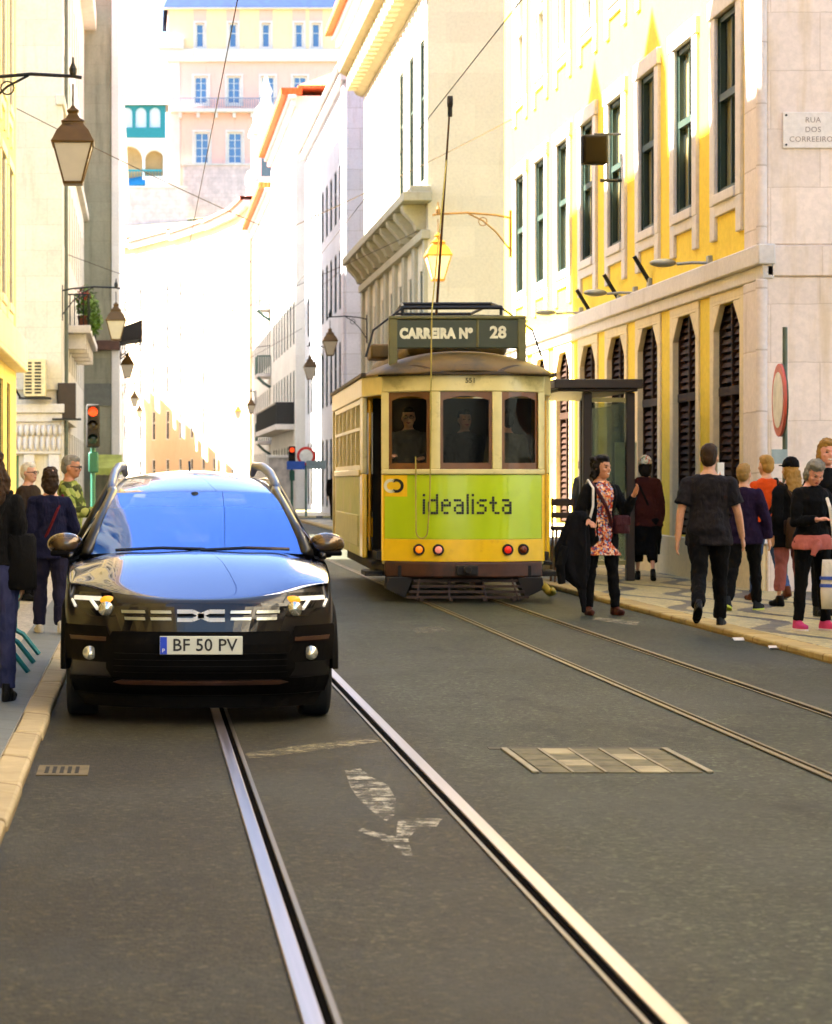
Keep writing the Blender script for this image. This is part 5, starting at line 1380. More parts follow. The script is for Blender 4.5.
lamp_at('pale wall lantern between the far balcony and the tram', 310, 371, 104, WR, k=.95)

# ---- traffic lights
M_tgreen = mat('signal_green_paint', lin(24, 86, 66), .45, var=.1)
def signal(label, px, top, Z, base, lit, s=1.0):
    p = P(px, top, Z); t = thing('traffic_light', label, 'traffic light', (p.x, Z, base), 'traffic lights at the crossings'); h = p.z-base
    m = MB(); m.cyl((0, 0.1, 0), (0, 0.1, h-.1), .055*s, n=12); m.lathe([(.12, 0), (.11, .25), (.06, .35)], (0, .1, 0), 12); m.build('pole', M_tgreen, t, local=True)
    m = MB(); m.box((-.15*s, -.06, h-.95*s), (.15*s, .08, h)); hd = m.build('signal_head', M_tdark, t, local=True, bevel=.04)
    for k, (c, e) in enumerate((((1, .07, .012, 1), .11), ((.03, .018, .006, 1), 0), ((.008, .03, .02, 1), 0))):
        z = h-.17*s-.30*s*k
        MB().ell((0, -.065, z), (.105*s, .03, .105*s)).build('signal_lens', mat('signal_lens', c, .3, emit=(c, e) if (e and lit) else None, bump=0), hd, local=True, smooth=True)
        n = 12; m = MB()
        m.grid([[(.125*s*math.cos(math.pi*i/n), y, z+.125*s*math.sin(math.pi*i/n)) for i in range(n+1)] for y in (-.06, -.28*s)]); m.build('hood', M_tdark, hd, local=True, solid=.01)
    m = MB(); m.box((-.10*s, -.02, h-1.5*s), (.12*s, .08, h-1.05*s)); m.build('pedestrian_head', M_tgreen, t, local=True, bevel=.03)
    return t
signal('green traffic light pole with its red lamp lit, behind the people on the left', 93, 404, 52, .0, True)
signal('small distant traffic light showing red beside the round sign', 292, 446, 92.5, .06, True, .9)
# round no-entry sign and blue plate by the distant light
q = P(306, 455, 92); t = thing('road_sign', 'distant round red edged sign with a blue and grey name plate', 'road sign', (q.x, 92, .06))
MB().cyl((0, 0, 0), (0, 0, q.z+.2), .04, n=8).build('pole', M_tgreen, t, local=True)
d = MB().cyl((0, -.05, q.z-.1), (0, -.07, q.z-.1), .36, n=24).build('sign_disc', mat('sign_red', lin(200, 40, 30), .5), t, local=True)
MB().cyl((0, -.072, q.z-.1), (0, -.08, q.z-.1), .26, n=24).build('sign_face', mat('sign_white', lin(228, 226, 220), .5), d, local=True)
m = MB(); m.box((-.75, -.12, q.z-.62), (-.05, -.08, q.z-.30)); m.build('blue_plate', mat('sign_blue', lin(30, 80, 170), .5), t, local=True)
m = MB(); m.box((.0, -.12, q.z-.60), (.75, -.08, q.z-.28)); m.build('grey_plate', mat('sign_grey', lin(120, 136, 140), .5), t, local=True)
# advertising panel
q = P(281, 500, 100); t = thing('advertising_panel', 'white framed advertising panel standing beside the car roof, far up the street', 'billboard', (q.x, 100, 0))
m = MB(); m.box((-.62, -.08, .12), (-.52, .08, 2.4)); m.box((.52, -.08, .12), (.62, .08, 2.4)); m.box((-.62, -.09, 2.4), (.62, .09, 2.52)); m.box((-.52, -.08, .5), (.52, .08, .62)); m.build('frame', M_wframe, t, local=True, bevel=.01)
MB().box((-.52, -.03, .62), (.52, .03, 2.4)).build('poster', mat('poster_blur', lin(186, 178, 168), .3, var=.5, scale=2.2), t, local=True)

# ---- round sign on a pole by the corner, seen nearly edge on
q = P(785, 395, 28.0); t = thing('round_sign_post', 'round red edged road sign on a post, turned side on, by the yellow house corner', 'road sign', (q.x, 28, .06))
m = MB(); m.cyl((0, 0, 0), (0, 0, P(785, 322, 28).z-.12), .03, n=10); m.build('post', mat('post_grey_green', lin(92, 100, 84), .5, .4), t, local=True)
Mr = Matrix.Translation((-.02, 0, q.z-.12)) @ Matrix.Rotation(R(-95), 4, 'Z') @ Matrix.Rotation(R(90), 4, 'X')
def disc(r0, z0, z1, n=32): 
    a = MB(); a.lathe([(r0, z0), (r0, z1)], (0,0,0), n); a.v = [Mr @ v for v in a.v]; return a
d = disc(.43, .03, .06).build('sign_disc', mat('sign_rim_red', lin(196, 84, 66), .5), t, local=True, bevel=.006)
disc(.33, .061, .066).build('sign_face', mat('sign_face', lin(222, 216, 204), .5), d, local=True)
disc(.432, .015, .029).build('sign_back', mat('sign_back', lin(84, 92, 78), .5, .5), d, local=True)
m = MB(); m.box((-.16, -.03, q.z-.12-.75), (.02, .0, q.z-.12-.58)); m.build('plate', mat('plate_grey', lin(150, 168, 172), .5), t, local=True)

# ---- bus shelter
M_shel = mat('shelter_brown', lin(44, 32, 24), .45, .2, var=.12)
M_sglass = glassy('shelter_glass', (.10, .14, .12, 1), .03, 1.5, (.30, (.78, .84, .74, 1)))
tl = P(575, 379, 33); tr = P(643, 379, 33); zt = tl.z
t = thing('bus_shelter', 'dark framed bus shelter with glass sides in front of the yellow house', 'bus shelter', (tr.x-.5, 33, .06))
x0, x1 = tl.x-.28, tr.x
m = MB(); m.box((x0, 33, zt-.13), (x1, 37.2, zt)); m.box((x0+.06, 33.06, zt-.17), (x1-.06, 37.1, zt-.132)); m.build('roof', M_shel, t, bevel=.012)
for (x, y) in ((x1-.12, 33.3), (x1-.12, 36.8), (6.22, 33.35), (6.22, 36.8)):
    MB().box((x-.06, y-.06, .06), (x+.06, y+.06, zt-.175)).build('post', M_shel, t, bevel=.01)
m = MB(); m.box((6.29, 33.3, .35), (x1-.19, 33.33, 2.55)); m.build('end_glass', M_sglass, t)
m = MB(); m.box((x1-.13, 33.4, .35), (x1-.11, 36.7, 2.55)); m.build('back_glass', M_sglass, t)
m = MB(); m.box((6.28, 33.28, 2.56), (x1-.18, 33.36, 2.62)); m.box((6.28, 33.28, .28), (x1-.18, 33.36, .345)); m.build('glass_rail', mat('shelter_rail', lin(150, 140, 90), .4, .5), t)
m = MB(); m.box((6.62, 33.36, 1.3), (6.92, 33.40, 2.0)); m.build('timetable', mat('timetable_cream', lin(206, 200, 160), .6), t)
b = thing('bench', 'pale stone bench under the bus shelter', 'bench', (6.2, 34.6, .06))
m = MB(); m.box((5.95, 33.9, .50), (6.45, 36.4, .60)); m.build('seat', M_lime, b, bevel=.02)
for y in (34.1, 36.2): MB().box((6.05, y-.1, .06), (6.35, y+.1, .50)).build('leg', M_lime, b, bevel=.01)

# ---- lamps, brackets and box on the yellow facade
M_fl = mat('floodlight_grey', lin(150, 150, 140), .45, .4)
for k, (xw, pyw, px, py, lab) in enumerate(((708, 263, 668, 260, 'grey wall floodlight on a long arm nearest the corner of the yellow house'), (634, 293, 602, 292, 'grey wall floodlight on a long arm between the two brackets of the yellow house'), (580, 313, 553, 312, 'grey wall floodlight farthest along the yellow house, above the tram roof'))):
    Zw = F*7.85/(xw-VX); w_ = P(xw, pyw, Zw); e = w_+Vector((-.40, 0.16, 0)); t = thing('floodlight', lab, 'floodlight', w_, 'floodlights along the yellow house')
    m = MB(); m.tube([w_, w_+Vector((-.2, .07, .01)), e], .022, 8); m.build('arm', M_fl, t)
    m = MB(); m.cbox(w_+Vector((.02, 0, -.02)), (.07, .12, .24)); m.build('wall_plate', M_fl, t, bevel=.01)
    m = MB(); m.ell(e+Vector((-.18, .05, .02)), (.19, .10, .06)); m.build('lamp_head', M_fl, t, smooth=True)
for k, (px, py, lab) in enumerate(((645, 267, 'black stick bracket slanting from the yellow wall, nearest the corner'), (614, 284, 'black stick bracket slanting from the yellow wall, middle one of three'), (586, 298, 'black stick bracket slanting from the yellow wall, nearest the tram'))):
    Zw = F*7.85/(px-VX+3); w_ = P(px+3, py+10, Zw); t = thing('flag_bracket', lab, 'bracket', w_, 'stick brackets on the yellow wall')
    m = MB(); m.tube([w_+Vector((.05, 0, -.12)), w_+Vector((-.22, -.02, .32))], .035, 8); m.build('stick', M_iron, t)
    m = MB(); m.cbox(w_+Vector((.02, 0, -.12)), (.06, .14, .2)); m.build('wall_plate', M_fl, t, bevel=.01)
Zw = F*7.4/(594-VX); q = P(594, 150, Zw); t = thing('projecting_box', 'dark brown box lamp sticking out between the windows of the yellow house', 'wall lamp', q)
m = MB(); m.cbox(q, (.40, .22, .48)); m.build('box', mat('box_brown', (.006, .004, .0015, 1), .8, var=.15, spec=.1), t, bevel=.03)
m = MB(); m.cbox(q+Vector((0, -.11, 0)), (.32, .012, .40)); m.build('box_face', mat('box_face', (.008, .005, .002, 1), .8, spec=.1), t, bevel=.004)
m = MB(); m.tube([q+Vector((0, 0, .26)), q+Vector((.5, 0, .26))], .02, 6); m.tube([q+Vector((.22, 0, .26)), q+Vector((.22, 0, -.5))], .015, 6); m.tube([q+Vector((.1, 0, -.5)), q+Vector((.5, 0, -.5))], .03, 6); m.build('bracket', M_iron, t)

# ---- air conditioners, awnings, balcony plants on the left
q = P(35, 378, 66.6); t = thing('air_conditioner', 'cream air conditioner with slatted grille high on the cream house wall', 'air conditioner', q)
m = MB(); m.cbox(q, (.62, .5, 1.05)); m.build('case', mat('ac_cream', lin(222, 206, 160), .5), t, bevel=.02)
m = MB()
for s in (-1, 1):
    for k in range(10): m.cbox(q+Vector((s*.13-.04, -.252, -.42+k*.092)), (.18, .012, .052))
m.build('grille', M_iron, t)
m = MB(); m.cbox(q+Vector((0, -.05, -.57)), (.9, .55, .05)); m.tube([q+Vector((-.4, -.2, -.55)), q+Vector((-.55, -.25, -.3)), q+Vector((-.62, -.2, .1))], .035, 6); m.build('bracket', M_iron, t)
q = P(67, 401, 66.9); t = thing('air_conditioner', 'dark air conditioner unit on the corner of the cream house', 'air conditioner', q)
m = MB(); m.cbox(q, (.5, .4, 1.0)); m.build('case', mat('ac_dark', lin(52, 36, 22), .6), t, bevel=.02)
m = MB(); m.cbox(q+Vector((.0, -.21, -.52)), (.8, .5, .05)); m.build('bracket', M_iron, t)
def awning(label, x0, x1, y0, z0, d, h, m_, name='awning'):
    t = thing(name, label, 'awning', ((x0+x1)/2, y0, z0))
    a = MB(); n = 10; G_ = [[(x0+(x1-x0)*i/n, y0-d*s_, z0+h*(1-s_)-.06*math.sin(s_*math.pi)) for i in range(n+1)] for s_ in (0, .25, .5, .75, 1)]
    a.grid(G_); a.build('canvas', m_, t, solid=.03)
    a = MB(); G_ = [[(x0+(x1-x0)*i/n, y0-d, z0-(0 if r == 0 else .25+.04*(i % 2))) for i in range(n+1)] for r in (0, 1)]; a.grid(G_); a.build('valance', m_, t, solid=.02)
    a = MB(); a.tube([(x0, y0, z0-.1), (x0, y0-d, z0)], .02, 6); a.tube([(x1, y0, z0-.1), (x1, y0-d, z0)], .02, 6); a.build('awning_arm', M_iron, t)
    return t
awning('green and yellow shop awning at the foot of the grey stone house', -2.0, -.85, 96.6, 1.95, 1.2, .55, mat('green_canvas', lin(168, 176, 84), .8, var=.25, scale=3))
q0, q1 = P(119, 345, 98), P(142, 320, 98)
t = thing('black_awning', 'black canvas awning projecting from the grey stone house beside the lanterns', 'awning', (q0.x, 98, q0.z))
a = MB(); a.add([(-.96, 97.6, q0.z+.1), (-.96, 100.5, q0.z+.1), (-.02, 97.6, q0.z+.25), (-.02, 100.5, q0.z+.25), (-.96, 97.6, q1.z-.35), (-.96, 100.5, q1.z-.35), (-.02, 97.6, q1.z), (-.02, 100.5, q1.z)], [(0,1,3,2),(4,6,7,5),(0,2,6,4),(1,5,7,3),(2,3,7,6),(0,4,5,1)]); a.build('canvas', mat('black_canvas', lin(38, 32, 26), .8), t, bevel=.02)
a = MB(); a.tube([(-.97, 98, q0.z-.5), (-.1, 98, q0.z+.2)], .03, 6); a.tube([(-.97, 100, q0.z-.5), (-.1, 100, q0.z+.2)], .03, 6); a.build('strut', M_iron, t)
M_leaf = mat('balcony_leaf', lin(82, 116, 30), .6, var=.35, scale=12)
M_red = mat('red_flower', lin(180, 40, 30), .6)
def leaf_clump(m, c, r, n, s, rnd):
    for _ in range(n):
        a = Vector((rnd.gauss(0, 1), rnd.gauss(0, 1), rnd.gauss(0, 1))); a.normalize(); p = Vector(c)+Vector((a.x*r[0], a.y*r[1], a.z*r[2]))*rnd.uniform(.35, 1)
        u = Vector((rnd.gauss(0, 1), rnd.gauss(0, 1), rnd.gauss(0, 1))).normalized(); v = u.cross(a).normalized() if u.cross(a).length > .05 else Vector((1, 0, 0)); l = s*rnd.uniform(.6, 1.4)
        m.add([p-u*l, p+v*l*.4, p+u*l, p-v*l*.4], [(0,1,2,3)])
rnd = random.Random(3)
for i, (yy, lab) in enumerate(((75.6, 'leafy green potted plant with red flowers at the near end of the balcony'), (78.2, 'trailing green potted plant in the middle of the balcony'))):
    x = WL+.5; t = thing('balcony_plant', lab, 'plant', (x, yy, 6.36))
    MB().lathe([(.13, 0), (.19, .32), (.17, .32)], (x, yy, 6.36), 12).build('pot', mat('terracotta', lin(130, 72, 44), .8), t)
    m = MB(); leaf_clump(m, (x+.1, yy, 7.1), (.38, .5, .6), 260, .09, rnd); leaf_clump(m, (x+.35, yy-.2, 6.6), (.25, .4, .5), 160, .09, rnd); m.build('foliage', M_leaf, t)
    if i == 0: m = MB(); leaf_clump(m, (x, yy, 7.3), (.35, .45, .4), 60, .07, rnd); m.build('flowers', M_red, t)
# ---- teal crowd barrier on the left pavement
M_bar = mat('barrier_teal', lin(16, 112, 112), .4, .2, var=.1)
t = thing('crowd_barrier', 'teal metal crowd barrier standing on the left pavement', 'barrier', (-1.02, 18.6, .05))
m = MB()
def pt(x, y, z): return Vector((x-.04, y, z+.05))
m.tube([pt(-1.02, 17.2, .2), pt(-1.02, 17.2, 1.05), pt(-1.02, 17.3, 1.1), pt(-1.02, 19.5, 1.1), pt(-1.02, 19.6, 1.05), pt(-1.02, 19.6, .2), pt(-1.02, 17.2, .2)], .024, 8)
for k in range(16): m.cyl(pt(-1.02, 17.35+k*.14, .2), pt(-1.02, 17.35+k*.14, 1.1), .010, n=5)
m.build('frame', M_bar, t)
m = MB(); m.box((-1.035, 17.25, .42), (-1.012, 19.55, 1.1)); m.build('panel', M_bar, t)
for y in (17.5, 18.4, 19.3):
    m = MB(); m.tube([pt(-1.02, y, .22), pt(-.93, y, .17), pt(-.80, y-.03, .01)], .022, 6); m.tube([pt(-1.02, y, .22), pt(-1.1, y, .17), pt(-1.25, y-.03, .01)], .022, 6); m.build('foot', M_bar, t)
# ---- small dark stand beside the tram on the right pavement
q = P(557, 575, 33.6); t = thing('high_chair', 'dark high chair standing on the pavement right of the tram', 'chair', (5.85, 33, .06))
m = MB()
for sx in (-.14, .14):
    for sy in (-.14, .14): m.tube([(5.85+sx*1.2, 33+sy*1.2, .06), (5.85+sx, 33+sy, .78)], .016, 6)
m.build('legs', mat('chair_leg', lin(110, 78, 44), .6), t)['label'] = 'four thin splayed wooden legs'
m = MB(); m.cbox((5.85, 33, .80), (.36, .36, .06)); m.build('seat', mat('chair_brown', lin(58, 38, 24), .7), t, bevel=.02)
m = MB(); m.cbox((5.85, 33.16, 1.16), (.34, .03, .10)); m.cbox((5.85, 33.16, .98), (.34, .03, .08)); m.cbox((5.70, 33.16, 1.0), (.03, .04, .44)); m.cbox((6.0, 33.16, 1.0), (.03, .04, .44)); m.build('backrest', mat('chair_brown2', lin(58, 38, 24), .7), t, bevel=.02)
# ---- overhead wires
M_wire = mat('overhead_wire', lin(70, 56, 44), .6, bump=0, var=.05)
def wire(label, pts, r=.012, sag=0, name='overhead_wire', grp='tram wires over the street'):
    t = MB(); P_ = []
    for a, b in zip(pts, pts[1:]):
        n = 10
        for i in range(n): f = i/n; q = Vector(a).lerp(Vector(b), f); q.z -= sag*4*f*(1-f); P_.append(q)
    P_.append(Vector(pts[-1])); t.tube(P_, r, 5)
    return tag(t.build(name, M_wire), label, 'wire', grp)
xt = P(447, 104, 30.2).x; zt_ = P(447, 104, 30.2).z+.12
wire('long contact wire over the right track, touching the tram pole', [(xt, 4, zt_), (xt, 30.2, zt_), (xt, 60, zt_), (xt, 115, zt_), (xt-.2, 160, zt_)], .007)
wire('long contact wire over the left track, running up the sky', [(.95, 4, 6.3), (.95, 50, 6.3), (.95, 110, 6.3), (.8, 160, 6.3)], .007)
for (za, ha, zb, hb, lab) in ((46, 7.6, 51, 9.2, 'span wire crossing from the yellow left house to the yellow house'), (74, 7.6, 68, 8.6, 'span wire crossing in front of the bracketed cornice'), (96.5, 7.6, 94, 9.8, 'span wire crossing at the grey stone house'), (120, 7.0, 118, 9.0, 'farthest span wire crossing in front of the curved house')):
    xl_ = WL if za < 96 else (-.97 if za < 110 else -1.3); xm = (xl_+WR)/2
    wire(lab, [(xl_, min(za, 45) if za < 60 else za, ha+.9), (xm, (za+zb)/2, 6.5), (WR, zb, hb)], .010, .05)
wire('thin slack wire slung low across the far white houses', [(-1.3, 116, 11.5), (7.6, 130, 14)], .02, .5)
wire('thin slack wire slung across the curved house', [(-1.3, 118, 8.5), (7.6, 142, 9.5)], .02, .4)
# ================================================================== people
SKIN = lin(206, 146, 108)
def skin_mat(name, c):
    m, nt, b = new_mat(name); T = NT(nt); n = T.noise(T.obj(), 14, 4)
    T.l(T.ramp(n, [(.3, scl(c, .86)), (.7, scl(c, 1.08))]), b.inputs['Base Color']); b.inputs['Roughness'].default_value = .5
    b.inputs['Subsurface Weight'].default_value = .08; b.inputs['Subsurface Radius'].default_value = (.02, .008, .004); return m
M_skin = [skin_mat('skin_light', lin(214, 158, 124)), skin_mat('skin_warm', lin(190, 128, 90)), skin_mat('skin_pink', lin(218, 150, 124))]
M_lip = mat('lip', lin(150, 58, 50), .4, bump=0); M_eye = mat('eye_dark', (.015, .01, .008, 1), .15, bump=0); M_teeth = mat('teeth', lin(232, 226, 214), .3, bump=0)
_cm = {}
def cloth(name, c, rough=.85, var=.14, wr=.5, pattern=None):
    if name in _cm: return _cm[name]
    m, nt, b = new_mat(name); T = NT(nt); v = T.obj()
    fold = T.noise(T.comb(*[T.m('MULTIPLY', q, s) for q, s in zip(T.xyz(v), (9, 9, 4))]), 1, 4, .55, .6)
    weave = T.noise(v, 240, 2)
    col = T.ramp(T.noise(v, 5, 5), [(.3, scl(c, 1-var)), (.7, scl(c, 1+var))])
    if pattern:
        vo = T.n('ShaderNodeTexVoronoi'); vo.inputs['Scale'].default_value = pattern[0]; T.l(v, vo.inputs['Vector'])
        s_ = T.n('ShaderNodeSeparateColor'); T.l(vo.outputs['Color'], s_.inputs[0])
        st = [(i/len(pattern[1]), q) for i, q in enumerate(pattern[1])]
        r = T.n('ShaderNodeValToRGB'); r.color_ramp.interpolation = 'CONSTANT'; e = r.color_ramp.elements
        while len(e) < len(st): e.new(.5)
        for i, (p, q) in enumerate(st): e[i].position = p; e[i].color = q
        T.l(s_.outputs[0], r.inputs[0]); col = T.mix(.95, col, r.outputs[0])
    T.l(col, b.inputs['Base Color']); b.inputs['Roughness'].default_value = rough; b.inputs['Specular IOR Level'].default_value = .12
    T.bump(T.m('ADD', fold, T.m('MULTIPLY', weave, .04)), b, wr*1.6, .05)
    _cm[name] = m; return m
_wr = bpy.data.textures.new('folds', 'CLOUDS'); _wr.noise_scale = .11; _wr.noise_depth = 3
_hr = bpy.data.textures.new('strands', 'CLOUDS'); _hr.noise_scale = .035; _hr.noise_depth = 2
def finish(mb, name, m, root, vox, smooth=2, disp=0, tex=None, face=None, slots=None):
    me = bpy.data.meshes.new(name); me.from_pydata([tuple(v) for v in mb.v], [], mb.f)
    bm = bmesh.new(); bm.from_mesh(me); bmesh.ops.recalc_face_normals(bm, faces=bm.faces); bm.to_mesh(me); bm.free()
    o = bpy.data.objects.new(name, me); COL.objects.link(o)
    r = o.modifiers.new('r', 'REMESH'); r.mode = 'VOXEL'; r.voxel_size = vox
    if smooth: s = o.modifiers.new('s', 'SMOOTH'); s.factor = .5; s.iterations = smooth
    if disp: d = o.modifiers.new('d', 'DISPLACE'); d.texture = tex; d.strength = disp; d.mid_level = .5; d.texture_coords = 'LOCAL'
    dg = bpy.context.evaluated_depsgraph_get(); dg.update()
    ne = bpy.data.meshes.new_from_object(o.evaluated_get(dg)); o.modifiers.clear(); o.data = ne; bpy.data.meshes.remove(me); ne.name = name
    ne.materials.clear()
    for q in (slots or [m]): ne.materials.append(q)
    if face:
        for p in ne.polygons:
            p.material_index = face(p.center)
    ne.shade_smooth(); o.parent = root; return o

def rotm(p, y=0, r=0): return Matrix.Rotation(y, 4, 'Z') @ Matrix.Rotation(p, 4, 'X') @ Matrix.Rotation(r, 4, 'Y')

def person(label, loc, rz, H, top=None, legs=None, shoe=None, hair=None, skin=0, female=False, lean=0, turn=0, head=(0, 0, 0), thigh=((0, 0), (0, 0)), knee=(0, 0), armL=None, armR=None,
           sleeve=1.0, hem=.86, dress=None, jacket=None, skirt=None, hat=None, glasses=False, smile=False, vox=.010, fat=1.0, extra=None, group='people on the street', lift=(0, 0), scarf=None, sole=None, bun=False, loose=1.0, foot=(0, 0)):
    """faces -y at rz = 0; index 0 = the +x side (image right when facing us), 1 = the -x side; head = (pitch down, yaw to +x, roll)"""
    k = H/1.75
    t = thing('person', label, 'person', loc, group, rz); S_ = Matrix.Scale(k, 4)
    Lm = Matrix.Translation((0, 0, .97)) @ rotm(-lean, turn) @ Matrix.Translation((0, 0, -.97))   # upper body
    f = -1
    sh = .172 if female else .195
    up = Lm.to_3x3()
    arms = []
    for i, A in ((0, armL), (1, armR)):
        s = 1 if i == 0 else -1
        if A is None: A = ((.12*s, .05, -1), (.02*s, -.22, -1))
        d1, d2 = up @ Vector(A[0]).normalized(), up @ Vector(A[1]).normalized()
        p0 = Lm @ Vector((s*(sh-.008), .01, 1.385)); p1 = p0+d1*.295; p2 = p1+d2*.255
        arms.append((p0, p1, p2, d1, d2, s))
    lg = []
    for i in (0, 1):
        s = 1 if i == 0 else -1; a, ab = thigh[i]; kn = knee[i]
        d1 = Vector((s*math.sin(ab), -math.sin(a), -math.cos(a)*math.cos(ab))).normalized(); d2 = Vector((s*math.sin(ab)*.6, -math.sin(a-kn), -math.cos(a-kn))).normalized()
        p0 = Vector((s*.092, 0, .92)); p1 = p0+d1*.43; p2 = p1+d2*.41
        lg.append((p0, p1, p2, d1, d2, s))
    # feet touch the ground: lower everything so that the lowest ankle sits at its height
    dz = .082-min(l[2].z-lift[i] for i, l in enumerate(lg)); D = Matrix.Translation((0, 0, dz))
    def X(M_=None): return S_ @ D if M_ is None else S_ @ D @ M_
    def put(mb, M_=None):
        Q = X(M_); mb.v = [Q @ v for v in mb.v]; return mb
    Lb = Lm
    Hm = Lm @ Matrix.Translation((0, .005, 1.50)) @ rotm(head[0], head[1], head[2]) @ Matrix.Translation((0, 0, -1.50))
    w = 1.0*fat; wa = (.125 if female else .145)*fat; ch = (.150 if female else .172)*w; hp = (.168 if female else .162)*w
    def torso(g, z0=.86, z1=1.50):
        a = [(0, 0, .80, .13, .10), (0, 0, .88, hp*.98, .112), (0, .01, .95, hp, .118), (0, .005, 1.04, (hp+wa)/2, .105*fat), (0, 0, 1.13, wa, .098*fat), (0, -.005, 1.22, (wa+ch)/2, .108), (0, -.012 if female else -.004, 1.31, ch, .122 if female else .118), (0, .005, 1.39, ch*1.02, .105), (0, .012, 1.435, ch*.86, .082), (0, .014, 1.465, .085, .066), (0, .012, 1.50, .058, .058)]
        r = [(x, y, z, rx+g, ry+g) for x, y, z, rx, ry in a if z0-.001 <= z <= z1+.001]
        return r
    def arm(m, i, g, frac=2.0):
        p0, p1, p2, d1, d2, s = arms[i]
        pts, rad = [p0-d1*.02, p0+d1*.06, p0.lerp(p1, .6), p1], [.044+g*.7, .049+g*.8, .044+g, .038+g]
        if frac < 1: e = p0.lerp(p1, frac); pts, rad = [p0-d1*.02, p0+d1*.06, e], [.046+g*.7, .051+g*.9, .053+g*1.2]
        elif frac > 1: 
            e = p1.lerp(p2, min(1, frac-1)); pts += [p1.lerp(e, .3), e]; rad += [.038+g, .028+g*.9]
        m.tube(pts, rad, 12); 
        if frac >= 1: m.ell(p1, (.038+g,)*3)
        m.ell(Vector(p0)+Vector((0, 0, .002)), (.048+g*.6,)*3)
    def leg(m, i, g, z=2.0):
        p0, p1, p2, d1, d2, s = lg[i]
        pts, rad = [p0+Vector((0, 0, .04)), p0.lerp(p1, .15), p0.lerp(p1, .6), p1], [.082+g, .086*fat+g, .066+g, .053+g*.9]
        if z > 1: e = p1.lerp(p2, z-1); pts += [p1.lerp(p2, min(.3, z-1-.01)), p1.lerp(p2, min(.6, (z-1)*.8)), e]; rad += [.052+g*.9, .044+g*1.0, .034+g*1.3]
        m.tube(pts, rad, 12); m.ell(p1, (.052+g*.9,)*3)
    # ---- body: one continuous surface
    m = MB(); m.rings(torso(0), Lb)
    for i in (0, 1): arm(m, i, 0); leg(m, i, -.012 if legs else 0)
    m.rings([(0, .014, 1.44, .066, .064), (0, .008, 1.50, .054, .056), (0, .004, 1.56, .052, .058)], Lm, 12)
    m.v = [v for v in m.v]
    hd = MB()
    hd.rings([(0, -.055, 1.505, .022, .022), (0, -.045, 1.52, .046, .05), (0, -.030, 1.55, .061, .074), (0, -.015, 1.59, .071, .092), (0, -.004, 1.64, .076, .100), (0, .004, 1.69, .074, .098), (0, .010, 1.725, .060, .080), (0, .012, 1.748, .030, .044)], None, 20)
    hd.ell((0, -.108, 1.598), (.014, .020, .016)); hd.tube([(0, -.095, 1.635), (0, -.120, 1.603)], [.009, .013], 8); hd.ell((0, -.098, 1.652), (.048, .012, .010)); hd.ell((0, -.088, 1.535), (.026, .02, .016)); hd.ell((0, -.100, 1.565), (.024, .012, .012))
    for s in (-1, 1): hd.ell((s*.076, .008, 1.615), (.012, .022, .032)); hd.ell((s*.042, -.078, 1.600), (.024, .02, .02))
    hd.v = [Hm @ v for v in hd.v]; o = len(m.v); m.v += hd.v; m.f += [tuple(i+o for i in q) for q in hd.f]
    for i in (0, 1):   # hands: palm, four fingers, thumb
        p0, p1, p2, d1, d2, s = arms[i]
        side = d2.cross(Vector((0, 0, 1)))
        if side.length < .3: side = Vector((0, 1, 0)) if abs(d2.z) > .7 else side
        side = (side-d2*side.dot(d2)).normalized(); nrm = d2.cross(side).normalized()
        if abs(d2.z) > .7:   # hanging hand: flat of the palm towards the thigh
            side = Vector((0, -1, 0)); side = (side-d2*side.dot(d2)).normalized(); nrm = Vector((-s, 0, 0))
        c = p2+d2*.05
        m.tube([p2-d2*.03, p2+d2*.02, p2+d2*.055, p2+d2*.095], [.027, .034, .042, .036], 12, flat=(nrm, .5))
        for q, (o_, l_) in enumerate(((.030, .066), (.010, .076), (-.010, .070), (-.029, .055))):
            b0 = p2+d2*.085+side*o_; k1 = b0+d2*l_*.5+nrm*.006; k2 = b0+(d2*.90*l_)+nrm*.026
            m.tube([b0, k1, k2], [.0105, .0095, .0075], 7)
        m.tube([p2+d2*.03+side*.030, p2+d2*.065+side*.058+nrm*.006, p2+d2*.098+side*.060+nrm*.018], [.014, .012, .009], 7)
    Hi = Hm.inverted() @ (S_ @ D).inverted()
    def fc(c):
        q = Hi @ c
        if q.z < 1.5 or q.y > -.06: return 0
        if ((abs(q.x)-.032)/.013)**2+((q.z-1.630)/.007)**2 < 1: return 2
        if ((abs(q.x)-.033)/.02)**2+((q.z-1.655)/.004)**2 < 1 and hair: return 3
        if smile and (q.x/.022)**2+((q.z-1.562-.18*abs(q.x))/.0055)**2 < 1: return 4
        if (q.x/.025)**2+((q.z-1.562-(.15*abs(q.x) if smile else 0))/.010)**2 < 1: return 1
        return 0
    hm = hair[1] if hair else M_eye
    m.v = [X() @ v for v in m.v]
    finish(m, 'body', None, t, vox*.9*k, 3, face=fc, slots=[M_skin[skin], M_lip, M_eye, hm, M_teeth])
    # ---- trousers / skirt
    if legs:
        m = MB(); g = .014*loose; m.rings([(x, y, z, rx, ry) for x, y, z, rx, ry in torso(.012, .80, 1.05)], Lb if lean < .2 else None)
        for i in (0, 1): leg(m, i, g, legs[1] if len(legs) > 1 else 1.96)
        finish(put(m), 'trousers', legs[0], t, vox*1.1*k, 2, .034, _wr)
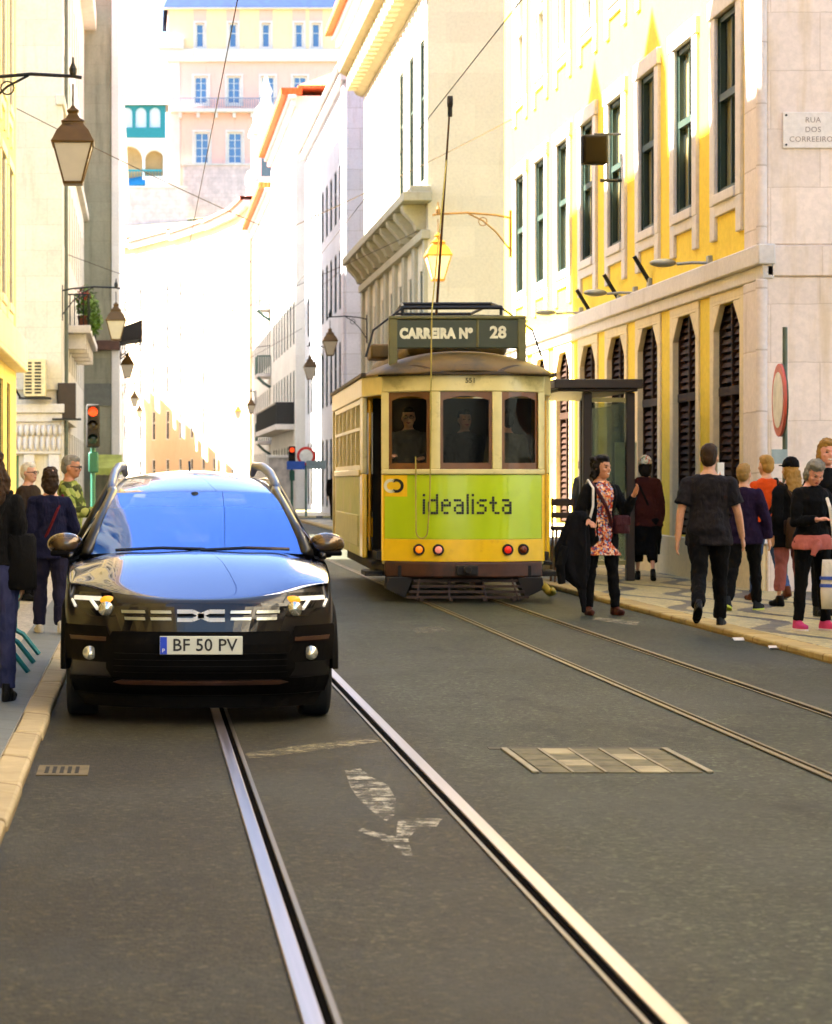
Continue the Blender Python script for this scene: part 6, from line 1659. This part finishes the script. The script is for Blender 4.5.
    if skirt:
        c, z1, fl = skirt; m = MB(); mid = Vector([(lg[0][1][j]+lg[1][1][j])/2 for j in range(3)])
        m.rings([(0, .0, 1.06, (hp+wa)/2+.02, .12), (0, .0, .95, hp+.03, .14), (0, mid.y*.4, .85, hp+.045, .155), (0, mid.y*.8, (.85+z1)/2, hp+.04+fl*.5, .165+fl*.4), (0, mid.y, z1, hp+.04+fl, .17+fl*.8)], None, 24)
        finish(put(m), 'skirt', c, t, vox*1.1*k, 2, .03, _wr)
    # ---- tops
    def upper(c, name, g, sl, z0, disp=.02, flare=0, open_=False):
        m = MB(); r = torso(g, max(z0, .80), 1.465)
        if z0 < .86: r = [(0, .0, z0, hp+g+.02+flare, .125+g+flare*.7)]+[q for q in r if q[2] > z0+.03]
        r = [(x, y, z, max(rx, .208*fat if z < .93 else (.196*fat if z < 1.0 else 0)), ry) for x, y, z, rx, ry in r] if name == 'top' else r
        m.rings(r, Lb, 22)
        for i in (0, 1):
            if sl[i]: arm(m, i, g+.004, sl[i])
        m.rings([(0, .014, 1.42, .10+g, .085+g*.5), (0, .012, 1.475, .070, .070)], Lm, 14)
        o = finish(put(m), name, c, t, vox*1.1*k, 2, disp*1.7, _wr)
        return o
    sl = sleeve if isinstance(sleeve, (tuple, list)) else (sleeve, sleeve)
    if dress: upper(dress[0], 'dress', .012, (0, 0), dress[1], .02, dress[2])
    if top: upper(top, 'top', .016*loose, sl, hem, .022)
    if jacket:
        m = MB()   # open cardigan: back and sides only, plus sleeves
        jc, z0 = jacket; n = 20; Gs = []
        for ring_ in [(0, .02, z0, hp+.05, .14)]+[q for q in torso(.026, .86, 1.465) if q[2] > z0+.03]:
            x, y, z, rx, ry = ring_; row = [Lb @ Vector((x+rx*math.cos(a), y+ry*math.sin(a), z)) for a in [R(-52)+R(284)*i/n for i in range(n+1)]]
            row2 = [Lb @ Vector((x+(rx-.02)*math.cos(a), y+(ry-.02)*math.sin(a), z)) for a in reversed([R(-52)+R(284)*i/n for i in range(n+1)])]; Gs.append(row+row2)
        o_ = len(m.v); m.grid(Gs, close=True); nn = len(Gs[0]); m.f.append(tuple(o_+j for j in reversed(range(nn)))); m.f.append(tuple(o_+(len(Gs)-1)*nn+j for j in range(nn)))
        for i in (0, 1): arm(m, i, .022, 1.95)
        finish(put(m), 'cardigan', jc, t, vox*1.1*k, 2, .02, _wr)
    # ---- shoes
    if shoe:
        for i in (0, 1):
            p0, p1, p2, d1, d2, s = lg[i]; m = MB(); pit = foot[i]
            A = Matrix.Translation(p2) @ Matrix.Rotation(pit, 4, 'X') @ Matrix.Rotation(s*R(8), 4, 'Z')
            m.rings([(0, -.035, -.079, .040, .125), (0, -.035, -.05, .043, .128), (0, -.02, -.025, .040, .108), (0, .012, .01, .037, .062), (0, .016, .05, .036, .044)], A, 16)
            m.ell(A @ Vector((0, -.115, -.045)), (.040, .05, .032))
            sh_ = finish(put(m), 'shoe', shoe, t, vox*.9*k, 2)
            if sole:
                m = MB(); m.rings([(0, -.038, -.084, .046, .138), (0, -.038, -.064, .046, .136)], A, 16); so_ = put(m).build('sole', sole, sh_, local=True)
    # ---- hair and headwear
    if hair:
        st, hm_ = hair; m = MB()
        m.ell((0, .022, 1.665), (.086, .094, .094)); m.ell((0, .045, 1.62), (.078, .070, .085))
        if st == 'short': m.ell((0, -.018, 1.708), (.074, .086, .052))
        else: m.ell((0, -.004, 1.708), (.082, .092, .066)); m.ell((-.012, -.034, 1.730), (.060, .064, .034))
        if st in ('bob', 'long', 'wavy', 'curly'):
            for s in (-1, 1): m.ell((s*.066, .015, 1.60), (.026, .055, .085))
            m.ell((0, .055, 1.565), (.085, .060, .10))
        if st in ('long', 'wavy'):
            m.rings([(0, .062, 1.62, .085, .055), (0, .075, 1.50, .105, .052), (0, .085, 1.38, .110, .042), (0, .085, 1.27, .085, .030), (0, .085, 1.22, .05, .02)], None, 14)
        if st == 'wavy':
            for s in (-1, 1): m.tube([(s*.075, .01, 1.62), (s*.095, .01, 1.54), (s*.10, .03, 1.45)], [.035, .042, .03], 8)
        if st == 'curly':
            rq = random.Random(5)
            for _ in range(26):
                a = rq.uniform(-.35, 3.49); zz = rq.uniform(1.50, 1.72); m.ell((math.cos(a)*.085, .03+math.sin(a)*.075, zz), (.028, .028, .03))
        if bun: m.ell((0, .12, 1.69), (.045, .045, .045))
        if st == 'short': m.v = [Vector((v.x*.965, v.y*.97+.001, 1.665+(v.z-1.665)*1.03)) for v in m.v]
        m.v = [Hm @ v for v in m.v]
        finish(put(m), 'hair', hm_, t, vox*k, 1, .03 if st != 'short' else .012, _hr)
    if hat:
        m = MB(); m.rings([(0, .008, 1.655, .094, .112), (0, .010, 1.69, .096, .113), (0, .014, 1.735, .085, .098), (0, .018, 1.772, .055, .065), (0, .018, 1.788, .02, .025)], None, 20); 
        if hat[1]: m.rings([(0, -.10, 1.672, .075, .09), (0, -.10, 1.684, .073, .088)], None, 16)
        m.v = [Hm @ v for v in m.v]; finish(put(m), 'cap', hat[0], t, vox*k, 1, .008, _hr)
    if glasses:
        m = MB()
        for s in (-1, 1): m.tube([(s*.034+.024*math.cos(2*math.pi*i/12), -.112, 1.628+.019*math.sin(2*math.pi*i/12)) for i in range(13)], .004, 5, caps=False); m.tube([(s*.058, -.108, 1.632), (s*.078, -.01, 1.632)], .004, 5)
        m.tube([(-.012, -.114, 1.632), (.012, -.114, 1.632)], .004, 5); m.v = [Hm @ v for v in m.v]; put(m).build('glasses', M_black, t, local=True)
    # world-space helpers for what the person carries
    bpy.context.view_layer.update()
    Wm = Matrix.Translation(loc) @ Matrix.Rotation(rz, 4, 'Z') @ S_ @ D
    t_info = dict(hand=[Wm @ (a[2]+a[4]*.09) for a in arms], elbow=[Wm @ a[1] for a in arms], wrist=[Wm @ a[2] for a in arms], sh=[Wm @ a[0] for a in arms], W=Wm, Lm=Lm, hd=Hm)
    return t, t_info

def strap(label, I, m_, s0=0, bag=None, col=None, name='shoulder_bag', w=.02, size=(.26, .10, .22), cat='bag', group=None, g=.035):
    "cross-body strap from shoulder s0 to the far hip, with or without its bag"
    s = 1 if s0 == 0 else -1; W, Lm = I['W'], I['Lm']
    loop = []
    for i in range(25):
        a = 2*math.pi*i/24; c, q = math.cos(a), math.sin(a)
        z = 1.20+.265*c; x = s*(.02+.115*c); ww = .165+g*.3
        loop.append(W @ Lm @ Vector((x, q*(.138+g)*(1-.35*max(0, c)), z)))
    hip = W @ Lm @ Vector((-s*.20, -.03, .93)) if bag is None else W @ Lm @ Vector(bag)
    t = thing(name, label, cat, hip, group)
    MB().tube(loop, w, 6, caps=False, flat=None).build('strap', col or m_, t)
    M_ = Matrix.Translation(hip) @ I['W'].to_3x3().normalized().to_4x4()
    m = MB(); d = size; m.rings([(0, 0, -d[2]/2, d[0]*.46, d[1]*.5), (0, 0, -d[2]*.45, d[0]*.5, d[1]*.56), (0, 0, d[2]*.2, d[0]*.49, d[1]*.5), (0, 0, d[2]*.45, d[0]*.45, d[1]*.36), (0, 0, d[2]/2, d[0]*.4, d[1]*.2)], M_, 14)
    m.build('bag_body', m_, t, smooth=True)
    m = MB(); m.box((-d[0]*.44, -d[1]*.60, -d[2]*.05), (d[0]*.44, -d[1]*.46, d[2]*.42), M_); m.build('flap', m_, t, bevel=.01)
    return t

def gx(px, Z): return (px-VX)*Z/F
K = cloth
hairm = lambda n, c: K(n, c, .55, .3, .4)
H_dark, H_brown, H_grey, H_white, H_blond, H_fair = hairm('hair_dark', (.010, .007, .005, 1)), hairm('hair_brown', (.035, .018, .008, 1)), hairm('hair_grey', lin(128, 122, 108)), hairm('hair_white', lin(212, 200, 176)), hairm('hair_blond', lin(158, 118, 58)), hairm('hair_fair', lin(150, 116, 66))
blk = K('black_cloth', (.004, .0034, .003, 1)); blk2 = K('black_trouser', (.0045, .0036, .003, 1)); jeans = K('blue_denim', lin(70, 88, 122)); navy = K('navy_jersey', (.009, .009, .028, 1)); maroon = K('maroon_jacket', (.045, .010, .008, 1))
bootb = K('black_shoe', (.008, .007, .006, 1), .5); bootr = K('red_brown_shoe', (.07, .018, .010, 1), .5); white_sh = K('pale_shoe', lin(200, 190, 170), .6)
LP, RP = .05, .06
# --- right pavement, from the tram outwards
flor = K('floral_dress', lin(196, 130, 90), pattern=(52, [lin(206, 96, 50), lin(230, 200, 170), lin(62, 66, 110), lin(190, 60, 40), lin(236, 168, 96), lin(110, 40, 44), lin(150, 160, 190), lin(214, 150, 120)]))
p, I = person('smiling woman in a floral dress and dark cardigan standing beside the tram', (gx(601, 25.9), 25.9, 0), R(14), 1.73, dress=(flor, .66, .03), jacket=(blk, .80), legs=(blk2, 1.98), shoe=bootr, hair=('curly', H_dark), female=True, skin=1, head=(R(3), R(26), 0), smile=True,
    armL=((.35, -.15, -.9), (.20, -.75, 1.1)), armR=((-.35, -.02, -1), (.02, -.95, -.28)), thigh=((R(3), R(5)), (R(-2), R(4))), vox=.0085)
strap('small maroon shoulder bag at the hip of the woman in the floral dress', I, K('maroon_leather', (.05, .010, .012, 1), .45), 1, (.19, -.11, 1.0), None, size=(.20, .09, .20))
# coat over her forearm
w0 = I['wrist'][1]; e0 = I['elbow'][1]; t = thing('folded_coat', 'black coat hanging over the forearm of the woman in the floral dress', 'coat', w0)
m = MB(); c = w0.lerp(e0, .45)+Vector((-.10, -.02, 0)); rr = [(.04, 0, .08, .06, .05), (.03, 0, .04, .10, .07), (.0, 0, -.12, .14, .08), (-.03, 0, -.35, .18, .08), (-.03, 0, -.52, .17, .07), (.0, 0, -.64, .13, .06), (.07, 0, -.76, .05, .03), (.09, 0, -.98, .028, .022), (.09, 0, -1.02, .02, .02)]
m.rings([(c.x+x-w0.x, c.y+y-w0.y, c.z+z-w0.z, a, b) for x, y, z, a, b in rr], None, 40)
for i, v in enumerate(m.v):
    a = 2*math.pi*(i % 40)/40; x, y, z, ra, rb = rr[i//40]; f_ = 1+min(1, max(0, (.08-z)*3))*.16*math.cos(6*a+z*2.2)*(1 if z > -.7 else .3); cc = c+Vector((x, y, z))-w0; v.x = cc.x+(v.x-cc.x)*f_; v.y = cc.y+(v.y-cc.y)*f_
finish(m, 'coat_cloth', K('coat_black', (.006, .005, .005, 1)), t, .010, 1, .02, _wr)
m = MB(); m.tube([c+Vector((-.12, -.07, -.30))-w0, c+Vector((-.18, -.09, -.5))-w0, c+Vector((-.16, -.08, -.70))-w0], [.05, .052, .045], 10); finish(m, 'coat_sleeve', blk, t, .012, 2, .02, _wr)
W = I['W']; t = thing('tote_strap', 'white cloth bag strap on the shoulder of the woman in the floral dress', 'bag', I['sh'][1])
m = MB(); m.tube([W @ Vector((-.15, .10, 1.40)), W @ Vector((-.155, -.0, 1.485)), W @ Vector((-.150, -.125, 1.40)), W @ Vector((-.165, -.155, 1.2)), W @ Vector((-.20, -.14, 1.05))], .014, 6, flat=(Vector((0, 1, 0)), .5)); m.build('strap', K('white_canvas', lin(216, 206, 190)), t)
knit = K('patterned_knit', lin(190, 190, 170), pattern=(46, [lin(214, 208, 190), lin(90, 130, 80), lin(226, 214, 190), lin(190, 90, 50), lin(170, 176, 160), lin(210, 206, 190)]))
p, I = person('person in a maroon jacket and patterned knit cap walking away by the shelter', (gx(645, 33.41), 33.41, RP), R(172), 1.74, top=maroon, hem=.78, skirt=(blk, .38, -.03), legs=(blk2, 1.55), shoe=bootb, hair=('bob', H_dark), female=True, hat=(knit, 0), fat=1.2, loose=2.2, sleeve=1.95, thigh=((R(14), 0), (R(-10), 0)), knee=(R(6), R(16)), foot=(0, R(20)), lift=(0, .03), vox=.011)
strap('dark cross-body bag worn by the person in the knit cap', I, blk, 0, (-.17, -.14, .98), None, w=.016, size=(.18, .07, .16))
p, I = person('man in grey standing behind the floral dress woman, beside the shelter', (gx(585, 38.11), 38.11, RP), R(40), 1.76, top=K('slate_top', lin(74, 80, 92)), legs=(blk2,), shoe=bootb, hair=('short', H_grey), skin=2, sleeve=1.95, vox=.013)
p, I = person('bald-cropped man in a charcoal polo shirt stepping onto the kerb, seen from behind', (gx(709, 23.0), 23.0, .03), R(166), 1.80, top=K('charcoal_polo', (.017, .014, .015, 1)), hem=.80, legs=(blk2, 1.96), shoe=bootb, hair=('short', H_brown), skin=0, sleeve=.72, head=(R(4), R(-6), 0),
    thigh=((R(-16), 0), (R(12), R(1))), knee=(R(34), R(2)), foot=(R(42), R(-4)), lift=(.10, 0), armL=((.26, .10, -1), (.10, -.12, -1)), armR=((-.28, -.10, -1), (-.16, -.45, -1)), fat=1.06, loose=1.5, vox=.009)
p, I = person('person in a purple jumper and black trousers holding up a white phone', (gx(744, 25.79), 25.79, RP), R(150), 1.60, top=K('purple_jumper', (.015, .007, .026, 1)), hem=.80, legs=(blk2,), shoe=K('dark_trainer', (.02, .02, .02, 1)), sole=mat('lime_sole', lin(196, 206, 60), .6), hair=('short', H_fair), female=True, sleeve=1.95,
    armL=((.55, -.6, -.25), (.05, -.3, 1)), armR=((-.3, -.1, -1), (-.1, -.25, -1)), thigh=((R(-12), R(2)), (R(14), R(2))), knee=(R(14), R(8)), fat=1.08, loose=1.4, vox=.009, foot=(R(14), 0), lift=(.02, 0))
h = I['hand'][0]; t = thing('phone', 'white phone held up by the person in the purple jumper', 'phone', h)
m = MB(); m.cbox(h+Vector((0, -.02, .05)), (.075, .012, .15)); m.build('case', mat('phone_white', lin(230, 228, 222), .3), t, bevel=.004); MB().cbox(h+Vector((0, -.012, .05)), (.066, .004, .135)).build('screen', M_gloss, t)
p, I = person('short-haired blond person in an orange top and jeans by the corner', (gx(766, 27.77), 27.77, RP), R(196), 1.70, top=K('orange_top', lin(206, 72, 18)), hem=.84, legs=(jeans,), shoe=K('brown_boot', (.10, .03, .012, 1), .5), hair=('short', H_blond), female=True, sleeve=1.95, armL=((.3, -.35, -1), (-.3, -1, .3)), thigh=((R(8), R(2)), (R(-12), R(2))), knee=(R(4), R(16)), foot=(0, R(14)), lift=(0, .02), vox=.010)
strap('dark strapped bag across the back of the person in orange', I, blk, 1, (.2, -.14, 1.0), None, w=.022)
pinkt = K('pink_trouser', lin(160, 92, 84))
p, I = person('blond woman in a black coat and cap and pink trousers, partly hidden', (gx(790, 26.52), 26.52, RP), R(200), 1.64, top=blk, hem=.70, legs=(pinkt, 1.75), shoe=bootb, hair=('long', H_blond), female=True, hat=(blk, 1), sleeve=1.95, loose=1.7, armR=((-.35, .1, -1), (-.1, -.3, -1)), vox=.011, thigh=((R(4), R(2)), (R(-4), R(2))))
strap('brown shoulder bag hanging behind the woman in the black coat', I, K('brown_leather', (.045, .022, .010, 1), .5), 0, (.05, .22, .88), None, size=(.30, .12, .34))
p, I = person('grey-haired woman in black looking down, a pink jumper round her waist', (gx(812, 22.34), 22.34, RP), R(24), 1.62, top=blk, hem=.86, legs=(blk2,), shoe=K('pink_trainer', lin(206, 70, 120)), sole=mat('white_sole', lin(226, 216, 214), .6), hair=('bob', H_grey), female=True, skin=2, head=(R(34), R(-14), 0), sleeve=1.95,
    armL=((.22, -.15, -1), (-.35, -1.0, .12)), armR=((-.22, -.1, -1), (.35, -1.0, .12)), fat=1.08, thigh=((R(4), R(3)), (R(-4), R(3))), vox=.009)
Wm = I['W']; t = thing('tied_jumper', 'pink jumper tied round the waist of the grey-haired woman', 'jumper', Wm @ Vector((0, 0, .93)))
o_ = t.location; m = MB(); m.rings([(0, 0, .82, .215, .165), (0, 0, .86, .222, .17), (0, 0, .93, .215, .16), (0, 0, .97, .20, .145)], Matrix.Translation(-o_) @ Wm, 22); m.tube([Matrix.Translation(-o_) @ Wm @ Vector(q) for q in ((-.05, -.17, .92), (-.10, -.19, .86), (-.14, -.18, .76))], [.03, .035, .03], 8); finish(m, 'jumper_cloth', K('pink_jumper', lin(190, 108, 98)), t, .011, 2, .03, _wr)
hA = (I['hand'][0]+I['hand'][1])/2; t = thing('phone', 'dark phone in the hands of the grey-haired woman', 'phone', hA)
Mp = Matrix.Translation(hA+Vector((0, -.02, .02))) @ Matrix.Rotation(R(-50), 4, 'X'); m = MB(); m.cbox((0, 0, 0), (.075, .012, .15), Mp); m.build('case', M_black, t, bevel=.003); MB().cbox((0, .0075, 0), (.066, .003, .138), Mp).build('screen', M_gloss, t)
# white tote with blue print on her far arm
q = P(829, 585, 22.0); t = thing('tote_bag', 'white tote bag with blue stripes hanging at the right edge', 'bag', q)
m = MB(); m.rings([(q.x+.09, q.y, q.z-.22, .16, .05), (q.x+.09, q.y, q.z-.05, .17, .07), (q.x+.09, q.y, q.z+.2, .155, .035), (q.x+.09, q.y, q.z+.235, .15, .02)], None, 18); m.build('bag_body', K('white_canvas', lin(216, 206, 190)), t, smooth=True)
m = MB()
for z in (-.02, .05): m.rings([(q.x+.09, q.y, q.z+z, .176, .076), (q.x+.09, q.y, q.z+z+.03, .176, .075)], None, 18)
m.build('blue_stripe', K('blue_print', lin(70, 90, 170)), t)
m = MB(); m.tube([(q.x+.05, q.y-.02, q.z+.2), (q.x+.03, q.y-.03, q.z+.5), (q.x+.00, q.y-.03, q.z+.72), (q.x+.0, q.y+.06, q.z+.80)], .016, 6, flat=(Vector((0, 1, 0)), .4)); m.build('strap', K('white_canvas', lin(216, 206, 190)), t)
p, I = person('tall smiling blond woman in black at the right edge', (gx(826, 24.64), 24.64, RP), R(12), 1.82, top=blk, hem=.84, legs=(blk2,), shoe=bootb, hair=('bob', H_blond), female=True, skin=2, smile=True, head=(R(2), R(-6), R(3)), sleeve=1.95, vox=.009)
p, I = person('distant pedestrian in dark clothes walking beside the tram', (gx(334, 83.52), 83.52, RP), R(170), 1.76, top=blk, legs=(blk2,), shoe=bootb, hair=('short', H_dark), sleeve=1.95, vox=.018, thigh=((R(14), 0), (R(-14), 0)), knee=(R(4), R(16)))
# --- left pavement
p, I = person('woman with long dark hair, black jacket and jeans at the left edge', (gx(-8, 15.3), 15.3, LP), R(176), 1.60, top=blk, hem=.92, legs=(K('dark_denim', lin(48, 52, 84)), 1.97), shoe=bootb, hair=('wavy', H_brown), female=True, sleeve=1.95, loose=1.2, thigh=((R(3), R(2)), (R(-3), R(2))), vox=.008)
strap('big black shoulder bag of the long-haired woman at the left edge', I, blk, 1, (-.20, .02, .98), None, w=.018, size=(.22, .16, .36))
p, I = person('woman in navy with a red strap walking away beside the car', (gx(50, 22.0), 22.0, LP), R(186), 1.53, top=navy, hem=.80, legs=(K('navy_trouser', (.014, .012, .026, 1)),), shoe=white_sh, hair=('bob', H_brown), female=True, fat=1.12, sleeve=1.95, loose=1.9, armR=((-.32, -.15, -1), (-.18, -.5, -1)), thigh=((R(8), R(1)), (R(-8), R(1))), knee=(R(3), R(10)), vox=.009)
strap('red strapped little bag of the woman in navy', I, K('red_strap', (.10, .008, .010, 1)), 1, (.21, -.05, .95), None, w=.014, size=(.18, .08, .16))
camo = K('camouflage_shirt', lin(130, 140, 70), pattern=(16, [lin(140, 150, 70), lin(84, 96, 40), lin(176, 176, 96), lin(60, 62, 34)]))
p, I = person('grey-haired man in a camouflage shirt seen in profile beside the navy woman', (gx(70, 25.5), 25.5, LP), R(78), 1.68, top=camo, hem=.80, legs=(K('khaki_trouser', lin(84, 80, 52)),), shoe=bootb, hair=('short', H_grey), skin=1, glasses=True, sleeve=1.9, loose=1.5, fat=1.1, armL=((.2, -.35, -1), (0, -1, .0)), armR=((-.2, -.3, -1), (0, -1, .1)), head=(R(6), 0, 0), vox=.010)
p, I = person('white-haired person with glasses standing behind the woman in navy', (gx(29, 28), 28, LP), R(64), 1.62, top=K('brown_coat', (.03, .018, .010, 1)), hem=.72, legs=(blk2,), shoe=bootb, hair=('short', H_white), skin=0, glasses=True, sleeve=1.95, loose=1.6, vox=.012)
# --- inside the tram
TG = 'people inside the tram'
tz = .60
def intram(x, y): 
    c, s = math.cos(-R(1.3)), math.sin(-R(1.3)); return (TX+x*c-y*s, TZ+x*s+y*c, tz)
grey_hood = K('grey_hoodie', lin(104, 104, 92)); greyj = K('grey_jacket', lin(90, 88, 80))
p, I = person('driver with dark hair and glasses behind the left tram window', intram(-.62, .78), R(-6), 1.76, top=greyj, legs=(blk2,), shoe=bootb, hair=('short', H_dark), glasses=True, skin=0, sleeve=1.95, loose=1.8, armL=((.2, -.5, -1), (-.3, -1, 0)), armR=((-.2, -.5, -1), (.2, -1, .1)), group=TG, vox=.011)
p, I = person('dark-clothed man behind the middle tram window', intram(.10, 1.05), R(10), 1.74, top=blk, legs=(blk2,), shoe=bootb, hair=('short', H_dark), skin=1, sleeve=1.95, loose=1.5, group=TG, vox=.012)
p, I = person('passenger in a grey hoodie with back turned behind the right tram window', intram(.60, .85), R(160), 1.72, top=grey_hood, legs=(blk2,), shoe=bootb, hair=('short', H_dark), skin=0, sleeve=1.95, loose=2.0, fat=1.1, head=(0, R(30), 0), group=TG, vox=.012)
